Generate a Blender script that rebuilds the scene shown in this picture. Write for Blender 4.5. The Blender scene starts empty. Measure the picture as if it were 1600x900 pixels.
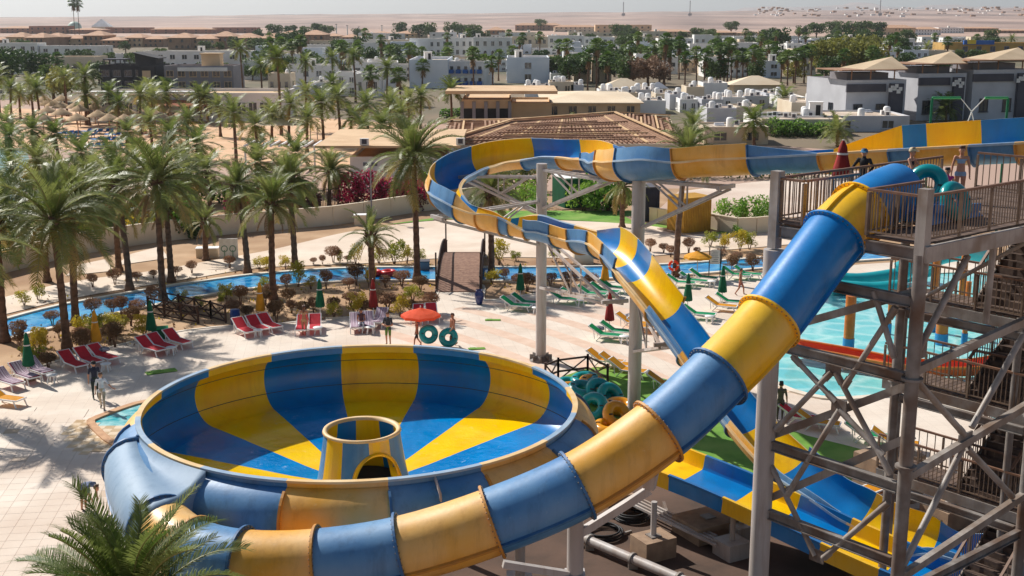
import bpy, math, random
from mathutils import Vector, Matrix, noise as mnoise
R = math.radians
rnd = random.Random(7)
scene = bpy.context.scene
col = scene.collection

# ------------------------------------------------------------------ camera
CAM_H, PITCH, FPX = 17.5, R(12.6), 1900.0
cam_d = bpy.data.cameras.new('camera'); cam = bpy.data.objects.new('camera', cam_d); col.objects.link(cam)
cam.location = (0, 0, CAM_H); cam.rotation_euler = (math.pi / 2 - PITCH, 0, 0)
cam_d.sensor_width = 36; cam_d.lens = FPX / 1600 * 36; cam_d.clip_start = 0.5; cam_d.clip_end = 40000
scene.camera = cam
# ------------------------------------------------------------------ sky + sun
SUN_AZ, SUN_EL = R(-47), R(41)          # azimuth measured from +Y (away from camera) towards +X
world = bpy.data.worlds.new('World'); scene.world = world; world.use_nodes = True
wn = world.node_tree.nodes; wl = world.node_tree.links; wn.clear()
sky = wn.new('ShaderNodeTexSky'); sky.sky_type = 'NISHITA'; sky.sun_disc = False
sky.sun_elevation = SUN_EL; sky.sun_rotation = SUN_AZ; sky.air_density = 1.0; sky.dust_density = 0.8; sky.ozone_density = 1.0
bg = wn.new('ShaderNodeBackground'); bg.inputs[1].default_value = 0.07
wo = wn.new('ShaderNodeOutputWorld'); wl.new(sky.outputs[0], bg.inputs[0]); wl.new(bg.outputs[0], wo.inputs[0])
sun_d = bpy.data.lights.new('sun', 'SUN'); sun = bpy.data.objects.new('sun', sun_d); col.objects.link(sun)
sun_d.energy = 5.0; sun_d.angle = R(0.53); sun_d.color = (1.0, 0.96, 0.9)
sdir = Vector((math.sin(SUN_AZ) * math.cos(SUN_EL), math.cos(SUN_AZ) * math.cos(SUN_EL), math.sin(SUN_EL)))
sun.rotation_euler = sdir.to_track_quat('Z', 'Y').to_euler(); sun.location = sdir * 300
scene.view_settings.view_transform = 'Standard'; scene.view_settings.look = 'None'
scene.view_settings.exposure = 0.13; scene.view_settings.gamma = 1.0
scene.cycles.max_bounces = 6; scene.cycles.diffuse_bounces = 3; scene.cycles.transparent_max_bounces = 8
scene.cycles.caustics_reflective = False; scene.cycles.caustics_refractive = False
try: scene.cycles.volume_bounces = 0
except Exception: pass

# ------------------------------------------------------------------ pixel -> world
_c, _s = math.cos(PITCH), math.sin(PITCH)
def ray(px, py):
    dx = (px - 800) / FPX; dy = (450 - py) / FPX
    return Vector((dx, _c + dy * _s, -_s + dy * _c))
def G(px, py, z=0.0):
    d = ray(px, py); t = (z - CAM_H) / d.z
    return Vector((d.x * t, d.y * t, z))
def At(px, py, Y):
    d = ray(px, py); t = Y / d.y
    return Vector((d.x * t, Y, CAM_H + d.z * t))
def XatY(px, py, Y): return At(px, py, Y).x
def proj(p):
    v = Vector(p) - Vector((0, 0, CAM_H)); zc = v.y * _c - v.z * _s; yc = v.y * _s + v.z * _c
    return 800 + FPX * v.x / zc, 450 - FPX * yc / zc

# ------------------------------------------------------------------ materials
MATS = {}
def _nn(nt, t, **kw):
    n = nt.nodes.new(t)
    for k, v in kw.items(): setattr(n, k, v)
    return n
def mat(name, c1, c2=None, scale=2.0, rough=0.6, bump=0.0, bscale=None, spec=0.5, metal=0.0, coat=0.0, detail=5.0, contrast=(0.35, 0.65), coord='Object', c3=None, scale3=0.3, trans=0.0, sub=0.0, stretch=None, bdist=0.02, streak=None, speck=None, caustic=None):
    """principled material: noise mix of c1/c2, optional large-scale third colour, bump"""
    if name in MATS: return MATS[name]
    m = bpy.data.materials.new(name); MATS[name] = m; m.use_nodes = True
    nt = m.node_tree; b = nt.nodes['Principled BSDF']; L = nt.links
    b.inputs['Base Color'].default_value = (*c1, 1); b.inputs['Roughness'].default_value = rough
    b.inputs['Specular IOR Level'].default_value = spec; b.inputs['Metallic'].default_value = metal
    b.inputs['Coat Weight'].default_value = coat; b.inputs['Coat Roughness'].default_value = 0.08
    m.diffuse_color = (*c1, 1)
    tc = _nn(nt, 'ShaderNodeTexCoord') if coord != 'World' else _nn(nt, 'ShaderNodeNewGeometry'); src = tc.outputs[coord if coord != 'World' else 'Position']
    if stretch:
        mp = _nn(nt, 'ShaderNodeMapping'); mp.inputs['Scale'].default_value = stretch; L.new(src, mp.inputs[0]); src = mp.outputs[0]
    if c2:
        n = _nn(nt, 'ShaderNodeTexNoise'); n.inputs['Scale'].default_value = scale; n.inputs['Detail'].default_value = detail; L.new(src, n.inputs['Vector'])
        r = _nn(nt, 'ShaderNodeValToRGB'); r.color_ramp.elements[0].position, r.color_ramp.elements[1].position = contrast
        r.color_ramp.elements[0].color = (*c1, 1); r.color_ramp.elements[1].color = (*c2, 1)
        L.new(n.outputs['Fac'], r.inputs[0]); out = r.outputs[0]
        if c3:
            n3 = _nn(nt, 'ShaderNodeTexNoise'); n3.inputs['Scale'].default_value = scale3; n3.inputs['Detail'].default_value = 4; L.new(src, n3.inputs['Vector'])
            r3 = _nn(nt, 'ShaderNodeValToRGB'); r3.color_ramp.elements[0].position, r3.color_ramp.elements[1].position = 0.45, 0.7
            mx = _nn(nt, 'ShaderNodeMixRGB'); mx.inputs[2].default_value = (*c3, 1)
            L.new(n3.outputs['Fac'], r3.inputs[0]); L.new(r3.outputs[0], mx.inputs[0]); L.new(out, mx.inputs[1]); out = mx.outputs[0]
        if streak:      # run-down grime: noise drawn out along the vertical
            mp2 = _nn(nt, 'ShaderNodeMapping'); mp2.inputs['Scale'].default_value = (streak[1], streak[1], streak[1] * .09); L.new(tc.outputs[0 if coord == 'World' else coord], mp2.inputs[0])
            ns = _nn(nt, 'ShaderNodeTexNoise'); ns.inputs['Scale'].default_value = 1; ns.inputs['Detail'].default_value = 6; ns.inputs['Roughness'].default_value = .7; L.new(mp2.outputs[0], ns.inputs['Vector'])
            rs = _nn(nt, 'ShaderNodeValToRGB'); rs.color_ramp.elements[0].position, rs.color_ramp.elements[1].position = .5, .78; mx = _nn(nt, 'ShaderNodeMixRGB'); mx.inputs[2].default_value = (*streak[0], 1)
            mm = _nn(nt, 'ShaderNodeMath', operation='MULTIPLY'); mm.inputs[1].default_value = streak[2]; L.new(ns.outputs['Fac'], rs.inputs[0]); L.new(rs.outputs[0], mm.inputs[0]); L.new(mm.outputs[0], mx.inputs[0]); L.new(out, mx.inputs[1]); out = mx.outputs[0]
        if speck:       # fine scuffs; on the wet bowl floor, painted ripple glints
            n4 = _nn(nt, 'ShaderNodeTexNoise'); n4.inputs['Scale'].default_value = speck[1]; n4.inputs['Detail'].default_value = 8; n4.inputs['Roughness'].default_value = .75; L.new(src, n4.inputs['Vector'])
            r4 = _nn(nt, 'ShaderNodeValToRGB'); r4.color_ramp.elements[0].position, r4.color_ramp.elements[1].position = .6, .72; mx = _nn(nt, 'ShaderNodeMixRGB'); mx.inputs[2].default_value = (*speck[0], 1)
            mm = _nn(nt, 'ShaderNodeMath', operation='MULTIPLY'); mm.inputs[1].default_value = speck[2]; L.new(n4.outputs['Fac'], r4.inputs[0]); L.new(r4.outputs[0], mm.inputs[0]); L.new(mm.outputs[0], mx.inputs[0]); L.new(out, mx.inputs[1]); out = mx.outputs[0]
        if caustic:     # caustic light painted into the water colour as a pale net
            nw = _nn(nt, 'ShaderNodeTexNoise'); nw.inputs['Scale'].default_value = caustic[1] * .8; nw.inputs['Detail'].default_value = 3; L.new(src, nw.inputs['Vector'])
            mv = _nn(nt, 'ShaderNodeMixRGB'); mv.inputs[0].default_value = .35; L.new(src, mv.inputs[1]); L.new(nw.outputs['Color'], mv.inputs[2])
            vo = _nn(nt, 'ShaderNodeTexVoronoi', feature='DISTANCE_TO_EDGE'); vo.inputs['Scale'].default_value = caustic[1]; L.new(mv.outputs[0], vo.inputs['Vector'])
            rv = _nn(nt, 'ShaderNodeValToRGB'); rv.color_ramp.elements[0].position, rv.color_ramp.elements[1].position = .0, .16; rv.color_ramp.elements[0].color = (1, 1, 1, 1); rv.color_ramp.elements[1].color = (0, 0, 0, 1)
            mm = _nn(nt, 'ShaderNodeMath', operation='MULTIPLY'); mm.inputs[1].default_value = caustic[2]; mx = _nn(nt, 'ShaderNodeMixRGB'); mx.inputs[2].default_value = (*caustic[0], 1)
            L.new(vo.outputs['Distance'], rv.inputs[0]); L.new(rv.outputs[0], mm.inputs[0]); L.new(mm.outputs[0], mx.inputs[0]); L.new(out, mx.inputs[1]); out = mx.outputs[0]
        L.new(out, b.inputs['Base Color'])
    if bump:
        nb = _nn(nt, 'ShaderNodeTexNoise'); nb.inputs['Scale'].default_value = bscale or scale * 3; nb.inputs['Detail'].default_value = 4; L.new(src, nb.inputs['Vector'])
        bp = _nn(nt, 'ShaderNodeBump'); bp.inputs['Strength'].default_value = bump; bp.inputs['Distance'].default_value = bdist
        L.new(nb.outputs['Fac'], bp.inputs['Height']); L.new(bp.outputs[0], b.inputs['Normal'])
    if sub:
        b.inputs['Subsurface Weight'].default_value = sub
    if trans:      # thin leaf: some light passes through
        tr = _nn(nt, 'ShaderNodeBsdfTranslucent'); tr.inputs[0].default_value = (min(1, c1[0] * 1.8), min(1, c1[1] * 1.8), c1[2], 1)
        ms = _nn(nt, 'ShaderNodeMixShader'); ms.inputs[0].default_value = trans
        o = nt.nodes['Material Output']; L.new(b.outputs[0], ms.inputs[1]); L.new(tr.outputs[0], ms.inputs[2]); L.new(ms.outputs[0], o.inputs[0])
    return m
def S(r, g, b):   # sRGB 0-255 -> linear
    f = lambda v: (v / 255 / 12.92) if v / 255 <= 0.04045 else ((v / 255 + 0.055) / 1.055) ** 2.4
    return (f(r), f(g), f(b))

# ------------------------------------------------------------------ mesh builder
class MB:
    def __init__(s): s.v = []; s.f = []; s.m = []; s.sm = []
    def quad_strip(s, rows, mi=0, smooth=True, closed=False):
        """rows: list of lists of points, faces between successive rows"""
        b = len(s.v); n = len(rows[0])
        for r in rows: s.v.extend(r)
        for i in range(len(rows) - 1):
            for j in range(n if closed else n - 1):
                k = (j + 1) % n
                s.f.append((b + i * n + j, b + i * n + k, b + (i + 1) * n + k, b + (i + 1) * n + j)); s.m.append(mi); s.sm.append(smooth)
    def poly(s, pts, mi=0, smooth=False):
        b = len(s.v); s.v.extend(pts); s.f.append(tuple(range(b, b + len(pts)))); s.m.append(mi); s.sm.append(smooth)
    def hexa(s, p, mi=0):
        b = len(s.v); s.v.extend(p)
        for q in ((3, 2, 1, 0), (4, 5, 6, 7), (0, 1, 5, 4), (1, 2, 6, 5), (2, 3, 7, 6), (3, 0, 4, 7)):
            s.f.append(tuple(b + k for k in q)); s.m.append(mi); s.sm.append(False)
    def box(s, c, d, rz=0.0, mi=0):
        cx, cy, cz = c; hx, hy, hz = d[0] / 2, d[1] / 2, d[2] / 2; ca, sa = math.cos(rz), math.sin(rz)
        P = []
        for z in (-hz, hz):
            for x, y in ((-hx, -hy), (hx, -hy), (hx, hy), (-hx, hy)):
                P.append((cx + x * ca - y * sa, cy + x * sa + y * ca, cz + z))
        s.hexa(P, mi)
    def bar(s, p, q, w, h, mi=0, up=(0, 0, 1)):
        p, q = Vector(p), Vector(q); t = (q - p)
        if t.length < 1e-6: return
        t.normalize(); u = Vector(up)
        if abs(t.dot(u)) > 0.99: u = Vector((0, 1, 0))
        a = t.cross(u).normalized(); b2 = a.cross(t).normalized()
        P = []
        for e in (p, q):
            for x, y in ((-w / 2, -h / 2), (w / 2, -h / 2), (w / 2, h / 2), (-w / 2, h / 2)): P.append(tuple(e + a * x + b2 * y))
        s.hexa(P, mi)
    def ibeam(s, p, q, w, h, mi=0, t=0.03):
        p, q = Vector(p), Vector(q); u = Vector((0, 0, 1)); d = (q - p).normalized(); a = d.cross(u).normalized(); b2 = a.cross(d).normalized()
        s.bar(p + b2 * (h / 2 - t / 2), q + b2 * (h / 2 - t / 2), w, t, mi)
        s.bar(p - b2 * (h / 2 - t / 2), q - b2 * (h / 2 - t / 2), w, t, mi)
        s.bar(p, q, t * 1.2, h - 2 * t - 0.004, mi)
    def tube(s, pts, rad, n=8, mi=0, caps=True, smooth=True):
        pts = [Vector(p) for p in pts]; N = len(pts)
        rad = rad if isinstance(rad, (list, tuple)) else [rad] * N
        rows = []; prev = None
        for i, p in enumerate(pts):
            t = (pts[min(i + 1, N - 1)] - pts[max(i - 1, 0)]).normalized()
            if prev is None:
                u = Vector((0, 0, 1)) if abs(t.z) < 0.9 else Vector((0, 1, 0)); a = t.cross(u).normalized()
            else: a = (prev - t * prev.dot(t)).normalized()
            prev = a; b2 = t.cross(a)
            rows.append([tuple(p + a * (math.cos(k * 2 * math.pi / n) * rad[i]) + b2 * (math.sin(k * 2 * math.pi / n) * rad[i])) for k in range(n)])
        s.quad_strip(rows, mi, smooth, True)
        if caps:
            s.poly(rows[0][::-1], mi); s.poly(rows[-1], mi)
    def lathe(s, prof, n=16, c=(0, 0, 0), mi=0, smooth=True, a0=0.0, a1=2 * math.pi, mis=None):
        closed = abs(a1 - a0 - 2 * math.pi) < 1e-6; k = n if closed else n + 1
        rows = [[(c[0] + r * math.cos(a0 + (a1 - a0) * j / n), c[1] + r * math.sin(a0 + (a1 - a0) * j / n), c[2] + z) for j in range(k)] for r, z in prof]
        if not mis: s.quad_strip(rows, mi, smooth, closed); return
        for i in range(len(rows) - 1):
            s.quad_strip(rows[i:i + 2], mis[i], smooth, closed)
    def ball(s, c, r, n=10, m=6, mi=0, zs=1.0):
        rows = []
        for i in range(m + 1):
            a = math.pi * i / m - math.pi / 2
            rows.append([(c[0] + r * math.cos(a) * math.cos(2 * math.pi * j / n), c[1] + r * math.cos(a) * math.sin(2 * math.pi * j / n), c[2] + r * zs * math.sin(a)) for j in range(n)])
        s.quad_strip(rows, mi, True, True)
    def torus(s, c, Rr, r, n=24, m=10, mi=0, M=None, band=None):
        allr = []
        for i in range(n if band else n + 1):
            rows = []
            for ii in (i, i + 1) if band else (i,):
                a = 2 * math.pi * ii / n; row = []
                for j in range(m):
                    b = 2 * math.pi * j / m
                    p = Vector(((Rr + r * math.cos(b)) * math.cos(a), (Rr + r * math.cos(b)) * math.sin(a), r * math.sin(b)))
                    if M: p = M @ p
                    row.append(tuple(p + Vector(c)))
                rows.append(row)
            if band: s.quad_strip(rows, band(i), True, True)
            else: allr += rows
        if not band: s.quad_strip(allr, mi, True, True)
    def mesh(s, name, mats, org=None):
        me = bpy.data.meshes.new(name)
        v = s.v if org is None else [(p[0] - org[0], p[1] - org[1], p[2] - org[2]) for p in s.v]
        me.from_pydata([tuple(p) for p in v], [], s.f)
        for m in (mats if isinstance(mats, (list, tuple)) else [mats]): me.materials.append(m)
        if len(me.polygons) == len(s.m):
            me.polygons.foreach_set('material_index', s.m); me.polygons.foreach_set('use_smooth', s.sm)
        me.update(); return me
    def build(s, name, mats, parent=None, world=True, org=None):
        if parent is not None and world: org = ORG.get(parent.name, (0, 0, 0))
        return link(s.mesh(name, mats, org), name, parent)
ORG = {}
def link(me, name, parent=None, loc=None, rz=None, sc=None, rot=None):
    o = bpy.data.objects.new(name, me); col.objects.link(o)
    if parent is not None: o.parent = parent; ORG[o.name] = ORG.get(parent.name, (0, 0, 0))
    if loc is not None: o.location = loc
    if rz is not None: o.rotation_euler = (0, 0, rz)
    if rot is not None: o.rotation_euler = rot
    if sc is not None: o.scale = (sc, sc, sc) if not isinstance(sc, (tuple, list)) else sc
    return o
def tag(o, label, cat, group=None):
    o['label'] = label; o['category'] = cat
    if group: o['group'] = group
    return o
def struct(o): o['kind'] = 'structure'; return o
def stuff(o): o['kind'] = 'stuff'; return o
def thing(name, label, cat, loc=(0, 0, 0), rz=0.0, group=None, sc=None):
    o = bpy.data.objects.new(name, None); col.objects.link(o); o.empty_display_size = 0.2
    o.location = loc; o.rotation_euler = (0, 0, rz); ORG[o.name] = tuple(loc)
    if sc: o.scale = (sc, sc, sc)
    return tag(o, label, cat, group)
def dup(root, loc, rz=0.0, label=None, group=None, sc=None):
    def cp(o, par):
        c = o.copy(); col.objects.link(c)
        if par is not None: c.parent = par
        for ch in KIDS.get(o.name, None) or o.children: cp(ch, c)
        return c
    c = cp(root, None); c.location = loc; c.rotation_euler = (0, 0, rz)
    if sc: c.scale = (sc, sc, sc)
    if label: c['label'] = label
    if group: c['group'] = group
    return c
KIDS = {}
def freeze(root):     # remember children (obj.children is slow on big scenes)
    def rec(o):
        KIDS[o.name] = list(o.children)
        for c in KIDS[o.name]: rec(c)
    rec(root); return root
ORD = ['first', 'second', 'third', 'fourth', 'fifth', 'sixth', 'seventh', 'eighth', 'ninth', 'tenth', 'eleventh', 'twelfth', 'thirteenth', 'fourteenth', 'fifteenth', 'sixteenth', 'seventeenth', 'eighteenth', 'nineteenth']
TENS = ['', '', 'twent', 'thirt', 'fort', 'fift', 'sixt', 'sevent', 'eight', 'ninet']
ONES = ['first', 'second', 'third', 'fourth', 'fifth', 'sixth', 'seventh', 'eighth', 'ninth']
def nth(i):           # 0-based ordinal
    if i < 19: return ORD[i]
    n = i + 1
    if n >= 100: return 'hundredth' if n == 100 else 'hundred-and-' + nth(n - 101)
    if n % 10 == 0: return TENS[n // 10] + 'ieth'
    return TENS[n // 10] + 'y-' + ONES[n % 10 - 1]
def spline(pts, step=0.2):
    """Catmull-Rom resample of 3D points at about even step"""
    P = [Vector(p) for p in pts]; P = [P[0] * 2 - P[1]] + P + [P[-1] * 2 - P[-2]]; out = []
    for i in range(1, len(P) - 2):
        n = max(2, int((P[i + 1] - P[i]).length / step))
        for k in range(n):
            t = k / n; a, b, c, d = P[i - 1:i + 3]
            out.append(0.5 * ((2 * b) + (c - a) * t + (2 * a - 5 * b + 4 * c - d) * t * t + (3 * b - a - 3 * c + d) * t ** 3))
    out.append(P[-2]); return out
# ------------------------------------------------------------------ shared materials
GR = S(70, 62, 52)
M_BLUE_IN = mat('gelcoat_blue_inside', S(0, 116, 188), S(0, 130, 204), 1.2, 0.34, 0.05, 5, coat=0.08, streak=(S(60, 96, 110), 2.2, .35))
M_YEL_IN = mat('gelcoat_yellow_inside', S(250, 192, 0), S(254, 208, 5), 1.2, 0.34, 0.05, 5, coat=0.08, streak=(S(190, 120, 10), 2.2, .4))
M_BW = mat('gelcoat_blue_wet', S(0, 122, 192), S(0, 136, 208), 1.0, 0.14, 0.9, 2.4, coat=0.12, detail=3, bdist=.06, speck=(S(200, 226, 244), 2.6, .6))  # pale specks are sun glints on ripples, painted into the colour
M_YW = mat('gelcoat_yellow_wet', S(250, 196, 0), S(254, 210, 8), 1.0, 0.16, 0.5, 2.6, coat=0.12, detail=3, bdist=.05, speck=(S(255, 240, 190), 3.2, .3))  # specks paint ripple glints here too, fainter than on the blue
M_BLUE_OUT = mat('gelcoat_blue_weathered', S(56, 118, 172), S(84, 138, 184), 0.9, 0.46, 0.14, 9, coat=0.06, c3=S(106, 150, 188), scale3=0.5, streak=(S(44, 70, 96), 3.0, .5), speck=(S(150, 176, 196), 7, .35))
M_YEL_OUT = mat('gelcoat_yellow_weathered', S(230, 164, 44), S(236, 184, 98), 0.9, 0.46, 0.14, 9, coat=0.06, c3=S(230, 186, 120), scale3=0.5, streak=(S(170, 110, 40), 3.0, .5), speck=(S(236, 206, 150), 7, .35))
M_BLUE_NEW = mat('gelcoat_blue_fresh', S(0, 116, 190), S(24, 134, 204), 1.0, 0.32, 0.1, 9, coat=0.2, c3=S(50, 130, 196), scale3=.5, streak=(S(20, 70, 120), 3.0, .4), speck=(S(110, 160, 200), 8, .3))
M_YEL_NEW = mat('gelcoat_yellow_fresh', S(250, 190, 5), S(250, 200, 40), 1.0, 0.32, 0.1, 9, coat=0.2, c3=S(242, 190, 70), scale3=.5, streak=(S(196, 130, 20), 3.0, .4), speck=(S(250, 220, 140), 8, .3))
M_LIP_B = mat('lip_pale_blue', S(140, 165, 190), S(165, 185, 200), 2, 0.5)
M_LIP_Y = mat('lip_pale_tan', S(225, 185, 125), S(235, 205, 155), 2, 0.5)
M_FL_B = mat('flange_blue', S(40, 92, 142), S(72, 116, 156), 3, 0.5)
M_FL_Y = mat('flange_ochre', S(206, 142, 50), S(184, 128, 64), 3, 0.55)
M_STEEL = mat('painted_steel_grey', S(176, 168, 160), S(150, 142, 134), 1.6, 0.5, 0.1, 20, c3=S(128, 108, 92), scale3=0.8, streak=(S(112, 88, 68), 5, .45))
M_STEEL_D = mat('weathered_steel', S(146, 140, 134), S(118, 110, 104), 2.2, 0.55, 0.15, 18, c3=S(104, 78, 60), scale3=0.9, streak=(S(98, 72, 54), 5, .5))
M_PIPE = mat('white_grey_pipe', S(196, 190, 186), S(180, 172, 166), 1.2, 0.45, 0.05, 15, c3=S(168, 150, 138), scale3=0.6, stretch=(1, 1, 0.25), streak=(S(140, 112, 90), 5, .55))
M_RAIL = mat('railing_bronze', S(140, 118, 98), S(112, 90, 74), 4, 0.5)
M_RAILTOP = mat('rail_cap_brown', S(112, 78, 58), S(132, 98, 76), 5, 0.5)
M_WOOD = mat('deck_wood', S(120, 98, 84), S(88, 70, 60), 3, 0.8, 0.2, 12, stretch=(1, 1, 1))
M_DKWOOD = mat('dark_wood', S(78, 54, 44), S(58, 40, 34), 5, 0.75)
M_BRIDGE = mat('bridge_boards', S(168, 130, 108), S(140, 104, 86), 5, 0.8, 0.2, 20)
M_CONC = mat('concrete_block', S(168, 140, 114), S(146, 120, 98), 3, 0.9, 0.3, 15)
M_WHITE = mat('white_paint', S(232, 228, 222), S(214, 208, 200), 3, 0.6)
M_PLASTIC = mat('white_plastic', S(240, 238, 234), None, rough=0.4)
M_TEAL = mat('teal_vinyl', S(0, 150, 150), S(0, 128, 135), 2, 0.25, coat=0.2)
M_TUBEYEL = mat('amber_vinyl', S(235, 160, 10), S(215, 138, 10), 2, 0.25, coat=0.2)
M_GREENSL = mat('green_sling', S(0, 166, 112), S(0, 146, 98), 6, 0.7, 0.1, 60, trans=.4)
M_REDSL = mat('red_sling', S(222, 58, 74), S(204, 48, 66), 6, 0.7, 0.1, 60, trans=.4)
M_YELSL = mat('yellow_sling', S(238, 172, 20), S(222, 150, 16), 6, 0.7, 0.1, 60, trans=.4)
M_DARK = mat('dark_void', S(28, 28, 30), S(20, 20, 22), 3, 0.7)
M_GLASS = mat('window_glass', S(34, 42, 50), S(60, 70, 78), 0.5, 0.12, spec=0.8)
M_RUBBER = mat('black_rubber', S(30, 30, 32), None, rough=0.6)
M_ORANGE = mat('orange_paint', S(206, 120, 40), S(190, 100, 30), 3, 0.5)
# ================================================================== SETTING
def water_mat(name, c1, c2, scale, bump, bscale, rough=0.06, c3=None, caustic=None):
    return mat(name, c1, c2, scale, rough, bump, bscale, spec=0.6, coord='Object', bdist=0.06, c3=c3, scale3=0.15, caustic=caustic)
M_SAND = mat('desert_sand', S(190, 160, 142), S(172, 142, 124), 0.004, 0.95, 0.3, 0.6, c3=S(168, 138, 122), scale3=0.0016)
M_SOIL = mat('garden_soil', S(198, 164, 128), S(172, 136, 100), 0.35, 0.95, 0.5, 6, c3=S(150, 112, 80), scale3=0.09)
M_YARD = mat('yard_earth', S(104, 80, 66), S(76, 60, 50), 0.5, 0.95, 0.5, 6)  # earth darkened so its colour carries shade from bowl and tube
M_BEACH = mat('beach_sand', S(228, 188, 150), S(212, 168, 128), 0.2, 0.95, 0.3, 3)
M_CPATH = mat('pale_concrete', S(236, 218, 198), S(222, 200, 178), 0.35, 0.9, 0.15, 8, c3=S(212, 188, 164), scale3=0.12)
M_LOT = mat('lot_concrete', S(230, 212, 194), S(208, 184, 166), 0.15, 0.9, 0.1, 5, c3=S(190, 160, 140), scale3=0.05)
M_GRASS = mat('artificial_turf', S(112, 158, 56), S(92, 138, 46), 1.2, 0.95, 0.4, 40, c3=S(136, 166, 76), scale3=0.4)
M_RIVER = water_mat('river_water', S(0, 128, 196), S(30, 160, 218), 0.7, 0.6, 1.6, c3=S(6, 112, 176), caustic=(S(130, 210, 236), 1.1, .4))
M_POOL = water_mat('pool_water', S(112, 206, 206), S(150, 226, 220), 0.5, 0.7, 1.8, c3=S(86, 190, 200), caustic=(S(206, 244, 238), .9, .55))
M_SEA = water_mat('sea_water', S(150, 196, 204), S(174, 208, 210), 0.05, 0.5, 0.4)
M_KERB = mat('kerb_stone', S(236, 226, 210), S(220, 206, 186), 2, 0.85)
M_COPING = mat('coping_terracotta', S(206, 160, 118), S(186, 138, 100), 3, 0.8)
M_BANDP = mat('paving_pink', S(226, 198, 176), S(216, 184, 160), 1.5, 0.85, 0.1, 10)

def paving_mat():
    m = mat('plaza_paving', S(235, 221, 204), S(225, 208, 190), 0.5, 0.85, 0.05, 12, c3=S(210, 188, 168), scale3=0.16, coord='World', speck=(S(176, 154, 136), 1.7, .45))
    nt = m.node_tree; b = nt.nodes['Principled BSDF']; L = nt.links
    src = b.inputs['Base Color'].links[0].from_socket
    tc = nt.nodes.new('ShaderNodeTexCoord'); mp = nt.nodes.new('ShaderNodeMapping'); mp.inputs['Rotation'].default_value = (0, 0, R(-8))
    br = nt.nodes.new('ShaderNodeTexBrick'); br.offset = 0.0; br.inputs['Scale'].default_value = 1.0
    br.inputs['Brick Width'].default_value = 0.6; br.inputs['Row Height'].default_value = 0.6; br.inputs['Mortar Size'].default_value = 0.012
    br.inputs['Color1'].default_value = (1, 1, 1, 1); br.inputs['Color2'].default_value = (0.95, 0.95, 0.95, 1); br.inputs['Mortar'].default_value = (0.84, 0.82, 0.8, 1)
    mx = nt.nodes.new('ShaderNodeMixRGB'); mx.blend_type = 'MULTIPLY'; mx.inputs[0].default_value = 1
    L.new(tc.outputs['Object'], mp.inputs[0]); L.new(mp.outputs[0], br.inputs['Vector']); L.new(src, mx.inputs[1]); L.new(br.outputs['Color'], mx.inputs[2]); L.new(mx.outputs[0], b.inputs['Base Color'])
    return m
M_PLAZA = paving_mat()
M_SLAB = [mat('paving_slab_%d' % i, c, d, 0.5, 0.85, 0.1, 14, coord='World', c3=S(210, 188, 168), scale3=.16, speck=(S(172, 150, 132), 1.7, .5)) for i, (c, d) in enumerate((
    (S(235, 221, 204), S(225, 208, 190)), (S(232, 217, 199), S(222, 204, 186)), (S(238, 225, 209), S(227, 211, 194)), (S(206, 184, 154), S(190, 166, 138))))]

def sheet(name, pts, z, m, kind='structure'):
    mb = MB(); mb.poly([(p[0], p[1], z) for p in pts]); o = mb.build(name, m); o['kind'] = kind; return o
def pxs(lst, z=0.0, step=None):
    P = [G(x, y, z) for x, y in lst]
    return spline(P, step) if step else P

# ground sheet reaching the horizon
mb = MB(); mb.poly([(-30000, -300, 0), (30000, -300, 0), (30000, 30000, 0), (-30000, 30000, 0)]); struct(mb.build('ground', M_SAND))
# rising desert behind the town and far blue mountains
mb = MB(); rows = []
for i in range(40):
    t = i / 39; Y = 1500 + 4600 * t ** 1.2; row = []
    for j in range(140):
        X = -4200 + 8400 * j / 139
        px = X / Y * 1900
        top = 34 + 22 * max(-1, min(1.6, px / 800))
        z = -1 + top * (t ** 1.5) + 5 * t * mnoise.noise((X * 0.0022, Y * 0.003, 0)) + 2.5 * t * mnoise.noise((X * 0.009, Y * 0.011, 3))
        row.append((X, Y, z))
    rows.append(row)
mb.quad_strip(rows); M_DES = mat('desert_slope', S(190, 162, 146), S(158, 130, 118), 0.006, 0.95, 0.6, 0.03, c3=S(122, 102, 94), scale3=0.004, stretch=(1, 0.35, 1), bdist=4.0)
struct(mb.build('hills', M_DES))
mb = MB(); rows = []
for i in range(14):
    t = i / 13; row = []
    for j in range(160):
        X = -2000 + 16000 * j / 159; Y = 15000 + 2500 * t
        e = max(0, min(1, (X - 600) / 2600))
        h = e * (150 + 120 * mnoise.noise((X * 0.0006, 1.3, 0)) + 70 * mnoise.noise((X * 0.002, 5.3, 0)) + 30 * mnoise.noise((X * 0.007, 2.3, 0)))
        row.append((X, Y + 500 * mnoise.noise((X * 0.001, t * 3, 9)), -3 + max(0, h) * math.sin(t * math.pi / 2)))
    rows.append(row)
mb.quad_strip(rows); struct(mb.build('mountains', mat('mountain_rock', S(176, 150, 138), S(150, 126, 118), 0.002, 0.95)))

# garden soil, yard under the slides, beach, sea
sheet('garden_soil', [(-60, 30), (60, 30), (75, 118), (40, 128), (-20, 122), (-80, 112)], 0.012, M_SOIL)
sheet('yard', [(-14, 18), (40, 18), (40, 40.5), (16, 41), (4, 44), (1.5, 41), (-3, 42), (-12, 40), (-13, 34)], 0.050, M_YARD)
sheet('beach', pxs([(-60, 260), (-60, 168), (140, 172), (430, 180), (660, 196), (640, 240), (520, 262), (330, 262), (230, 262), (130, 240), (60, 225)]), 0.03, M_BEACH)
sheet('sea', pxs([(-260, 330), (-260, 236), (40, 232), (46, 250), (42, 276), (20, 330)]), 0.06, M_SEA)

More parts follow.
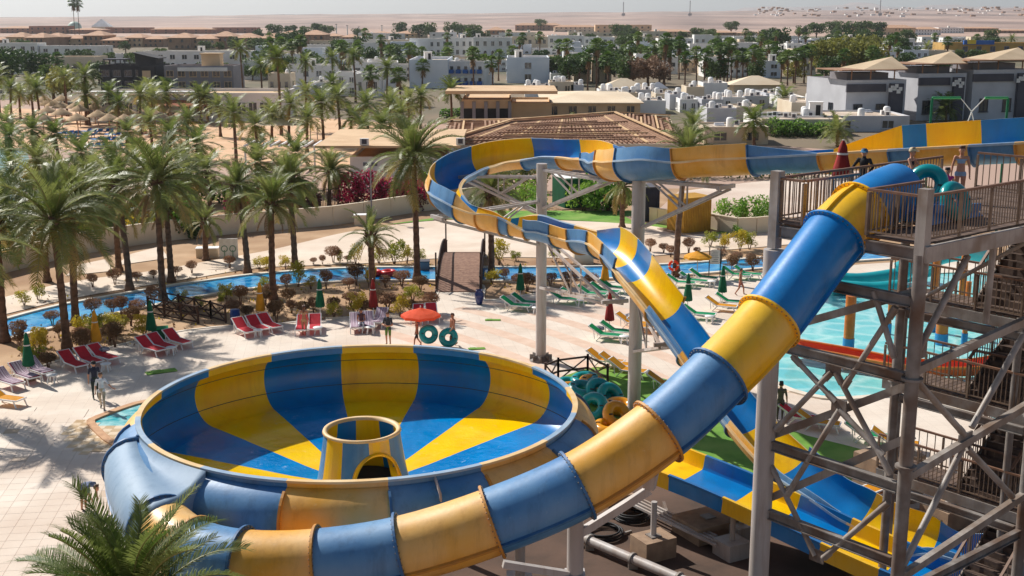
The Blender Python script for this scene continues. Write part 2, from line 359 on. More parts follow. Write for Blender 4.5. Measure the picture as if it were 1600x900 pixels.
# darker lived-in earth between the houses of the town
sheet('town_ground', [(-150, 290), (-60, 232), (10, 190), (60, 150), (140, 148), (420, 420), (640, 1100), (-640, 1100), (-330, 520)], 0.02, mat('town_earth', S(140, 120, 98), S(104, 96, 74), 0.02, .95, c3=S(84, 88, 62), scale3=.012))
sheet('turf_patch', pxs([(1455, 738), (1530, 752), (1530, 774), (1460, 764)]), 0.066, M_GRASS)
# river: two banks given along the photograph's course of the channel
FAR = pxs([(-60, 524), (10, 500), (92, 479), (180, 463), (260, 449), (330, 439), (400, 430), (525, 421), (640, 419), (800, 419), (920, 418), (1030, 415), (1110, 410), (1190, 404), (1300, 396), (1420, 388)], 0, 1.0)
NEAR = pxs([(-60, 552), (10, 532), (92, 512), (180, 492), (260, 475), (330, 462), (400, 452), (525, 442), (640, 440), (800, 441), (920, 438), (1030, 434), (1110, 428), (1190, 421), (1300, 412), (1420, 404)], 0, 1.0)
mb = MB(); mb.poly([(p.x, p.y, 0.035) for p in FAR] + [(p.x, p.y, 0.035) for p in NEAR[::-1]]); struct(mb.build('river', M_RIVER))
def kerb(name, pts, w, h, m, z=0.0):
    mb = MB(); rows = []
    for i, p in enumerate(pts):
        t = (pts[min(i + 1, len(pts) - 1)] - pts[max(i - 1, 0)]); t.z = 0; t.normalize(); n = Vector((-t.y, t.x, 0))
        a, b = p + n * w / 2, p - n * w / 2
        rows.append([(a.x, a.y, z), (a.x, a.y, z + h), (b.x, b.y, z + h), (b.x, b.y, z)])
    mb.quad_strip(rows, 0, False); return struct(mb.build(name, m))
kerb('river_kerb', FAR, 0.35, 0.14, M_KERB); kerb('river_kerb', NEAR, 0.35, 0.14, M_KERB)

# pale path and court beyond the river
sheet('path', pxs([(-40, 478), (60, 452), (140, 437), (240, 424), (330, 408), (420, 392), (480, 378), (540, 364), (620, 352), (700, 345), (860, 345), (1000, 352), (1100, 366), (1220, 362), (1330, 352), (1330, 372), (1220, 384), (1100, 394), (960, 404), (800, 403), (680, 405), (600, 411), (480, 416), (400, 420), (300, 436), (200, 452), (100, 470), (0, 494), (-40, 500)], 0, 0.8), 0.055, M_CPATH)
sheet('lot', pxs([(1010, 345), (1060, 300), (1150, 288), (1340, 268), (1420, 300), (1420, 330), (1200, 342), (1180, 350)]), 0.045, M_LOT)
for k, (x0, y0, x1, y1, w, d) in enumerate(((118, 428, 160, 424, 0, 0), (196, 412, 246, 404, 0, 0))):
    sheet('slab_path', pxs([(x0 - 16, y0 + 4), (x0 + 8, y0 - 14), (x1 + 4, y1 - 18), (x1 + 18, y1)]), 0.056, M_CPATH)
sheet('lawn', pxs([(600, 352), (760, 330), (1010, 330), (1205, 372), (1100, 378), (1000, 384), (935, 372), (1010, 352), (860, 343), (700, 343)]), 0.05, M_GRASS)
# plaza
PLZ = pxs([(-60, 612), (20, 588), (110, 560), (170, 545), (230, 530), (290, 518), (360, 511), (430, 508), (500, 500), (560, 496), (630, 490), (672, 478), (684, 458), (690, 446), (752, 446), (757, 470), (800, 466), (850, 458), (910, 450), (960, 442), (1030, 438), (1110, 434), (1190, 428), (1300, 418), (1420, 410), (1700, 400)], 0, 0.7)
PLZ2 = [Vector((40, 40.5, 0)), Vector((16, 41, 0)), Vector((4, 44, 0)), Vector((1.5, 41, 0)), Vector((-3, 42, 0)), Vector((-11, 40, 0)), Vector((-11.5, 30, 0)), Vector((-12, 18, 0)), Vector((-50, 18, 0))]
sheet('plaza', PLZ + [Vector((60, 60, 0))] + PLZ2, 0.06, M_PLAZA)
kerb('plaza_kerb', PLZ[:-30], 0.18, 0.10, M_KERB)
# pink arcs in the paving
cx, cy = -32.0, 40.6
for k in range(7):
    r0 = 35.5 + k * 2.3; mb = MB(); A = [R(18) + (R(48) - R(18)) * i / 24 for i in range(25)]
    mb.poly([(cx + r0 * math.cos(a), cy + r0 * math.sin(a), 0) for a in A] + [(cx + (r0 + 0.95) * math.cos(a), cy + (r0 + 0.95) * math.sin(a), 0) for a in A[::-1]])
    o = struct(mb.build('paving_band', M_BANDP)); o.location.z = 0.064
# lawn of artificial turf round the slide ends
sheet('turf', pxs([(880, 590), (930, 575), (985, 580), (1060, 600), (1150, 625), (1230, 672), (1330, 700), (1450, 734), (1450, 752), (1300, 760), (1180, 770), (1060, 740), (960, 700), (900, 650)], 0, 1.0), 0.066, M_GRASS)
# pools
POOL = pxs([(1180, 575), (1215, 604), (1262, 620), (1307, 626), (1360, 623), (1420, 619), (1470, 626), (1520, 648), (1580, 670), (1680, 690), (1760, 620), (1760, 470), (1620, 432), (1480, 428), (1360, 440), (1280, 458), (1220, 500), (1190, 540), (1180, 575)], 0, 1.0)
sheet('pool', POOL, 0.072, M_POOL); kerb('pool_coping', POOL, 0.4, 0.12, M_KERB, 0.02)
SPL = pxs([(142, 662), (154, 655), (232, 630), (300, 640), (300, 712), (192, 702), (148, 672), (142, 662)], 0, 0.6)
sheet('splash_pool', SPL, 0.074, water_mat('splash_water', S(50, 176, 186), S(196, 238, 236), 1.4, 0.9, 2.0)); kerb('splash_pool_coping', SPL, 0.35, 0.13, M_COPING, 0.02)

# nearest paving slabs laid one by one on the left of the plaza
bvl = 0.006
def slab_mesh(m):
    mb = MB(); a, b, h = 0.298, 0.298 - bvl, 0.02
    lo = [(-a, -a, 0), (a, -a, 0), (a, a, 0), (-a, a, 0)]; mid = [(x, y, h - 0.006) for x, y, _ in lo]; top = [(-b, -b, h), (b, -b, h), (b, b, h), (-b, b, h)]
    mb.quad_strip([lo, mid, top], 0, False, True); mb.poly(top); return mb.mesh('paving_slab', m)
SL = [slab_mesh(m) for m in M_SLAB]; ca, sa = math.cos(R(8)), math.sin(R(8)); cand = []
for i in range(-60, 10):
    for j in range(50, 120):
        x, y = i * 0.6, j * 0.6; X, Y = x * ca - y * sa, x * sa + y * ca
        px, py = proj((X, Y, 0.06))
        if -25 < px < 330 and 640 < py < 930 and (X + 4.3) ** 2 + (Y - 33) ** 2 > 8.3 ** 2 and X < -11.7 and not (140 < px and py < 715): cand.append((Y, X))
cand.sort(); plaza = bpy.data.objects['plaza']; restm = MB()
for k, (Y, X) in enumerate(cand):
    z = 0.061 + rnd.uniform(0, 0.002)
    if k < 290:
        o = link(SL[3 if rnd.random() < .025 else rnd.choice((0, 0, 1, 1, 2))], 'paving_slab', plaza, (X, Y, z)); o.rotation_euler.z = R(8)
    else:
        a = 0.298; restm.box((X, Y, z + 0.008), (2 * a, 2 * a, 0.02), R(8), rnd.choice((0, 0, 1, 1, 2)))
if restm.v: o = restm.build('paving_slab_field', M_SLAB, plaza); stuff(o)
# creamy chequered tiles by the splash pool
mb = MB(); M_CK = [mat('tile_cream', S(232, 212, 184), S(216, 190, 156), .8, 0.5, coord='World'), mat('tile_wet_ochre', S(218, 190, 152), S(204, 172, 132), .8, 0.3, coord='World')]
for i in range(22):
    for j in range(14):
        p = G(138, 690) + Vector((-0.4 * 11 + i * 0.4, -0.4 * 7 + j * 0.4, 0)); px, py = proj(p)
        if ((px - 150) / 55) ** 2 + ((py - 682) / 34) ** 2 < 1 - 0.3 * rnd.random() and not (px > 150 and 650 < py < 668): mb.box((p.x, p.y, 0.078), (0.39, 0.39, 0.02), 0, (i + j) % 2)
if mb.v: stuff(mb.build('wet_tile_patch', M_CK, plaza))
# ================================================================== WATER SLIDES
# ---- big bowl
BC = Vector((-4.3, 33.1, 0)); BR = 6.05; RIMZ = 6.8; NSEC = 16; A_OFF = R(90 + 1.6 - 11.25)
BA0, BAS = R(74), R(164)
def wall_prof():      # (r, z) from rim down the C-shaped wall to the floor edge
    P = []
    for i in range(15):
        a = BA0 - i / 14 * BAS; P.append((BR - 0.16 + 0.85 * math.cos(a), RIMZ - 1.05 + 0.85 * math.sin(a)))
    return P
WP = wall_prof(); FLOOR_R, FLOOR_Z = WP[-1]
bowl = thing('bowl_slide', 'huge blue and yellow striped bowl slide with a cone at its centre', 'bowl slide', (BC.x, BC.y, 0))
for k in range(NSEC):
    a0 = A_OFF + k * 2 * math.pi / NSEC; a1 = a0 + 2 * math.pi / NSEC; yel = (k % 2 == 0)
    mi, mo = (M_YEL_IN, M_YEL_OUT) if yel else (M_BLUE_IN, M_BLUE_OUT)
    mb = MB(); c = (BC.x, BC.y, 0)
    mb.lathe(WP, 10, c, 0, True, a0, a1)
    mb.lathe([(r + 0.05 * math.cos(BA0 - i / 14 * BAS), z + 0.05 * math.sin(BA0 - i / 14 * BAS) - 0.0) for i, (r, z) in enumerate(WP)], 10, c, 1, True, a0, a1)
    # upright lip above the wall on the outside
    mb.lathe([(BR + 0.06, RIMZ - 0.02), (BR + 0.07, RIMZ - 0.26)], 10, c, 1, True, a0, a1); mb.lathe([(BR, RIMZ - 0.02), (BR + .02, RIMZ - 0.26)], 10, c, 0, True, a0, a1)
    p = mb.build('wall_panel', [mi, mo], bowl)
    mb = MB()      # flat pale rim on top
    mb.lathe([(BR - 0.03, RIMZ - 0.06), (BR - 0.03, RIMZ), (BR + 0.12, RIMZ), (BR + 0.12, RIMZ - 0.06), (BR - 0.03, RIMZ - 0.06)], 10, c, 0, False, a0, a1)
    mb.build('rim_lip', M_LIP_Y if yel else M_LIP_B, p)
    mb = MB()      # bolted joint flange on the outside of the wall
    rows = []
    for i, (r, z) in enumerate(WP[1:], 1):
        a = BA0 - i / 14 * BAS; d = Vector((math.cos(a), math.sin(a)))
        row = []
        for off, th in ((0.04, -0.03), (0.12, -0.03), (0.12, 0.03), (0.04, 0.03)):
            rr, zz = r + d.x * off, z + d.y * off; an = a0 + th / rr
            row.append((BC.x + rr * math.cos(an), BC.y + rr * math.sin(an), zz))
        rows.append(row)
    mb.quad_strip(rows, 0, False, True); mb.poly(rows[0]); mb.poly(rows[-1][::-1])
    mb.build('joint_flange', M_FL_Y if yel else M_FL_B, p)
    mb = MB()      # floor petal, gently dished, with raised ring seams
    fl = [(FLOOR_R, FLOOR_Z), (4.6, FLOOR_Z - 0.16), (4.58, FLOOR_Z - 0.172), (3.4, FLOOR_Z - 0.33), (2.2, FLOOR_Z - 0.5), (1.0, FLOOR_Z - 0.62), (0.3, FLOOR_Z - 0.66)]
    mb.lathe(fl, 8, c, 0, True, a0, a1)
    mb.lathe([(r, z - 0.06) for r, z in fl], 8, c, 1, True, a0, a1)
    mb.build('floor_panel', [M_YW if yel else M_BW, mo], bowl)
for zz in (4, 9):     # thin horizontal seams in the wall
    mb = MB(); r, z = WP[zz]; mb.lathe([(r - 0.004, z + 0.012), (r - 0.012, z), (r - 0.004, z - 0.012)], 96, (BC.x, BC.y, 0), 0); mb.build('seam', mat('seam_dark', S(60, 62, 60)), bowl)
# hub cone with arched door
def hub_r(z): t = (z - 4.0) / 1.93; return 1.5 - 0.42 * (t ** 0.6) if t > 0 else 1.5
hub = MB(); NH = 64; zs = [4.0 + 1.93 * i / 24 for i in range(25)]
def hub_mi(a): return int(((a - A_OFF + R(11)) % (2 * math.pi)) / (2 * math.pi / 10)) % 2
DA = R(-62)      # the door's direction
def door_open(a, z):
    d = (a - DA + math.pi) % (2 * math.pi) - math.pi; x = d * hub_r(z)
    return (x / 0.74) ** 2 + (max(0, z - 4.6) / 0.95) ** 2 < 1
for j in range(NH):
    am = 2 * math.pi * (j + 0.5) / NH; m_ = hub_mi(am)
    for i in range(24):
        if door_open(am, (zs[i] + zs[i + 1]) / 2): continue
        q = []; q2 = []
        for z, jj in ((zs[i], j), (zs[i], j + 1), (zs[i + 1], j + 1), (zs[i + 1], j)):
            a = 2 * math.pi * jj / NH; r = hub_r(z); q.append((BC.x + r * math.cos(a), BC.y + r * math.sin(a), z)); q2.append((BC.x + (r - 0.08) * math.cos(a), BC.y + (r - 0.08) * math.sin(a), z))
        hub.poly(q, m_, True); hub.poly(q2[::-1], 2 + m_, True)
hb = hub.build('hub_cone', [M_YEL_NEW, M_BLUE_OUT, M_YEL_IN, M_BLUE_IN], bowl)
mb = MB(); mb.lathe([(hub_r(5.93) - 0.1, 5.9), (hub_r(5.93) - 0.07, 5.98), (hub_r(5.93) + 0.02, 5.99), (hub_r(5.93) + 0.05, 5.92), (hub_r(5.93) - 0.1, 5.9)], 48, (BC.x, BC.y, 0), 0, True); mb.build('hub_rim', M_LIP_Y, hb)
# hood round the door
mb = MB(); rows = []
dd = Vector((math.cos(DA), math.sin(DA), 0)); dn = Vector((-dd.y, dd.x, 0))
for off, sc_ in ((1.22, 1.0), (0.85, .95), (.45, .9)):
    row = []
    for i in range(17):
        a = math.pi * i / 16; p = BC + dd * off + dn * (math.cos(a) * 0.76 * sc_); row.append((p.x, p.y, 4.36 + math.sin(a) * 1.2 * (1.06 - 0.12 * (off - 1.02))))
    rows.append(row)
mb.quad_strip(rows, 0, True); mb.build('door_lining', M_YEL_IN, hb)
mb = MB(); arc = []
for i in range(-3, 28):
    a = math.pi * i / 24; x, z = .74 * math.cos(a), 4.6 + .95 * math.sin(a)
    if i < 0: x, z = .74, 4.6 + .08 * i
    if i > 24: x, z = -.74, 4.6 - .08 * (i - 24)
    an = DA + x / hub_r(z); arc.append((BC.x + (hub_r(z) + .005) * math.cos(an), BC.y + (hub_r(z) + .005) * math.sin(an), z))
mb.tube(arc, .055, 8); mb.build('door_rim', M_YEL_NEW, hb)
mb = MB(); mb.lathe([(1.15, 4.42), (0.02, 4.38)], 24, (BC.x, BC.y, 0)); mb.build('drain_floor', M_DARK, hb)
# supports under the bowl
for k in range(8):
    a = R(22.5 + 45 * k); p = Vector((BC.x + 4.9 * math.cos(a), BC.y + 4.9 * math.sin(a), 0)); mb = MB()
    mb.tube([p, p + Vector((0, 0, 4.5))], 0.14, 10); mb.box((p.x, p.y, 0.25), (0.8, 0.8, 0.5)); mb.build('support_leg', M_PIPE, bowl)
mb = MB(); p = At(678, 742, 27.6); q = At(688, 772, 27.0); mb.tube([p + Vector((0, .15, 0)), p, q, q + Vector((0.02, 0.1, -0.5))], 0.035, 6); mb.build('vent_pipe', M_PIPE, bowl)

# ---- enclosed tube from the tower to the bowl
TR = 0.75
TP = [(10.0, 31.3, 13.06), (9.5, 30.88, 12.96), (8.72, 30.23, 12.68), (7.94, 29.6, 12.18), (6.12, 28.1, 10.4), (4.76, 27.0, 9.37), (3.4, 26.2, 8.38), (1.57, 25.6, 7.31), (-.44, 25.2, 6.55), (-2.45, 25.05, 5.95), (-4.4, 25.0, 5.66), (-6.0, 25.15, 5.58), (-7.25, 25.7, 5.6), (-8.25, 26.75, 5.68), (-9.0, 28.0, 5.8), (-9.6, 29.3, 5.88), (-9.95, 30.3, 5.92)]
TS = spline(TP, 0.12)
def frames(P, up=Vector((0, 0, 1))):
    out = []
    for i, p in enumerate(P):
        t = (P[min(i + 1, len(P) - 1)] - P[max(i - 1, 0)]).normalized(); s = t.cross(up).normalized(); out.append((p, t, s, s.cross(t)))
    return out
TF = frames(TS)
def near_px(P, x, y, lo=0):
    best, bi = 1e9, 0
    for i in range(lo, len(P)):
        a, b = proj(P[i]); d = (a - x) ** 2 + (b - y) ** 2
        if d < best: best, bi = d, i
    return bi
tube = thing('tube_slide', 'enclosed blue and yellow tube slide sweeping from the tower platform to the bowl', 'water slide', (0, 26, 0))
J = [0] + [near_px(TS, *q) for q in ((1345, 335), (1305, 370), (1205, 503), (1122, 588), (1027, 670), (905, 755), (770, 814), (630, 862), (495, 881), (382, 882), (303, 855), (264, 812))] + [len(TS) - 1]
seq = 'BYBYBYBYBYBYB'
for k in range(len(J) - 1):
    i0, i1 = J[k], J[k + 1]; c = seq[k]; new = k < 4 or (k == len(J) - 2 and False)
    mo = (M_YEL_NEW if new else M_YEL_OUT) if c == 'Y' else (M_BLUE_NEW if new else M_BLUE_OUT)
    mi = M_YEL_IN if c == 'Y' else M_BLUE_IN; mb = MB(); rows = []; rin = []; n = 40
    for p, t, s, u in TF[i0:i1 + 1]:
        rows.append([tuple(p + s * (TR * math.cos(2 * math.pi * j / n)) + u * (TR * math.sin(2 * math.pi * j / n))) for j in range(n)])
        rin.append([tuple(p + s * (0.95 * TR * math.cos(2 * math.pi * j / n)) + u * (0.95 * TR * math.sin(2 * math.pi * j / n))) for j in range(n)])
    mb.quad_strip(rows, 0, True, True); mb.quad_strip(rin, 1, True, True)
    for e in (0, -1): mb.quad_strip([rows[e], rin[e]], 1, False, True)
    if k == len(J) - 2: mb.poly(rows[-1], 0)
    sec = mb.build('tube_section', [mo, mi], tube)
    # lengthwise bolted seams on both sides
    for an in ((R(90),) if k == 1 else ()) + (R(-22), R(202)):
        mb = MB(); rr = []
        for p, t, s, u in TF[i0:i1 + 1]:
            d = s * math.cos(an) + u * math.sin(an); e = s * -math.sin(an) + u * math.cos(an)
            rr.append([tuple(p + d * (TR - 0.01) + e * 0.035), tuple(p + d * (TR + 0.07) + e * 0.03), tuple(p + d * (TR + 0.07) - e * 0.03), tuple(p + d * (TR - 0.01) - e * 0.035)])
        mb.quad_strip(rr, 0, False, True)
        mb.build('seam_flange', M_YEL_NEW if c == 'Y' and new else M_FL_Y if c == 'Y' else M_FL_B if not new else M_BLUE_NEW, sec)
    # round flange at the lower end
    if k < len(J) - 1:
        p, t, s, u = TF[min(i1, len(TF) - 2)]; mb = MB(); prof = []
        for w, rad in ((-0.028, TR - 0.01), (-0.028, TR + 0.10), (0.028, TR + 0.10), (0.028, TR - 0.01)):
            prof.append([tuple(p + t * w + s * (rad * math.cos(2 * math.pi * j / n)) + u * (rad * math.sin(2 * math.pi * j / n))) for j in range(n)])
        mb.quad_strip(prof, 0, False, True)
        for j in range(0, 36):
            a = 2 * math.pi * j / 36
            for w in (-0.036, 0.036): mb.bar(p + t * w + s * (TR + 0.055) * math.cos(a) + u * (TR + 0.055) * math.sin(a) - t * 0.016, p + t * w + s * (TR + 0.055) * math.cos(a) + u * (TR + 0.055) * math.sin(a) + t * 0.012, 0.026, 0.026, 1)
        nxt = seq[min(k + 1, len(seq) - 1)]
        mb.build('end_flange', [(M_BLUE_NEW if nxt == 'B' else M_YEL_NEW) if k < 3 else (M_FL_B if nxt == 'B' else M_FL_Y), M_STEEL_D], sec)
# smooth fairing that closes the gap between the last tube section and the bowl rim
mb = MB(); rows = []; lip = []
for p, t, s, u in TF[J[-2] - 3::2]:
    d = Vector((p.x - BC.x, p.y - BC.y, 0)).normalized(); rim = Vector((BC.x, BC.y, RIMZ - .04)) + d * (BR + .14)
    cs = [p + s * ((TR + .03) * math.cos(R(a))) + u * ((TR + .03) * math.sin(R(a))) for a in (84, 104, 124, 144, 164, 184, 204, 220)]
    m1 = rim.lerp(cs[0], .33) - Vector((0, 0, .16)); m2 = rim.lerp(cs[0], .7) - Vector((0, 0, .12)); rows.append([tuple(q) for q in [rim, m1, m2] + cs])
rows.insert(0, [(q[0], q[1] - .1, q[2] - (.9 if 0 < i < 5 else .3)) for i, q in enumerate(rows[0])])
mb.quad_strip(rows, 0, True); fairing = mb.build('entry_fairing', mat('gelcoat_chalky_blue', S(124, 152, 178), S(146, 170, 190), .8, .62, .1, 8, streak=(S(70, 100, 130), 3, .4)), bowl)
mb = MB(); t = TF[-1][1]; row0 = [Vector(q) for q in rows[-1]]; mb.tube([q + t * .02 + Vector((0, 0, .03)) for q in row0], .06, 6); mb.build('fairing_lip', M_FL_B, fairing)
# pale saddle brackets and posts under the tube
for (x, y, zt) in ((1052, 700, 0), (895, 800, 1)):
    pass
mb = MB(); p = Vector((1.45, 25.9, 0)); mb.tube([p, p + Vector((0, 0, 6.35))], 0.19, 16); q = Vector((0.2, 25.5, 5.75)); mb.bar(p + Vector((-0.15, -0.1, 5.0)), q + Vector((-0.4, 0, -0.35)), 0.14, 0.16); mb.bar(p + Vector((0, 0, 5.9)), p + Vector((1.7, 0.3, 1.0 + 5.9)), 0.16, 0.18)
mb.bar(p + Vector((1.7, .3, 6.95)), p + Vector((1.75, .28, 7.3)), 0.25, 0.25); mb.box((p.x, p.y, 4.95), (0.46, 0.46, 0.1)); mb.box((p.x, p.y, 0.3), (1, 1, 0.6)); mb.build('support_post', M_PIPE, tube)
mb = MB(); p = Vector((-6.4, 25.3, 0)); mb.tube([p, p + Vector((0, 0, 5.0))], 0.19, 16); mb.box((p.x, p.y, 0.3), (1, 1, 0.6)); mb.build('support_post', M_PIPE, tube)

# ---- open flume
FP = [(21.5, 39.4, 13.75), (17.7, 42.0, 13.3), (11.5, 46.5, 12.4), (7.6, 49.3, 11.85), (5.6, 50.9, 11.5), (4.6, 53.2, 11.2), (4.3, 56.5, 10.95), (3.6, 60.4, 10.75), (1.6, 63.2, 10.5), (-.6, 64.1, 10.25), (-2.6, 62.8, 9.8), (-3.4, 60.2, 9.35), (-2.8, 57.5, 8.9), (-.9, 55.6, 8.5), (1.2, 54.7, 8.25), (2.9, 53.0, 8.05)]
FP += [tuple(At(x, y, Y)) for x, y, Y in ((955, 383, 50.4), (1012, 449, 47.2), (1072, 525, 44.9), (1128, 606, 43.0), (1196, 688, 40.9), (1275, 758, 39), (1345, 800, 37.9), (1420, 838, 36.95), (1500, 862, 35.9), (1640, 888, 34.8))]
FS = spline(FP, 0.2); FF = []
for i, p in enumerate(FS):      # banked frames
    a, b, c = FS[max(i - 4, 0)], p, FS[min(i + 4, len(FS) - 1)]
    t = (c - a).normalized(); t1 = (b - a).normalized(); t2 = (c - b).normalized(); k = t1.cross(t2).z if i > 3 and i < len(FS) - 4 else 0
    bank = max(-0.3, min(0.3, k * 1.1)); s = t.cross(Vector((0, 0, 1))).normalized(); u = s.cross(t)
    s2 = s * math.cos(bank) + u * math.sin(bank); FF.append((p, t, s2, s2.cross(t)))
flume = thing('open_flume_slide', 'open blue and yellow flume slide looping high behind the bowl and dropping beneath the tube', 'water slide', (6, 46, 0))
def flume_w(p): return .78 + .36 * max(0, min(1, (4.2 - p.z) / 2.6))
def flume_section(i0, i1, c, eL, eR, special=None):
    """eL/eR: (start,end) height of the raised wall left (-s) and right (+s)"""
    yel = c in 'YG'; mi = {'Y': M_YEL_IN, 'B': M_BLUE_IN, 'G': mat('gelcoat_faded_lime', S(214, 190, 30), S(196, 184, 60), 1.5, 0.25, coat=0.3)}[c]
    mo = M_YEL_OUT if yel else M_BLUE_OUT; mb = MB(); inn, out, fl, fr, wl_, wr_, wlo, wro = ([] for _ in range(8)); n = 14; N = i1 - i0
    for i in range(i0, i1 + 1):
        p, t, s, u = FF[i]; f = (i - i0) / max(1, N); FR = flume_w(p); FD = .70
        inn.append([tuple(p + s * (FR * math.cos(a)) + u * (FD * math.sin(a))) for a in [math.pi + math.pi * j / n for j in range(n + 1)]])
        out.append([tuple(p + s * ((FR + .05) * math.cos(a)) + u * ((FD + .05) * math.sin(a) - .0)) for a in [math.pi + math.pi * j / n for j in range(n + 1)]])
        for sg, hh, W, WO, FLG in ((-1, eL[0] + (eL[1] - eL[0]) * f, wl_, wlo, fl), (1, eR[0] + (eR[1] - eR[0]) * f, wr_, wro, fr)):
            w = 0.14; b = p + s * (sg * FR)
            FLG.append([tuple(b + s * (sg * .0) + u * .03), tuple(b + s * (sg * w) + u * .03), tuple(b + s * (sg * w) - u * .05), tuple(b + s * (sg * .04) - u * .05)])
            h = max(hh, .04)
            W.append([tuple(b + u * .0), tuple(b + u * (h * .5) + s * (sg * .01)), tuple(b + u * h - s * (sg * .02))])
            WO.append([tuple(b + s * (sg * .05)), tuple(b + u * (h * .5) + s * (sg * .06)), tuple(b + u * h + s * (sg * .03)), tuple(b + u * h - s * (sg * .02))])
    mb.quad_strip(inn, 0, True); mb.quad_strip(out, 1, True)
    for W in (wl_, wr_): mb.quad_strip(W, 0, True)
    for W in (wlo, wro): mb.quad_strip([r[:3] for r in W], 1, True); mb.quad_strip([r[2:] for r in W], 2, False)
    for W in (fl, fr): mb.quad_strip(W, 2, False)
    sec = mb.build('flume_section', [mi, mo, M_LIP_Y if yel else M_LIP_B], flume)
    p, t, s, u = FF[i1]; FR = flume_w(p); FD = .70; mb = MB(); A = [math.pi + math.pi * j / n for j in range(n + 1)]
    R1 = [[tuple(p + t * w + s * (rad * math.cos(a)) + u * ((rad - FR + FD) * math.sin(a))) for a in A] for w, rad in ((-.03, FR + .04), (-.03, FR + .14), (.03, FR + .14), (.03, FR + .04))]
    mb.quad_strip(R1, 0, False)
    for sg, hh in ((-1, eL[1]), (1, eR[1])):
        if hh > .2: mb.bar(p + s * sg * (FR + .08) + u * .02, p + s * sg * (FR + .06) + u * hh, 0.09, 0.05, 0, up=tuple(t))
    mb.build('joint_flange', M_FL_Y if yel else M_FL_B, sec)
def fj(lst, lo=0):
    out = []
    for x, y in lst: lo = near_px(FS, x, y, lo) if True else lo; out.append(lo)
    return out
i_front = min(range(len(FS)), key=lambda i: (FS[i] - Vector((-3.4, 60, 9.3))).length)
i_bend = min(range(len(FS)), key=lambda i: (FS[i] - Vector((4.3, 56.5, 10.95))).length)
def seg_near(lst, lo, hi):
    return [min(range(lo, hi), key=lambda i: (proj(FS[i])[0] - x) ** 2 + (proj(FS[i])[1] - y) ** 2) for x, y in lst]
ju = seg_near([(1593, 215), (1524, 222), (1442, 226), (1404, 229), (1292, 238), (1183, 246), (1067, 254), (987, 258)], 0, i_bend)
jb = seg_near([(890, 245), (822, 248), (752, 258), (700, 272)], i_bend, i_front + 1)
jf = seg_near([(694, 305), (729, 325), (758, 336), (787, 343), (805, 347), (826, 350), (879, 358), (911, 368), (943, 378), (968, 395), (990, 420), (1038, 480), (1085, 548), (1125, 605), (1165, 655), (1225, 722), (1345, 800), (1450, 850)], i_front, len(FS))
i_mid = (ju[-1] + i_bend) // 2
JJ = [0] + ju + [i_mid, i_bend + 8] + jb + jf + [len(FS) - 1]; JJ = sorted(set(JJ))
cols = 'YBYBYBYBY' + 'BYBYBY' + 'BYYBYBYBYBYBGBYBYBYBYB' + 'YBYBYB'
for k in range(len(JJ) - 1):
    x, y = proj(FS[(JJ[k] + JJ[k + 1]) // 2]); i = JJ[k]; eL = eR = (0.04, 0.04)
    if i < i_bend:
        if 1350 < x < 1600: eR = (0.78, 0.78)
        if 1292 < x < 1404: eR = (0.78, 0.04)
        if 1183 < x < 1292: eL = (0.04, 0.5)
        if x < 1183: eL = (0.56, 0.56)
        if i >= ju[-1]: eL = (0.56, 0.5); eR = (.04, .04)
        if i >= i_mid: eL = (.5, .3); eR = (.62, .62)
    elif i < i_front or x < 730: eR = (0.62, 0.62)
    elif x < 758 and y < 360: eR = (0.6, 0.05)
    elif 826 < x < 985 and y < 430: eR = (0.5, 0.5); eL = (0.04, 0.04) if x < 900 else (0.1, 0.5) if x < 940 else (.55, .55)
    elif 985 <= x < 1045 and y < 500: eL = (0.55, 0.45)
    elif y > 500: eL = eR = (0.2, 0.2)
    if y > 690: eL = (0.38, 0.38); eR = (0.2, 0.2)
    flume_section(JJ[k], JJ[k + 1], cols[k], eL, eR)

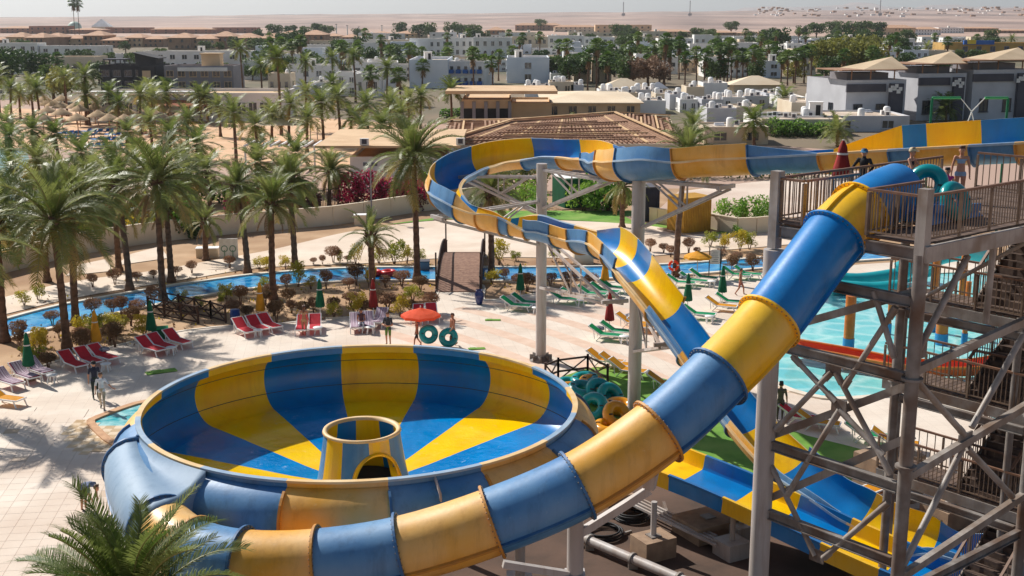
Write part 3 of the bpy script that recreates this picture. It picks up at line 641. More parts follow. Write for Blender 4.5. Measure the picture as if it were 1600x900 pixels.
# ---- wide low run-out channel under the tower
CP = [tuple(At(x, y, Y)) for x, y, Y in ((985, 712, 41.2), (1050, 738, 39.8), (1130, 770, 38.5), (1230, 815, 37.0), (1330, 862, 35.6), (1430, 905, 34.4))] + [(14.2, 33.3, .4), (16.4, 32.4, .35)]
CS = spline(CP, 0.2); CF = frames(CS); wide = thing('family_slide', 'low wide blue and yellow open slide running under the steel tower', 'water slide', (6, 38, 0))
jw = [0] + seg_near([], 0, 1) + [min(range(len(CS)), key=lambda i: (proj(CS[i])[0] - x) ** 2 + (proj(CS[i])[1] - y) ** 2) for x, y in ((1070, 750), (1155, 785), (1222, 812), (1300, 848), (1390, 880))] + [len(CS) - 1]
for k in range(len(jw) - 1):
    yel = k % 2 == 0; mb = MB(); W = 1.05; rows, wn_, wf_, on, of, lips1, lips2, bot = ([] for _ in range(8))
    for p, t, s, u in CF[jw[k]:jw[k + 1] + 1]:
        rows.append([tuple(p + s * W), tuple(p + s * .3 - u * .03), tuple(p - s * .3 - u * .03), tuple(p - s * W)])
        bot.append([tuple(p + s * (W + .06) - u * .12), tuple(p - s * (W + .06) - u * .12)])
        for sg, A_, O_, L_ in ((1, wn_, on, lips1), (-1, wf_, of, lips2)):
            A_.append([tuple(p + s * sg * W), tuple(p + s * sg * (W + .05) + u * .1), tuple(p + s * sg * (W + .08) + u * .5)])
            O_.append([tuple(p + s * sg * (W + .06) - u * .12), tuple(p + s * sg * (W + .13) + u * .46)])
            L_.append([tuple(p + s * sg * (W + .08) + u * .5), tuple(p + s * sg * (W + .2) + u * .5), tuple(p + s * sg * (W + .2) + u * .42), tuple(p + s * sg * (W + .13) + u * .42)])
    mb.quad_strip(rows, 0, True)
    for A_ in (wn_, wf_): mb.quad_strip(A_, 0, True)
    for A_ in (on, of, bot): mb.quad_strip(A_, 1, True)
    for A_ in (lips1, lips2): mb.quad_strip(A_, 2, False)
    mb.build('channel_section', [M_YEL_IN if yel else M_BLUE_IN, M_YEL_NEW if yel else M_BLUE_NEW, M_YEL_NEW if yel else mat('lip_mid_blue', S(40, 110, 170))], wide)
for t_ in (0.3, 0.62):
    p = CS[int(len(CS) * t_)]; 
    for off in (-.7, .7):
        mb = MB(); q = Vector((p.x + off * .4, p.y + off, 0)); mb.tube([q, (q.x, q.y, p.z - .1)], 0.09, 10); mb.box((q.x, q.y, .3), (0.9, 0.9, .6), 0.5); mb.build('support_post', M_PIPE, wide)

# ---- column supports with truss arms
def column(px, py_base, ytop_z, rad, label, arms, Y=None, X=None):
    b = G(px, py_base) if Y is None else Vector((X, Y, 0)); t = thing('support_column', label, 'column', tuple(b))
    mb = MB(); mb.tube([b, b + Vector((0, 0, ytop_z))], rad, 28); mb.build('shaft', M_PIPE, t)
    mb = MB(); mb.lathe([(rad, .35), (rad + .02, .34), (rad + .32, .1), (rad + .32, .02)], 20, tuple(b)); 
    for k in range(8):
        a = R(45 * k); mb.box((b.x + (rad + .16) * math.cos(a), b.y + (rad + .16) * math.sin(a), .22), (.3, .03, .36), a)
    mb.build('base_plate', M_STEEL_D, t)
    for z, h, tip in arms:
        tip = Vector(tip); mb = MB(); a = b + Vector((0, 0, z)); c = b + Vector((0, 0, z - h)); d = (tip - a); d.z = 0; d.normalize(); s = Vector((-d.y, d.x, 0))
        for off in (-.35, .35):
            o_ = s * off; A1, T1, C1 = a + d * rad + s * off * .4, tip + o_, c + d * rad + s * off * .4
            mb.bar(A1, T1, .1, .12); mb.bar(C1, T1 - Vector((0, 0, .12)), .1, .12)
            m1 = A1.lerp(T1, .5); m2 = C1.lerp(T1, .5); mb.bar(m1, m2, .07, .07); mb.bar(A1.lerp(T1, .12), m2, .07, .07)
        mb.bar(tip - s * .6, tip + s * .6, .14, .16); mb.bar(a.lerp(tip, .5) - s * .3, a.lerp(tip, .5) + s * .3, .08, .08)
        mb.build('truss_arm', M_PIPE, t)
    return t
column(845, 565, 10.3, 0.27, 'tall grey pipe column standing on the paving beside the bowl rim, truss arms both ways', [(10.0, 1.9, (4.5, 57.2, 9.95)), (9.6, 1.8, (-2.4, 63.6, 9.3)), (8.4, 2.2, (-3.6, 57.8, 8.05)), (6.6, 2.6, (4.4, 50.6, 5.6))])
column(990, 655, 10.8, 0.29, 'tall grey pipe column rising through the turf beside the pile of inner tubes', [(10.7, 2.0, (8.6, 48.6, 10.8)), (5.6, 2.4, (6.2, 46.6, 4.8))])
# ================================================================== STEEL TOWER
P1 = Vector((6.8, 31.0, 0)); P2 = Vector((9.5, 27.7, 0)); DZ = 12.36
U_ = (P2 - P1).normalized(); V_ = Vector((-U_.y, U_.x, 0)); WU = (P2 - P1).length
def TW(u, v, z): return P1 + U_ * u + V_ * v + Vector((0, 0, z))
tower = thing('slide_tower', 'weathered grey steel slide tower with railed timber deck, cross bracing and stairs', 'tower', tuple(P1))
def tp(name, mb, m): return mb.build(name, m, tower)
LEN = 12.0
# columns
def colm(u, v, z0, z1, r=.16, m=M_STEEL_D, ring=(6.9, 9.1)):
    mb = MB(); mb.tube([TW(u, v, z0), TW(u, v, z1)], r, 20)
    for z in ring:
        if z0 < z < z1: mb.tube([TW(u, v, z - .03), TW(u, v, z + .03)], r + .09, 20)
    mb.box(tuple(TW(u, v, .3)), (1.1, 1.1, .6), math.atan2(U_.y, U_.x), 1); return tp('column', mb, [m, M_CONC])
mb = MB(); mb.tube([TW(0, 0, 0), TW(0, 0, 11.6)], .27, 24); mb.box(tuple(TW(0, 0, .3)), (1.4, 1.4, .6), .5, 1); tp('column', mb, [M_PIPE, M_CONC])
colm(WU, 0, 0, 12.1, .165); colm(WU, 6, 0, 12.1, .15); colm(0, 6, 0, 12.1, .13); colm(WU, LEN, 0, 12.1, .15)
# square corner posts at the deck
for u, v in ((0, 0), (WU, 0)):
    mb = MB(); mb.box(tuple(TW(u, v, DZ + .28)), (.26, .26, 2.0), math.atan2(U_.y, U_.x)); tp('corner_post', mb, M_STEEL)
# deck planks running along u, with a slot for the tube
ang = math.atan2(U_.y, U_.x); k = 0; v = 0.08; SLOT = (0.85, 2.75)
wood_b = [M_WOOD, mat('deck_wood_dark', S(98, 78, 66), S(76, 60, 52), 4, .8, .2, 14)]
while v < LEN:
    segs = [(0.05, SLOT[0]), (SLOT[1], WU)] if v < 2.4 else [(0.05, WU + (3.7 if v > 6 else 0))]
    for a, b in segs:
        mb = MB(); mb.box(tuple(TW((a + b) / 2, v, DZ - .03 + rnd.uniform(0, .006))), (b - a, .185, .05), ang); tp('deck_plank', mb, wood_b[rnd.random() < .3])
    v += .2
def hbeam(a, b, w=.18, h=.32, m=M_STEEL_D):
    mb = MB(); mb.ibeam(a, b, w, h); return tp('beam', mb, m)
# deck edge beams
hbeam(TW(.2, 0, DZ - .27), TW(SLOT[0], 0, DZ - .27)); hbeam(TW(SLOT[1], 0, DZ - .27), TW(WU - .18, 0, DZ - .27))
mb = MB(); mb.bar(TW(WU + .12, -.1, DZ - .24), TW(WU + .12, LEN, DZ - .24), .16, .38); tp('beam', mb, M_STEEL)
hbeam(TW(0, .2, DZ - .27), TW(0, LEN, DZ - .27))
for v in (2.5, 5.9, 8.5, LEN): hbeam(TW(.1, v, DZ - .3), TW(WU - .2, v, DZ - .3), .16, .3)
# face frame between the two front columns and along the side
for z in (10.95, 9.08, 6.3, 4.35): hbeam(TW(.28 if z < 10 else 1.9, 0, z), TW(WU - .18, 0, z), .18, .27)
for z in (9.0, 6.4, 3.5):
    hbeam(TW(WU, .18, z), TW(WU, 5.85, z), .16, .26) if z < 4 else None; hbeam(TW(.2, 6, z), TW(WU - .2, 6, z), .16, .24)
def brace(a, b, r=.07, m=M_STEEL, sq=False):
    mb = MB()
    if sq: mb.bar(a, b, .16, .2)
    else:
        d = (b - a).normalized(); mb.tube([a, b], r, 10)
        for e, s in ((a, 1), (b, -1)): mb.bar(e + d * s * .02, e + d * s * .32, .03, .2)
    return tp('brace', mb, m)
# bracing laid out in the plane of the front face and of the right flank
def on_plane(px, py, o, d):
    r = ray(px, py); n = Vector((-d.y, d.x, 0)); t = (o - Vector((0, 0, CAM_H))).dot(n) / r.dot(n); return Vector((0, 0, CAM_H)) + r * t
def FPx(px, py, v=0.0): return on_plane(px, py, P1 + V_ * v, U_)
def FVx(px, py): return on_plane(px, py, P2 + V_ * .02, V_)
brace(TW(.1, .28, 6.5), TW(WU - .05, .28, 8.95), sq=True); brace(TW(.1, .28, 4.7), TW(WU - .05, .28, 7.6), sq=True); brace(TW(.25, .3, 9.5), TW(WU - .1, .3, 11.2), sq=True)
for a, b in (((1300, 580), (1212, 672)), ((1306, 582), (1392, 742)), ((1238, 556), (1306, 628)), ((1312, 640), (1228, 776)), ((1312, 640), (1380, 712)), ((1400, 480), (1318, 606)), ((1205, 728), (1274, 868)), ((1388, 785), (1286, 872)), ((1365, 455), (1398, 560))): brace(FPx(*a), FPx(*b), .075)
for c in ((1302, 577), (1311, 634), (1276, 868)): mb = MB(); p = FPx(*c); mb.bar(p - U_ * .22, p + U_ * .22, .05, .34); tp('gusset_plate', mb, M_STEEL_D)
for a, b in (((1424, 582), (1640, 484)), ((1416, 746), (1640, 612)), ((1402, 905), (1620, 760))): brace(FVx(*a), FVx(*b), sq=True)
for a, b in (((1436, 545), (1512, 400)), ((1428, 590), (1506, 678)), ((1518, 668), (1612, 500)), ((1504, 700), (1411, 884)), ((1511, 700), (1582, 776)), ((1552, 385), (1540, 505))): brace(FVx(*a), FVx(*b), .085)
for c in ((1508, 688), (1436, 548)): mb = MB(); p = FVx(*c); mb.bar(p - V_ * .3, p + V_ * .3, .05, .4); tp('gusset_plate', mb, M_STEEL_D)
brace(TW(0, .3, 9.2), TW(0, 5.8, 12)); brace(TW(.2, 6, 9.2), TW(WU - .2, 6, 11.9), .06)
# ---- railings: cap, bottom rail, posts and balusters
def baluster_mesh(h):
    mb = MB(); mb.box((0, 0, h / 2), (.022, .022, h)); return mb.mesh('baluster', M_RAIL)
BM = baluster_mesh(.98); NB = [0]
def railing(a, b, parent=tower, h=1.1, sp=.125, slope=False):
    a, b = Vector(a), Vector(b); d = b - a; L = d.length; mb = MB()
    mb.bar(a + Vector((0, 0, h)), b + Vector((0, 0, h)), .08, .06); r = mb.build('railing', M_RAILTOP, parent)
    mb = MB(); mb.bar(a + Vector((0, 0, .1)), b + Vector((0, 0, .1)), .035, .04); mb.build('bottom_rail', M_RAIL, r)
    n = max(1, round(L / 1.4)); org = ORG[r.name]; an = math.atan2(d.y, d.x)
    for i in range(n + 1):
        p = a.lerp(b, i / n); mb = MB(); mb.box((p.x, p.y, p.z + h / 2 - .03), (.06, .06, h - .06), an); mb.build('rail_post', M_RAIL, r)
    m = int(L / sp)
    for i in range(1, m):
        p = a.lerp(b, i / m); o = link(BM, 'baluster', r, (p.x - org[0], p.y - org[1], p.z + .1 - org[2]), an); NB[0] += 1
    return r
railing(TW(.15, -.02, DZ), TW(SLOT[0], -.02, DZ)); railing(TW(SLOT[0], .05, DZ), TW(SLOT[0], 2.3, DZ)); railing(TW(SLOT[1], .05, DZ), TW(SLOT[1], 2.3, DZ)); railing(TW(SLOT[1], -.02, DZ), TW(WU - .15, -.02, DZ))
railing(TW(0, .2, DZ), TW(0, 7.6, DZ), sp=.15); railing(TW(WU, .2, DZ), TW(WU, LEN - 1, DZ))
railing(TW(.1, 9.4, DZ), TW(WU, 9.4, DZ), sp=.2)
# ---- stairs with landings at the back
def stair(u0, v0, z0, u1, v1, z1, w):
    a, b = TW(u0, v0, z0), TW(u1, v1, z1); d = (b - a); h = Vector((d.x, d.y, 0)); hn = h.normalized(); s = Vector((-hn.y, hn.x, 0)); n = int(abs(z1 - z0) / .19)
    mb = MB(); 
    for sg in (-1, 1): mb.bar(a + s * sg * w / 2 - Vector((0, 0, .1)), b + s * sg * w / 2 - Vector((0, 0, .1)), .06, .3)
    st = tp('staircase', mb, M_STEEL_D); an = math.atan2(hn.y, hn.x)
    for i in range(n):
        p = a.lerp(b, (i + .5) / n); mb = MB(); mb.box(tuple(p), (.3, w - .08, .045), an); mb.build('step', M_WOOD, st)
    for sg in (-1, 1): railing(a + s * sg * w / 2, b + s * sg * w / 2, sp=.3)
def landing(u0, u1, v0, v1, z):
    n = int((v1 - v0) / .22); mb = MB(); mb.bar(TW(u0, v0, z - .2), TW(u1, v0, z - .2), .12, .3); mb.bar(TW(u0, v1, z - .2), TW(u1, v1, z - .2), .12, .3); mb.bar(TW(u0, v0, z - .2), TW(u0, v1, z - .2), .12, .3); mb.bar(TW(u1, v0, z - .2), TW(u1, v1, z - .2), .12, .3)
    ld = tp('landing', mb, M_STEEL_D)
    for i in range(n):
        mb = MB(); mb.box(tuple(TW((u0 + u1) / 2, v0 + (i + .5) * (v1 - v0) / n, z - .02)), (u1 - u0, (v1 - v0) / n - .02, .05), ang); mb.build('landing_plank', M_WOOD, ld)
# walkways on the right at three levels, joined by flights of stairs
def walkway(a, b, z, dep):
    a, b = Vector((*a, z)), Vector((*b, z)); d = (b - a).normalized(); s = Vector((-d.y, d.x, 0)); L = (b - a).length; n = int(L / .2); mb = MB()
    mb.bar(a - Vector((0, 0, .22)), b - Vector((0, 0, .22)), .12, .32); mb.bar(a + s * dep - Vector((0, 0, .22)), b + s * dep - Vector((0, 0, .22)), .12, .32); ld = tp('walkway', mb, M_STEEL_D)
    for i in range(n): p = a.lerp(b, (i + .5) / n) + s * dep / 2; mb = MB(); mb.box((p.x, p.y, z - .02), (L / n - .02, dep, .05), math.atan2(d.y, d.x)); mb.build('walkway_plank', wood_b[i % 3 == 0], ld)
    railing(a, b, sp=.14); railing(a + s * dep, b + s * dep, sp=.28)
def flight(a, b, z0, z1, w):
    a, b = Vector((*a, z0)), Vector((*b, z1)); d = b - a; h = Vector((d.x, d.y, 0)).normalized(); s = Vector((-h.y, h.x, 0)); n = int((z0 - z1) / .19); mb = MB()
    for k in (0, 1): mb.bar(a + s * w * k - Vector((0, 0, .12)), b + s * w * k - Vector((0, 0, .12)), .07, .34)
    st = tp('staircase', mb, M_STEEL_D); an = math.atan2(h.y, h.x)
    for i in range(n): p = a.lerp(b, (i + .5) / n) + s * w / 2; mb = MB(); mb.box(tuple(p), (.3, w - .08, .05), an); mb.box((p.x + h.x * .14, p.y + h.y * .14, p.z - .09), (.02, w - .08, .15), an); mb.build('step', wood_b[1], st)
    railing(a, b, sp=.16); railing(a + s * w, b + s * w, sp=.3)
for z in (9.0, 6.25, 3.2): walkway((11.9, 37.4), (15.6, 32.9), z, 1.4)
FA, FB = (16.7, 37.6), (13.9, 35.6)
flight(FA, FB, 12.3, 9.0, 1.7); flight(FA, FB, 9.0, 6.25, 1.7); flight(FA, FB, 6.25, 3.2, 1.7); flight((15.6, 35.6), (13.0, 33.6), 3.2, .2, 1.5)
for x, y, h in ((12.3, 37.0, 9), (14.7, 34.1, 9), (13.2, 38.3, 9), (16.9, 36.2, 12.2), (17.8, 38.4, 12.2)): mb = MB(); mb.tube([(x, y, 0), (x, y, h)], .11, 12); mb.box((x, y, .25), (.9, .9, .5), .6, 1); tp('column', mb, [M_STEEL_D, M_CONC])
# ================================================================== VEGETATION
def leaf_mat(name, c1, c2, trans=0.25, rough=0.5, spec=0.4):
    m = bpy.data.materials.new(name); MATS[name] = m; m.use_nodes = True; nt = m.node_tree; L = nt.links; b = nt.nodes['Principled BSDF']
    oi = nt.nodes.new('ShaderNodeObjectInfo'); tc = nt.nodes.new('ShaderNodeTexCoord'); n = nt.nodes.new('ShaderNodeTexNoise'); n.inputs['Scale'].default_value = 1.6; n.inputs['Detail'].default_value = 6
    L.new(tc.outputs['Object'], n.inputs['Vector']); ad = nt.nodes.new('ShaderNodeMath'); ad.operation = 'ADD'; mu = nt.nodes.new('ShaderNodeMath'); mu.operation = 'MULTIPLY_ADD'
    mu.inputs[1].default_value = 0.6; mu.inputs[2].default_value = -0.3; L.new(oi.outputs['Random'], mu.inputs[0]); L.new(mu.outputs[0], ad.inputs[0]); L.new(n.outputs['Fac'], ad.inputs[1])
    r = nt.nodes.new('ShaderNodeValToRGB'); r.color_ramp.elements[0].position = 0.25; r.color_ramp.elements[1].position = 0.75; r.color_ramp.elements[0].color = (*c1, 1); r.color_ramp.elements[1].color = (*c2, 1)
    L.new(ad.outputs[0], r.inputs[0]); L.new(r.outputs[0], b.inputs['Base Color']); b.inputs['Roughness'].default_value = rough; b.inputs['Specular IOR Level'].default_value = spec
    tr = nt.nodes.new('ShaderNodeBsdfTranslucent'); L.new(r.outputs[0], tr.inputs[0]); ms = nt.nodes.new('ShaderNodeMixShader'); ms.inputs[0].default_value = trans
    L.new(b.outputs[0], ms.inputs[1]); L.new(tr.outputs[0], ms.inputs[2]); L.new(ms.outputs[0], nt.nodes['Material Output'].inputs[0]); return m
M_FROND = leaf_mat('date_frond', S(100, 116, 50), S(146, 152, 86), 0.42, 0.45)
M_FRONDY = leaf_mat('date_frond_yellowing', S(150, 138, 62), S(176, 150, 84), 0.3)
M_FROND_H = leaf_mat('date_frond_near', S(86, 108, 42), S(132, 142, 76), 0.36, 0.5, 0.3)
M_RACHIS = mat('rachis', S(150, 148, 86), S(126, 118, 66), 3, 0.5)
M_FAN = leaf_mat('fan_leaf', S(80, 110, 46), S(118, 138, 68), 0.35)
M_SKIRT = leaf_mat('dead_skirt', S(132, 100, 68), S(164, 130, 92), 0.1, 0.9)
M_TRUNK = mat('palm_trunk', S(128, 98, 78), S(88, 66, 52), 2.2, 0.95, 0.8, 9, stretch=(1, 1, 2.2), bdist=0.05)
M_TWIG = mat('twig_bark', S(120, 92, 72), S(92, 70, 54), 6, 0.95)
M_GLOBE = leaf_mat('globe_brown_leaf', S(138, 104, 78), S(172, 132, 102), 0.3, 0.8)
M_GLOBED = leaf_mat('globe_dark_leaf', S(112, 88, 62), S(140, 108, 78), 0.3, 0.8)
M_CROTON = leaf_mat('croton_leaf', S(150, 156, 50), S(214, 188, 60), 0.4)
M_GREEN = leaf_mat('green_leaf', S(104, 148, 52), S(150, 182, 76), 0.4)
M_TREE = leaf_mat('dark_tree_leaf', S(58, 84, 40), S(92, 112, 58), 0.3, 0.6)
M_OLIVE = leaf_mat('olive_tree_leaf', S(132, 134, 62), S(160, 152, 78), 0.35, 0.6)
M_DRYBUSH = leaf_mat('dry_bush_leaf', S(132, 104, 84), S(158, 128, 102), 0.15, 0.8)
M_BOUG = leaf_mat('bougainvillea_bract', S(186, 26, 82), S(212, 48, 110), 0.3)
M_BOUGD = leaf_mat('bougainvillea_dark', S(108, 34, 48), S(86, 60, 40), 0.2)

def frond_mesh(name, L, lift, droop, pairs, ll, m, wid=0.05, vee=0.5, seed=0):
    """one feather leaf along +X: rachis arc plus leaflet blades"""
    r = random.Random(seed); mb = MB(); N = 12; pts = []; x = z = 0.0; a = lift
    for i in range(N + 1):
        pts.append(Vector((x, 0.10 * math.sin(i * .5 + seed) * (i / N), z))); st = L / N; x += math.cos(a) * st; z += math.sin(a) * st; a -= droop / N * (0.5 + 1.0 * i / N)
    mb.tube(pts, [0.035 * (1 - .85 * i / N) + .006 for i in range(N + 1)], 4, 1, False)
    for k in range(pairs):
        t = 0.12 + 0.88 * (k + r.random() * .6) / pairs; f = min(t * N, N - .001); i = int(f); p = pts[i].lerp(pts[i + 1], f - i); d = (pts[i + 1] - pts[i]).normalized()
        up = Vector((0, 1, 0)).cross(d) * -1; 
        if up.z < 0: up = -up
        le = ll * (0.55 + 0.6 * math.sin(math.pi * min(1, t * .86 + .1))) * r.uniform(.85, 1.12)
        for sg in (-1, 1):
            fw = 0.55 + 0.55 * t + r.uniform(-.1, .1); dirv = (d * fw + Vector((0, sg, 0)) * 1.0 + up * (vee * r.uniform(.5, 1.2))).normalized()
            tip = p + dirv * le - Vector((0, 0, le * .22 * r.uniform(.4, 1.3))); mid = p + dirv * le * .55; w = d * wid
            b = len(mb.v); mb.v.extend([tuple(p - w * .5), tuple(p + w * .5), tuple(mid + w * .55), tuple(mid - w * .55), tuple(tip)])
            mb.f += [(b, b + 1, b + 2, b + 3), (b + 3, b + 2, b + 4)]; mb.m += [0, 0]; mb.sm += [False, False]
    return mb.mesh(name, [m, M_RACHIS])
# frond shapes: upright, spreading, hanging
FR_MID = [[frond_mesh('frond', 2.9, R(10), R(62), 44, .52, M_FROND, .042, .45, s), frond_mesh('frond', 3.0, R(6), R(84), 44, .52, M_FROND, .042, .4, s + 5), frond_mesh('frond', 2.8, R(0), R(66), 42, .5, M_FROND if s else M_FRONDY, .042, .3, s + 9)] for s in range(2)]
FR_HERO = [[frond_mesh('frond', 3.1, R(8), R(46), 96, .52, M_FROND_H, .026, .55, s), frond_mesh('frond', 3.2, R(6), R(66), 96, .52, M_FROND_H, .026, .5, s + 4), frond_mesh('frond', 3.0, R(0), R(60), 90, .5, M_FROND_H, .026, .4, s + 8)] for s in range(2)]
FR_DEAD = frond_mesh('dead_frond', 2.6, R(0), R(40), 34, .4, M_SKIRT, .05, .1, 3)
def trunk_mb(h, lean, r0=.24, r1=.17, n=10, rings=26):
    mb = MB(); pts = []; rr = []
    K = max(6, int(rings))
    for i in range(K + 1):
        t = i / K; pts.append(Vector((lean[0] * t * t, lean[1] * t * t, h * t))); rr.append((r0 + (r1 - r0) * t + (.12 * (1 - t * 9) if t < .11 else 0)) * (1 + (.09 if i % 2 else -.04)))
    mb.tube(pts, rr, n); return mb
def boots(mb, c, n=26):
    for k in range(n):
        a = k * 2.4; z = -.75 + .85 * k / n; r = .2; p = Vector((c[0] + r * math.cos(a), c[1] + r * math.sin(a), c[2] + z)); q = p + Vector((math.cos(a) * .24, math.sin(a) * .24, .3)); mb.bar(p, q, .12, .05)
def date_palm(base, h, lean, label, group, spread=1.0, nf=46, seed=0, hero=False, rad=None):
    r = random.Random(seed); t = thing('palm_tree', label, 'palm tree', tuple(base), 0, group)
    mb = trunk_mb(h, lean, .27 * (rad or 1), .19 * (rad or 1)); tr = mb.build('trunk', M_TRUNK, t, world=False)
    top = Vector((lean[0], lean[1], h)); mb = MB(); mb.ball(tuple(top - Vector((0, 0, .15))), .3 * spread, 10, 6, 0, 1.3); boots(mb, top); cr = mb.build('crown', M_TRUNK, t, world=False)
    fam = (FR_HERO if hero else FR_MID); wind = r.uniform(-.6, .9) if not hero else 0; tilt = (r.uniform(-.16, .16), r.uniform(-.16, .16)); nf = int(nf * (1 if hero else r.uniform(.72, 1.0)))
    for k in range(nf):
        f = k / nf; el = R(82) - R(112 if not hero else 92) * f ** (0.9 if not hero else 1.15) + r.uniform(-.12, .12); az = k * 2.39996 + r.uniform(-.4, .4); az += (0 if hero else .42) * math.sin(wind - az); kind = 0 if f < .36 else 1 if f < .8 else 2
        el += tilt[0] * math.cos(az) + tilt[1] * math.sin(az) + (0 if hero else r.uniform(-.16, .16))
        o = link(fam[r.randrange(2)][kind], 'frond', cr, tuple(top + Vector((math.cos(az) * .12, math.sin(az) * .12, .12 - .3 * f))))
        o.rotation_euler = (r.uniform(-.3, .3), -el, az); s = spread * r.uniform(.74, 1.14) * (.8 if f < .12 else 1); o.scale = (s, s, s)
    for k in range(5 if not hero else 3):      # dead fronds hanging against the trunk
        az = r.uniform(0, 6.28); o = link(FR_DEAD, 'dead_frond', cr, tuple(top + Vector((math.cos(az) * .2, math.sin(az) * .2, -.45)))); o.rotation_euler = (0, R(r.uniform(38, 66)), az); s = spread * r.uniform(.55, .8); o.scale = (s, s, s)
    return t
def crown_mesh_date(seed, nf=34, L=2.8, pairs=13):
    r = random.Random(seed); mb = MB()
    for k in range(nf):
        f = k / nf; el = R(76) - R(112) * f ** .9 + r.uniform(-.15, .15); az = k * 2.39996 + r.uniform(-.25, .25); a = el; p = Vector((0, 0, 0)); N = 5; ds = Vector((math.cos(az), math.sin(az), 0)); sd = Vector((-ds.y, ds.x, 0)); pts = [p]
        for i in range(N): p = p + ds * (math.cos(a) * L / N) + Vector((0, 0, math.sin(a) * L / N)); a -= R(70) / N * (.5 + i / N); pts.append(p)
        mi = 1 if f > .86 and r.random() < .6 else 0
        for q in range(pairs):
            t = .1 + .88 * q / pairs; u = t * N; i = min(N - 1, int(u)); b = pts[i].lerp(pts[i + 1], u - i); d = (pts[i + 1] - pts[i]).normalized(); le = .62 * (.5 + .7 * math.sin(math.pi * min(1, t * .85 + .1)))
            for sg in (-1, 1):
                dv = (d * .8 + sd * sg + Vector((0, 0, .3 * r.random()))).normalized(); tip = b + dv * le - Vector((0, 0, .18 * r.random())); w = d * .09
                mb.poly([tuple(b - w), tuple(b + w), tuple(tip)], mi)
    return mb
def crown_mesh_fan(seed, nf=30):
    r = random.Random(seed); mb = MB()
    for k in range(nf):
        f = k / nf; el = R(80) - R(125) * f + r.uniform(-.15, .15); az = k * 2.39996 + r.uniform(-.3, .3); d = Vector((math.cos(az) * math.cos(el), math.sin(az) * math.cos(el), math.sin(el))); s = Vector((-math.sin(az), math.cos(az), 0)); u = s.cross(d) * -1
        p = d * .85; mb.bar((0, 0, 0), tuple(p), .04, .03, 0)
        for q in range(9):
            a = R(-80 + 20 * q); dv = d * math.cos(a) + s * math.sin(a); tip = p + dv * .75 * r.uniform(.85, 1.1) - Vector((0, 0, .22)); w = (s * math.cos(a) - d * math.sin(a)) * .1
            mb.poly([tuple(p), tuple(p + dv * .4 - w), tuple(tip), tuple(p + dv * .4 + w)], 0)
    for k in range(22):       # hanging dead skirt
        az = k * 2.4; z = -.3 - 1.3 * (k / 22); p = Vector((math.cos(az) * .2, math.sin(az) * .2, z)); q = p + Vector((math.cos(az) * .35, math.sin(az) * .35, -.6)); s = Vector((-math.sin(az), math.cos(az), 0)) * .16
        mb.poly([tuple(p - s), tuple(p + s), tuple(q + s * .5), tuple(q - s * .5)], 1)
    return mb
CR_DATE = [crown_mesh_date(s).mesh('crown', [M_FROND, M_FRONDY]) for s in range(4)]
CR_FAN = [crown_mesh_fan(s).mesh('crown', [M_FAN, M_SKIRT]) for s in range(3)]
TRUNKS = {}
def far_palm(base, h, label, group, kind='d', spread=1.0, seed=0):
    r = random.Random(seed); t = thing('palm_tree', label, 'palm tree', tuple(base), r.uniform(0, 6.3), group)
    key = (kind, round(h * 2) / 2)
    if key not in TRUNKS: TRUNKS[key] = trunk_mb(key[1], (.25, .1), .22 if kind == 'd' else .2, .16, 7, 12).mesh('trunk', M_TRUNK)
    link(TRUNKS[key], 'trunk', t); fam = CR_DATE if kind == 'd' else CR_FAN
    link(fam[r.randrange(len(fam))], 'crown', t, (.25, .1, key[1]), None, spread * (1.0 if kind == 'd' else 1.15)); return t

# foreground palm at the lower left, seen from above
hero = date_palm((-7.75, 22.0, 0), 5.9, (.15, .1), 'big feathery date palm in the foreground, seen from above, in front of the bowl', None, 0.82, 64, 3, True)
# near and middle date palms (base px, crown px, crown spread)
NEARP = [(8, 535, -4, 345, 1.1), (105, 546, 82, 345, 1.25), (119, 508, 112, 315, 1.15), (74, 441, 70, 335, .95), (186, 424, 181, 318, .9), (203, 455, 181, 290, 1.0), (255, 470, 244, 283, 1.22), (268, 441, 258, 320, .9), (322, 407, 320, 345, .6), (387, 427, 370, 290, .85), (427, 468, 423, 318, .92), (461, 418, 450, 283, .95), (515, 332, 516, 268, .92), (583, 482, 578, 368, .66), (652, 440, 645, 246, 1.2), (768, 432, 766, 300, .85), (972, 356, 972, 290, .8), (1056, 432, 1073, 235, .85)]
NPL = ['date palm cut off by the left picture edge, trunk beside the river', 'tall leaning date palm with the widest crown, trunk base nearest the bowl at left', 'date palm directly behind the big leaning one at left, trunks nearly touching', 'short-trunked date palm before the white garden wall at far left', 'slim date palm standing against the white wall, behind its twin', 'slim leaning date palm between the white path and the river at left', 'large full-crowned date palm on the river bank near the dark bridge rail', 'date palm close beside the large full-crowned one, on the far bank', 'small stubby palm next to the painted goal board', 'date palm leaning left on the far bank, right of the goal board', 'date palm in the near bed above the first pair of red loungers', 'date palm on the far bank at the left end of the pale court', 'round-crowned date palm behind the white wall before the bougainvillea', 'low young date palm in the near bed beside the river, left of the footbridge', 'tallest single date palm, left of the arched footbridge', 'date palm trunk seen below the flume, right of the footbridge', 'palm behind the grey column near the green shed', 'slim palm trunk with a lifebuoy beside the yellow shed']
for k, (bx, by, cx_, cy_, sp) in enumerate(NEARP):
    b = G(bx, by); t = At(cx_, cy_, b.y); date_palm(b, t.z, (t.x - b.x, rnd.uniform(-.4, .4)), NPL[k], 'date palms in the river garden', sp, 54 if sp > .8 else 36, 20 + k, False, .84)

date_palm(Vector((-25.2, 52.8, 0)), 7.2, (.2, 0), 'date palm just beyond the left picture edge casting the feathery shadow on the plaza', 'date palms in the river garden', 1.2, 50, 61)
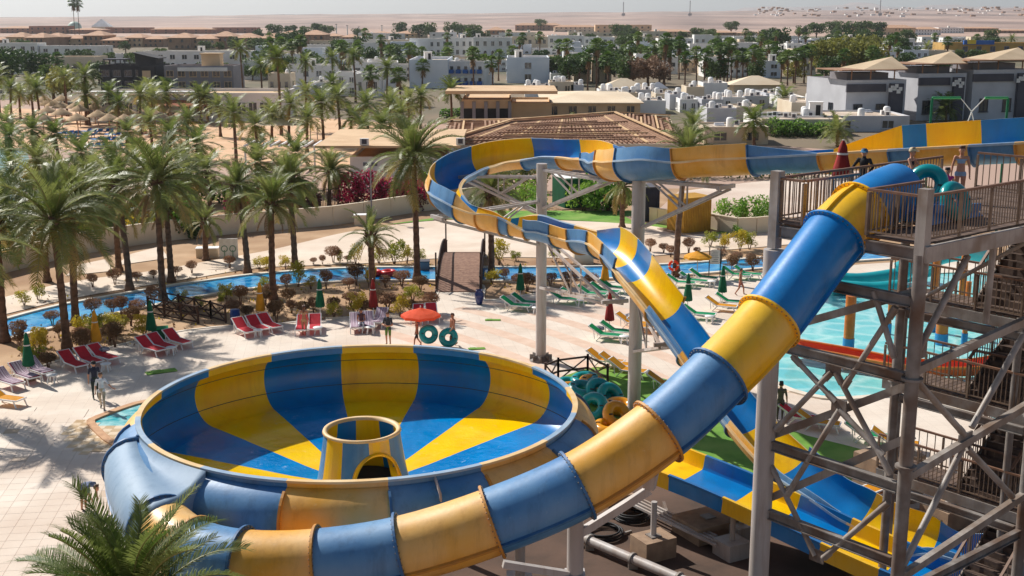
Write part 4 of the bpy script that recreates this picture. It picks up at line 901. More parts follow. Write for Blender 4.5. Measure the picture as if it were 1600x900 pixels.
# rows of smaller palms further back: (crown x, crown y, base y, kind, spread)
BEACHP = [(2, 118, 182), (16, 140, 196), (34, 146, 190), (50, 132, 184), (66, 138, 190), (104, 122, 182), (134, 118, 196), (139, 148, 196), (170, 144, 192), (188, 160, 206), (222, 150, 210), (234, 138, 196), (243, 150, 202), (264, 146, 198), (312, 146, 192), (326, 152, 194), (18, 214, 268), (52, 205, 262), (96, 212, 262), (296, 190, 250), (345, 166, 214), (368, 178, 262), (264, 208, 254), (200, 208, 250), (404, 196, 252), (236, 192, 232), (310, 222, 282), (130, 240, 300), (180, 250, 312), (290, 252, 318), (12, 190, 232), (30, 262, 330), (70, 250, 345), (150, 270, 352), (215, 262, 340), (330, 262, 345), (405, 250, 330), (470, 240, 300), (290, 276, 352), (20, 300, 372), (95, 285, 360)]
for k, (x, y, by) in enumerate(sorted(BEACHP)):
    b = G(x + rnd.uniform(-3, 3), by); h = At(x, y, b.y).z
    far_palm(b, max(2, h), 'beach palm before the white beach club, %s from the left' % nth(k), 'date palms by the beach', 'd', rnd.uniform(.95, 1.2), k)
MIDP = [(440, 88, 212), (478, 96, 156), (522, 92, 158), (556, 88, 160), (605, 106, 164), (478, 146, 206), (425, 176, 222), (452, 164, 224), (480, 184, 238), (506, 160, 228), (532, 150, 222), (548, 184, 228), (576, 164, 224), (610, 166, 218), (626, 176, 222), (640, 160, 206), (657, 148, 206), (596, 196, 252), (632, 206, 252), (706, 140, 192), (380, 74, 150), (410, 102, 158), (572, 196, 240), (520, 128, 170)]
for k, (x, y, by) in enumerate(sorted(MIDP)):
    b = G(x, by); h = At(x, y, b.y).z
    far_palm(b, max(2, h), 'date palm in the sandy grove before the white hotel, %s from the left' % nth(k), 'date palms of the sandy grove', 'd', rnd.uniform(1.0, 1.2), 50 + k)
LOWP = [(893, 208, 230), (1080, 196, 238), (1178, 190, 228), (1308, 200, 230), (1222, 150, 172), (1540, 142, 182), (1586, 130, 180), (1478, 168, 190), (1580, 60, 84), (1446, 74, 98)]
for k, (x, y, by) in enumerate(sorted(LOWP)):
    b = G(x, by); h = At(x, y, b.y).z
    far_palm(b, max(1.5, h), 'bushy date palm on the right behind the flume, %s from the left' % nth(k), 'bushy palms behind the flume', 'd', rnd.uniform(1.1, 1.3), 90 + k)
FANP = [(93, 92, 122), (740, 84, 140), (770, 98, 140), (660, 104, 138), (626, 118, 166), (582, 116, 156), (886, 72, 126), (660, 80, 110), (756, 95, 132), (800, 80, 112), (918, 88, 142), (932, 72, 142), (950, 94, 138), (974, 78, 108), (986, 86, 110), (1000, 78, 112), (1025, 86, 122), (1038, 64, 134), (1047, 84, 126), (1070, 92, 134), (1088, 84, 132), (1100, 88, 134), (1125, 78, 132), (1131, 90, 132), (1142, 72, 126), (1151, 90, 132), (1160, 84, 130), (1167, 90, 132), (1176, 82, 134), (1184, 92, 128), (1200, 74, 118), (1220, 94, 132), (1230, 88, 134), (1242, 86, 132), (1256, 82, 130), (1275, 132, 166), (1296, 70, 100), (1280, 72, 104), (1400, 76, 112), (1386, 98, 122), (1340, 66, 92), (1306, 128, 164), (1524, 60, 82), (1110, 70, 104), (1062, 72, 108), (1012, 96, 130), (905, 92, 132)]
rt = random.Random(41); FANP += [(x_, b_ - rt.uniform(6.5, 11) / G(x_, b_).y * FPX, b_) for x_, b_ in ((rt.uniform(400, 1480), rt.uniform(78, 134)) for _ in range(70))]
for k, (x, y, by) in enumerate(sorted(FANP)):
    b = G(x, by); h = At(x, y, b.y).z
    far_palm(b, max(2, h), 'tall fan palm with shaggy brown skirt, %s from the left' % nth(k), 'fan palms of the hotel town', 'f', rnd.uniform(1.15, 1.45), 130 + k)
for x, y, by, w in ((116, 4, 40, 'left'), (123, 5, 40, 'right')):
    Y = 760; b = Vector((At(x, by, Y).x, Y, 0)); far_palm(b, At(x, y, Y).z, '%s one of the two very tall twin palms on the skyline' % w, 'twin skyline palms', 'f', 2.2, 500 + x)

# ---- leafy masses
def clump(mb, c, rad, n, size, r, mi=0, shell=.55, flat=1.0):
    for _ in range(n):
        while True:
            v = Vector((r.uniform(-1, 1), r.uniform(-1, 1), r.uniform(-1, 1)))
            if .05 < v.length < 1: break
        v.normalize(); d = shell + (1 - shell) * r.random() ** .5; k = 1 + .25 * mnoise.noise(v * 2.3 + Vector(c)); p = Vector((c[0] + v.x * rad[0] * d * k, c[1] + v.y * rad[1] * d * k, c[2] + v.z * rad[2] * d * k))
        a = Vector((r.gauss(0, 1), r.gauss(0, 1), r.gauss(0, 1))); a = (a + v * .5).normalized(); b = a.cross(Vector((r.gauss(0, 1), r.gauss(0, 1), r.gauss(0, 1)))).normalized(); s = size * r.uniform(.6, 1.3)
        mb.poly([tuple(p - a * s * .5), tuple(p + b * s * .32), tuple(p + a * s * .5), tuple(p - b * s * .32)], mi)
def stems(mb, n, h, sp, r, rad=.02):
    for k in range(n):
        a = k * 2 * math.pi / n + r.random(); mb.tube([(math.cos(a) * .04, math.sin(a) * .04, 0), (math.cos(a) * sp * .4, math.sin(a) * sp * .4, h * .55), (math.cos(a) * sp, math.sin(a) * sp, h)], [rad * 1.3, rad, rad * .6], 5)
SHR = {}
for kind, m in (('g', M_GLOBE), ('d', M_GLOBED), ('c', M_CROTON), ('n', M_GREEN)):
    for s in range(3):
        r = random.Random(s * 7 + ord(kind)); st = MB(); cr = MB()
        if kind in 'gd':
            stems(st, 4, .75, .22, r, .025); clump(cr, (0, 0, .95), (.56, .56, .38), 1150, .085, r, 0, .55); clump(cr, (.12, .1, .9), (.42, .42, .3), 420, .08, r, 0, .3); clump(cr, (r.uniform(-.3, .3), r.uniform(-.3, .3), 1.05), (.34, .34, .26), 260, .08, r, 0, .4)
        elif kind == 'c':
            stems(st, 5, .9, .4, r, .02)
            for _ in range(15): clump(cr, (r.uniform(-.45, .45), r.uniform(-.45, .45), r.uniform(.4, 1.35)), (.28, .28, .25), 72, .11, r, 0, .25)
        else:
            stems(st, 5, .6, .4, r, .03)
            for _ in range(12): clump(cr, (r.uniform(-.6, .6), r.uniform(-.6, .6), r.uniform(.4, 1.3)), (.42, .42, .36), 70, .16, r, 0, .4)
        SHR[kind, s] = (st.mesh('stem', M_TWIG), cr.mesh('foliage', m))
SHRUBS = [(30, 532, 'g', 1), (82, 508, 'g', .8), (146, 496, 'g', 1), (176, 492, 'g', 1), (190, 493, 'g', 1), (56, 572, 'c', 1.1), (30, 548, 'd', 1), (131, 556, 'd', 1.1), (124, 524, 'c', 1), (148, 528, 'c', 1.1), (182, 522, 'c', 1.2), (180, 544, 'd', 1.2), (226, 526, 'c', 1.1), (216, 492, 'g', 1.15), (240, 480, 'g', 1), (76, 576, 'd', 1), (282, 478, 'c', 1), (312, 482, 'c', .8), (366, 494, 'g', 1.1), (386, 498, 'd', 1), (100, 520, 'd', .9), (60, 556, 'c', 1), (205, 510, 'd', 1), (345, 478, 'c', .8),
    (432, 506, 'd', 1.05), (456, 490, 'g', .9), (474, 494, 'd', .8), (490, 490, 'g', .9), (522, 496, 'c', 1.1), (548, 478, 'g', 1.1), (556, 496, 'c', 1), (570, 494, 'd', .9), (606, 486, 'g', 1.2), (626, 496, 'c', 1.1), (641, 490, 'd', 1), (673, 490, 'g', 1.1), (510, 452, 'd', 1.1), (545, 452, 'g', .9), (557, 446, 'd', 1.2), (577, 448, 'c', 1), (602, 450, 'g', .9), (628, 448, 'g', 1.1), (657, 456, 'd', 1), (466, 448, 'c', 1.1), (486, 452, 'c', .8), (412, 462, 'c', 1), (415, 478, 'd', .8), (645, 470, 'c', 1), (590, 470, 'd', .9),
    (405, 420, 'c', 1), (418, 424, 'c', .8), (446, 420, 'c', 1), (490, 414, 'g', .7), (504, 414, 'g', .6), (521, 411, 'g', 1.2), (531, 412, 'c', .6), (543, 410, 'g', .5), (556, 413, 'c', 1.2), (592, 412, 'c', 1), (616, 413, 'c', 1.3), (636, 412, 'c', 1), (655, 412, 'c', .9), (780, 414, 'c', 1.2), (276, 432, 'g', .9), (300, 428, 'g', .9), (359, 420, 'g', 1), (213, 440, 'g', .8), (180, 446, 'g', .9), (145, 450, 'g', .9), (38, 478, 'c', 1), (60, 470, 'c', .8), (240, 436, 'g', .7),
    (812, 450, 'g', 1), (824, 456, 'd', 1.2), (860, 448, 'g', .9), (890, 452, 'g', 1.3), (924, 450, 'g', 1), (806, 408, 'c', .8), (868, 410, 'c', 1), (1016, 394, 'g', 1), (1037, 396, 'g', .8), (1048, 402, 'g', 1), (1076, 396, 'g', 1), (1089, 398, 'g', .6), (1110, 386, 'c', 1.5), (1131, 392, 'c', 1.2), (1156, 392, 'c', 1.3), (1171, 390, 'c', 1.2), (1126, 412, 'g', 1), (1151, 412, 'g', 1), (1173, 412, 'g', .9), (1144, 428, 'd', 1.1), (1176, 424, 'd', 1.1), (1196, 420, 'g', 1), (769, 444, 'c', 1), (788, 440, 'g', .9), (1135, 346, 'n', 1.6), (1168, 352, 'n', 1.7), (1192, 348, 'n', 1.4), (1150, 368, 'n', .6), (852, 364, 'n', .6), (930, 328, 'n', 2.0), (950, 330, 'n', 2.0), (912, 330, 'n', 1.7), (820, 322, 'n', 1.5), (836, 332, 'n', 1.4), (962, 330, 'n', 1.7)]
rs = random.Random(19); NB_ = [p for p in NEAR]
for _ in range(90):      # further planting scattered through the near bed
    p = rs.choice(NB_); f = rs.uniform(.12, .82); px, py = proj(p)
    if 15 < px < 665:
        e = min((q for q in PLZ[:130]), key=lambda q: abs(proj(q)[0] - px)); q = p.lerp(e, f); a, b = proj(q)
        if all((a - X_) ** 2 + (b - Y_) ** 2 * 4 > 120 for X_, Y_, _k, _s in SHRUBS) and not (225 < a < 360 and 470 < b < 510): SHRUBS.append((a, b, rs.choice('ggdc'), rs.uniform(.6, 1.05)))
SN = {'g': ('clipped_bush', 'brown clipped globe bush on thin stems', 'bush'), 'd': ('clipped_bush', 'dark dry rounded bush', 'bush'), 'c': ('croton_shrub', 'yellow-green leafy croton shrub', 'shrub'), 'n': ('green_bush', 'bright green leafy bush', 'bush')}
cnt = {}
for x, y, kd, s in sorted(SHRUBS):
    b = G(x, y); nm, lb, ct = SN[kd]
    where = 'beyond the river' if (y < 419 if x > 400 else y < 449) else 'on the near bank'
    if kd == 'n': where = 'by the far lawn'
    i = cnt.get((kd, where), 0); cnt[kd, where] = i + 1
    t = thing(nm, '%s, %s from the left %s' % (lb, nth(i), where), ct, tuple(b), rnd.uniform(0, 6.28), nm.replace('_', ' ') + ' plants ' + where, s * (.82 if kd != 'n' else 1.05) * rnd.uniform(.88, 1.15))
    t.scale = (t.scale[0] * rnd.uniform(.8, 1.25), t.scale[1] * rnd.uniform(.8, 1.25), t.scale[2] * rnd.uniform(.72, 1.2))
    a, c_ = SHR[kd, rnd.randrange(3)]; link(a, 'stem', t); link(c_, 'foliage', t)
# hedges and flowering masses along the garden wall
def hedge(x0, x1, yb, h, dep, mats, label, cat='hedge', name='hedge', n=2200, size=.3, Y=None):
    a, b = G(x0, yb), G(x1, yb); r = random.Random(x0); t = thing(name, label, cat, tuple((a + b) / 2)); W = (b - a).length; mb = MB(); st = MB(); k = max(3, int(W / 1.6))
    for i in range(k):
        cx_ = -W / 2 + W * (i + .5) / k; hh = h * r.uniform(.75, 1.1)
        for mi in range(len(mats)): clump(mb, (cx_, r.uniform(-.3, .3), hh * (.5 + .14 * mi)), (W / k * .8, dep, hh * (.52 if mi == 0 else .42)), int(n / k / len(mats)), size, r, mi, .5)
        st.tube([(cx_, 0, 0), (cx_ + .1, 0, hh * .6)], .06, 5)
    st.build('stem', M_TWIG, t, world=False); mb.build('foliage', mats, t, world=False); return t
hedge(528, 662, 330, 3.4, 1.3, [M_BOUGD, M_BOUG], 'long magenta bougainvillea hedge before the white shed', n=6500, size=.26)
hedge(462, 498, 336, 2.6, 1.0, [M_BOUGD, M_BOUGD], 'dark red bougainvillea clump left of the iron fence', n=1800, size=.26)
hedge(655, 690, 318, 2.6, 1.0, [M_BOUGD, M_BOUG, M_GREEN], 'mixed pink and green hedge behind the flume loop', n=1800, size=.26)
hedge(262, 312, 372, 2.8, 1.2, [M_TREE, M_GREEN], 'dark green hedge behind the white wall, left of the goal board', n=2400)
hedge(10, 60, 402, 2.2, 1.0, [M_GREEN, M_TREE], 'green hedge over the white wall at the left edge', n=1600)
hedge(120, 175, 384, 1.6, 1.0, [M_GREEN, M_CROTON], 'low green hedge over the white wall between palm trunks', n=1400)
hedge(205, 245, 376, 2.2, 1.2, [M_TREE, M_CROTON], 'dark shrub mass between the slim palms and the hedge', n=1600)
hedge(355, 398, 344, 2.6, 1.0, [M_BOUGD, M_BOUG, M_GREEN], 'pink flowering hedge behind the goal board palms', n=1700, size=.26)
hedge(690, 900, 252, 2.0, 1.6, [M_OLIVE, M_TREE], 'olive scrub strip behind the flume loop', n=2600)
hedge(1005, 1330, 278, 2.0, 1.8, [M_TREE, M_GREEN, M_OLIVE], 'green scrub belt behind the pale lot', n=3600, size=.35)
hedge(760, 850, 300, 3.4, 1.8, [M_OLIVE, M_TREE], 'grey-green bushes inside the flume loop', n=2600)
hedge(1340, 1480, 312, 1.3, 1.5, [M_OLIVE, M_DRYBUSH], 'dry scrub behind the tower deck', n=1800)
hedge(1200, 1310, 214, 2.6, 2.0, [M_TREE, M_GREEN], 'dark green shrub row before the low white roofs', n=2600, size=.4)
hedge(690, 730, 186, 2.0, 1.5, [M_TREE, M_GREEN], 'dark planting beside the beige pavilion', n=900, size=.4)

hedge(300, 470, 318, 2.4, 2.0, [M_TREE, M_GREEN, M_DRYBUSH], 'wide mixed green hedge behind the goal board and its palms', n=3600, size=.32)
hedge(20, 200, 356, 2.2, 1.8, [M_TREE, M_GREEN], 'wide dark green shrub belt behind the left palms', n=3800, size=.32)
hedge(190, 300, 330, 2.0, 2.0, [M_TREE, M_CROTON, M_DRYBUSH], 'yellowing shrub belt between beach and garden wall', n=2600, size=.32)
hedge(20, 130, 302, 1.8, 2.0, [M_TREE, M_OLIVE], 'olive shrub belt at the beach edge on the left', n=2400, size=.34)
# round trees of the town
TREEM = {}
for nm, m in (('t', M_TREE), ('o', M_OLIVE), ('b', M_DRYBUSH)):
    for s in range(3):
        r = random.Random(s + 31 + ord(nm)); mb = MB(); tk = MB(); tk.tube([(0, 0, 0), (.1, 0, 1.2), (.05, .1, 2.4)], [.22, .17, .12], 7)
        for k in range(4): a = k * 1.7; tk.tube([(.05, .05, 1.4), (math.cos(a) * .9, math.sin(a) * .9, 2.5)], [.1, .05], 5)
        for _ in range(15): clump(mb, (r.uniform(-1.5, 1.5), r.uniform(-1.5, 1.5), r.uniform(1.7, 3.7)), (.95, .95, .75), 75, .42, r, 0, .45)
        TREEM[nm, s] = (tk.mesh('trunk', M_TWIG), mb.mesh('crown', m))
rt = random.Random(77)
TREES = [(rt.uniform(395, 1560), rt.uniform(60, 128), 't', rt.uniform(1.0, 1.8)) for _ in range(100)] + [(rt.uniform(0, 420), rt.uniform(76, 132), 't', rt.uniform(.9, 1.6)) for _ in range(30)] + [(430, 62, 't', 2.2), (455, 60, 't', 2), (475, 63, 't', 2), (350, 66, 't', 1.4), (495, 58, 't', 2.2), (512, 60, 't', 2), (560, 60, 't', 1.6), (625, 58, 't', 2.4), (655, 62, 't', 2.2), (672, 61, 't', 2.4), (707, 56, 't', 2.4), (722, 60, 't', 2.2), (742, 61, 't', 2.2), (450, 78, 't', 1.8), (465, 82, 't', 2), (440, 76, 't', 1.6), (845, 46, 't', 2.6), (966, 60, 't', 2.2), (978, 58, 't', 2), (990, 62, 't', 1.8), (1142, 54, 't', 2.4), (1090, 64, 't', 1.8), (1110, 68, 't', 1.8), (1255, 60, 't', 2), (1275, 62, 't', 2.4), (1300, 58, 't', 2.6), (1320, 60, 't', 2.6), (1345, 60, 't', 2.6), (1370, 58, 't', 2.4), (1330, 74, 't', 2), (1350, 76, 't', 2), (1368, 74, 't', 1.8), (1215, 78, 't', 2.2), (1200, 72, 't', 2), (1415, 70, 't', 1.8),
    (1290, 118, 'o', 2.6), (1315, 116, 'o', 2.8), (1340, 118, 'o', 2.6), (1362, 112, 'o', 2.2), (1282, 110, 'o', 2.0), (1365, 88, 'o', 1.8), (1240, 128, 'o', 1.5), (990, 134, 'b', 1.8), (1012, 132, 'b', 1.8), (975, 134, 't', 1.8), (1030, 134, 'b', 1.6), (950, 128, 't', 1.9), (960, 118, 't', 1.6), (905, 128, 't', 1.8), (890, 132, 't', 1.8), (1180, 132, 't', 1.4), (1120, 130, 't', 1.5), (1330, 145, 't', 1.4), (60, 130, 't', 2.0), (20, 128, 't', 2.2), (0, 140, 't', 2.2), (85, 158, 't', 1.8), (102, 160, 'o', 1.8), (155, 130, 't', 1.4), (245, 134, 't', 1.5), (250, 160, 't', 1.2), (390, 122, 't', 1.4), (1320, 96, 't', 1.6), (1225, 112, 't', 1.5), (1055, 110, 't', 1.4), (1420, 100, 't', 1.6)]
tc_ = {}
for x, y, kd, s in sorted(TREES):
    b = G(x, y + 2); k = tc_.get(kd, 0); tc_[kd] = k + 1
    t = thing('round_tree', {'t': 'dark green round tree among the town houses, %s such tree from the left', 'o': 'olive-yellow spreading tree on the right, %s such tree from the left', 'b': 'bare brownish bushy tree near the tents, %s such tree from the left'}[kd] % nth(k), 'tree', tuple(b), rnd.uniform(0, 6), {'t': 'dark town trees', 'o': 'olive spreading trees', 'b': 'brownish trees'}[kd], s * (1.0 if y > 90 else 1.25))
    a, c_ = TREEM[kd, rnd.randrange(3)]; link(a, 'trunk', t); link(c_, 'crown', t)

# dry litter and tufts on the bare garden soil
mb = MB(); rs = random.Random(23)
for _ in range(5200):
    x = rs.uniform(0, 1200); y = rs.uniform(404, 560); b = G(x, y); f = G(x, y + 1)
    inside_near = any(False for _ in ()) or True
    nn = min(NEAR[::6], key=lambda q: abs(proj(q)[0] - x)); ff = min(FAR[::6], key=lambda q: abs(proj(q)[0] - x)); ee = min(PLZ[::4], key=lambda q: abs(proj(q)[0] - x))
    if (ee.y + .4 < b.y < nn.y - .5) or (ff.y + .5 < b.y < ff.y + 3.0):
        h = rs.uniform(.05, .22); a = rs.uniform(0, 6.28); w = Vector((math.cos(a), math.sin(a), 0)) * rs.uniform(.03, .09)
        mb.poly([tuple(b - w + Vector((0, 0, .015))), tuple(b + w + Vector((0, 0, .015))), tuple(b + Vector((rs.uniform(-.1, .1), rs.uniform(-.1, .1), h)))], 0 if rs.random() < .7 else 1)
stuff(mb.build('dry_ground_cover', [M_DRYBUSH, M_CROTON]))
# ================================================================== BUILDINGS
W_WHITE = mat('render_white', S(250, 248, 245), S(242, 239, 234), 0.4, 0.9, c3=S(230, 225, 218), scale3=0.15)
W_CREAM = mat('render_cream', S(232, 216, 192), S(218, 198, 170), 0.3, 0.9)
W_BEIGE = mat('render_beige', S(226, 196, 158), S(212, 180, 142), 0.3, 0.9)
W_BROWN = mat('render_brown', S(178, 142, 116), S(158, 124, 102), 0.3, 0.9)
W_BLUSH = mat('render_bluewhite', S(236, 240, 246), S(224, 230, 238), 0.3, 0.9)
W_GREY = mat('render_grey', S(150, 146, 150), S(132, 128, 132), 0.3, 0.9)
W_DGREY = mat('render_dark_grey', S(92, 90, 98), S(78, 76, 84), 0.4, 0.9)
W_BLACK = mat('render_charcoal', S(62, 60, 62), S(50, 48, 52), 0.4, 0.8)
W_LGREY = mat('render_pale_grey', S(206, 206, 210), S(190, 190, 194), 0.3, 0.9)
W_OCHRE = mat('render_ochre', S(206, 166, 96), S(190, 150, 84), 0.4, 0.9)
W_BLUE = mat('render_blue', S(40, 92, 176), S(56, 110, 186), 0.4, 0.8)
R_FLAT = mat('roof_flat', S(226, 208, 186), S(204, 184, 162), 0.25, 0.95, c3=S(180, 160, 142), scale3=0.2)
R_TAN = mat('roof_tan', S(224, 190, 150), S(206, 170, 130), 0.3, 0.9)
R_TILE = mat('roof_tile', S(206, 166, 134), S(186, 142, 112), 0.6, 0.9)
R_SAIL = mat('sail_cream', S(236, 216, 186), S(224, 200, 168), 0.2, 0.9)
R_TIMB = mat('timber_slats', S(178, 138, 108), S(146, 108, 84), 0.8, 0.9)
R_TIMBL = mat('timber_pale', S(226, 190, 144), S(206, 168, 124), 0.8, 0.9)
WINM = {}
def winmesh(kind, w, h, fr):
    key = (kind, w, h, fr.name)
    if key in WINM: return WINM[key]
    mb = MB(); t = .12 if w > .8 else .08
    if kind == 'arch':
        n = 8; P = [(-w / 2, -h / 2)] + [(-w / 2 * math.cos(math.pi * i / n), h / 2 - w / 2 + w / 2 * math.sin(math.pi * i / n)) for i in range(n + 1)] + [(w / 2, -h / 2)]
        mb.poly([(x, -.02, z) for x, z in P][::-1], 0)
        for (x0, z0), (x1, z1) in zip(P, P[1:]): mb.bar((x0, -.06, z0), (x1, -.06, z1), t, .14, 1, up=(0, 1, 0))
    elif kind == 'balc':
        mb.poly([(-w / 2, -.02, -h / 2), (w / 2, -.02, -h / 2), (w / 2, -.02, h / 2), (-w / 2, -.02, h / 2)], 0)
        mb.box((0, -.5, -h / 2 - .08), (w + .3, 1.1, .16), 0, 1); mb.box((0, -1.0, -h / 2 + .4), (w + .3, .1, .8), 0, 1)
        for x in (-w / 2 - .1, w / 2 + .1): mb.box((x, -.5, -h / 2 + .4), (.1, .98, .8), 0, 1)
    else:
        mb.poly([(-w / 2, -.02, -h / 2), (w / 2, -.02, -h / 2), (w / 2, -.02, h / 2), (-w / 2, -.02, h / 2)], 0)
        for a, b in (((-w / 2, -h / 2), (w / 2, -h / 2)), ((-w / 2, h / 2), (w / 2, h / 2)), ((-w / 2, -h / 2), (-w / 2, h / 2)), ((w / 2, -h / 2), (w / 2, h / 2)), ((0, -h / 2), (0, h / 2))): mb.bar((a[0], -.05, a[1]), (b[0], -.05, b[1]), t * .7, .1, 1, up=(0, 1, 0))
        mb.box((0, -.1, -h / 2 - .08), (w + .3, .24, .1), 0, 1)
    WINM[key] = mb.mesh('window', [M_GLASS, fr]); return WINM[key]
UNITM = []
def unit_meshes():
    mb = MB(); mb.box((0, 0, .35), (.9, .4, .7)); mb.lathe([(.26, 0), (.02, 0)], 10, (0, 0, 0), 1); mb.box((0, -.21, .38), (.5, .02, .5), 0, 1); UNITM.append(mb.mesh('air_conditioner', [W_WHITE, W_DGREY]))
    mb = MB(); mb.lathe([(.55, 0), (.55, 1.1), (.4, 1.3), (.02, 1.36)], 12); UNITM.append(mb.mesh('water_tank', W_WHITE))
    mb = MB(); mb.tube([(-.7, 0, .15), (.7, 0, .15)], .28, 8); mb.box((0, -.5, .1), (1.3, .9, .08)); UNITM.append(mb.mesh('solar_heater', [W_LGREY]))
    mb = MB(); mb.box((0, 0, 1.1), (2.0, 1.6, 2.2)); mb.box((0, 0, 2.24), (2.2, 1.8, .1)); mb.box((.3, -.82, .95), (.7, .06, 1.7), 0, 1); UNITM.append(mb.mesh('stair_head', [W_WHITE, M_DARK]))
unit_meshes()
def building(label, x0, x1, yb, yt, wall=W_WHITE, dep=10, floors=2, nw=4, kind='rect', roof='flat', rz=0.0, units=0, cat='house', name='house', group=None, z0=0.0, Yd=None, wfrac=.42, roofm=None, seed=None, ww=None, side=2, frame=None):
    r = random.Random(seed if seed is not None else int(x0 * 7 + yb * 13)); Y = Yd or G((x0 + x1) / 2, yb).y
    A, B = At(x0, yb, Y), At(x1, yb, Y); T = At((x0 + x1) / 2, yt, Y); w = B.x - A.x; h = max(2.2, T.z - z0)
    if rz: w = w / math.cos(rz) * .92
    t = thing(name, label, cat, ((A.x + B.x) / 2, Y, z0), rz, group); mb = MB(); e = .3
    hb = h if roof in ('flat',) else h * .72
    mb.box((0, dep / 2, hb / 2), (w, dep, hb)); mb.build('wall', wall, t, world=False)
    if roof == 'flat':
        mb = MB(); mb.box((0, dep / 2, hb + .012), (w - .5, dep - .5, .02)); rf = mb.build('roof', roofm or R_FLAT, t, world=False)
        mb = MB(); ph = min(.8, h * .12)
        for c, d in (((0, .12, hb + ph / 2), (w, .24, ph)), ((0, dep - .12, hb + ph / 2), (w, .24, ph)), ((-w / 2 + .12, dep / 2, hb + ph / 2), (.24, dep - .5, ph)), ((w / 2 - .12, dep / 2, hb + ph / 2), (.24, dep - .5, ph))): mb.box(c, d)
        mb.build('parapet', wall, rf, world=False)
    else:
        mb = MB(); o = .6; rr = h - hb; a, b = -w / 2 - o, w / 2 + o; c, d = -o, dep + o; k = min(dep / 2, w / 2) * (.95 if roof == 'hip' else .98)
        q = [(a, c, hb), (b, c, hb), (b, d, hb), (a, d, hb)]; rl, rr_ = (a + k, dep / 2, h), (b - k, dep / 2, h)
        mb.poly([q[0], q[1], rr_, rl]); mb.poly([q[1], q[2], rr_]); mb.poly([q[2], q[3], rl, rr_]); mb.poly([q[3], q[0], rl]); mb.poly(q[::-1])
        mb.box((0, dep / 2, hb - .12), (w + 1.0, dep + 1.0, .2)); mb.build('roof', roofm or R_TILE, t, world=False)
    fr = frame or wall; fh = hb / floors
    for f in range(floors):
        wh = min(2.0, fh * .55); wwid = ww or min(1.8, w / max(1, nw) * wfrac)
        if kind == 'none': break
        for i in range(nw):
            if kind != 'balc' and r.random() < .08: continue
            kd = kind if kind != 'mix' else ('arch' if f == 0 and r.random() < .6 else 'rect'); me = winmesh(kd, round(wwid, 1), round(wh, 1), fr)
            link(me, 'window', t, (-w / 2 + w * (i + .5) / nw, -.005, fh * (f + .52)))
        for i in range(side):
            kd = 'rect' if kind in ('mix', 'balc') else kind; me = winmesh(kd, round(min(1.4, dep / max(1, side) * .35), 1), round(wh, 1), fr); sx = -1 if (A.x + B.x) > 0 else 1
            o = link(me, 'window', t, (sx * (w / 2 + .005), dep * (i + .5) / side, fh * (f + .52))); o.rotation_euler.z = sx * math.pi / 2
    for k in range(units):
        me = UNITM[r.choice((0, 0, 1, 2, 3) if w > 8 else (0, 0, 1))]; link(me, me.name.split('.')[0], t, (r.uniform(-w * .42, w * .42), r.uniform(1.2, max(1.4, dep - 1.5)), hb + .03), r.uniform(-.3, .3))
    return t
# ---- left side
building('white terrace house with dark windows at the left edge', 0, 60, 94, 70, floors=2, nw=4, units=3)
building('long white terrace house right of the left-edge one', 64, 166, 94, 74, floors=2, nw=6, units=4)
building('white house with an arch in the lower left row', 14, 60, 116, 91, floors=1, nw=2, kind='arch', dep=12)
building('cream-tinged white house in the lower left row behind the black villa', 64, 150, 118, 92, W_CREAM, floors=1, nw=4, kind='mix', dep=12)
building('long white house with arched windows behind the grey villa', 224, 392, 108, 83, floors=2, nw=9, kind='mix', units=3, side=0)
building('white flat-roofed house with dark openings between black villa and hedge', 170, 222, 100, 86, floors=1, nw=3, units=2)
# black modern villa
t = building('black and charcoal modern villa with sloped upper storey and terrace', 158, 246, 141, 106, W_BLACK, 12, 2, 5, 'rect', cat='villa', name='villa', wfrac=.8, side=0, frame=W_GREY)
o = ORG[t.name]; s_ = 1
mb = MB(); mb.hexa([(1.0, 3, 5.2), (6.2, 3, 5.2), (6.2, 9, 5.2), (1.0, 9, 5.2), (1.0, 3, 8.6), (6.2, 3, 7.4), (6.2, 9, 7.4), (1.0, 9, 8.6)]); mb.hexa([(.6, 2.2, 8.75), (6.8, 2.2, 7.35), (6.8, 9.6, 7.35), (.6, 9.6, 8.75), (.6, 2.2, 8.95), (6.8, 2.2, 7.55), (6.8, 9.6, 7.55), (.6, 9.6, 8.95)]); mb.build('upper_storey', W_BLACK, t, world=False)
mb = MB(); mb.box((-3.6, 3.5, 7.3), (5.4, 4.6, .25)); [mb.box((x, y, 6.2), (.22, .22, 2.0)) for x in (-6.1, -3.4, -1.1) for y in (1.5, 5.4)]; mb.build('terrace_pergola', W_DGREY, t, world=False)
mb = MB(); mb.box((-2.8, .1, 4.9), (8.5, .14, .5)); mb.build('terrace_band', W_LGREY, t, world=False)
mb = MB(); mb.box((4.6, -.3, 2.8), (4.0, .6, 5.6)); mb.build('entrance_block', W_BLACK, t, world=False); mb = MB(); mb.box((4.6, -.65, 3.9), (2.0, .1, 1.6)); mb.build('entrance_panel', W_BEIGE, t, world=False)
t = building('grey and beige modern villa with white balcony band', 258, 366, 141, 107, W_GREY, 12, 2, 6, 'rect', cat='villa', name='villa', wfrac=.6, side=0, frame=W_BEIGE)
mb = MB(); mb.box((1, -.2, 5.0), (12, .3, .9)); mb.build('balcony_band', W_WHITE, t, world=False); mb = MB(); mb.box((2.5, 4, 7.0), (4.4, 4, 3.0)); mb.box((2.5, 4, 8.6), (5, 4.6, .3)); mb.build('roof_room', [W_BEIGE], t, world=False)
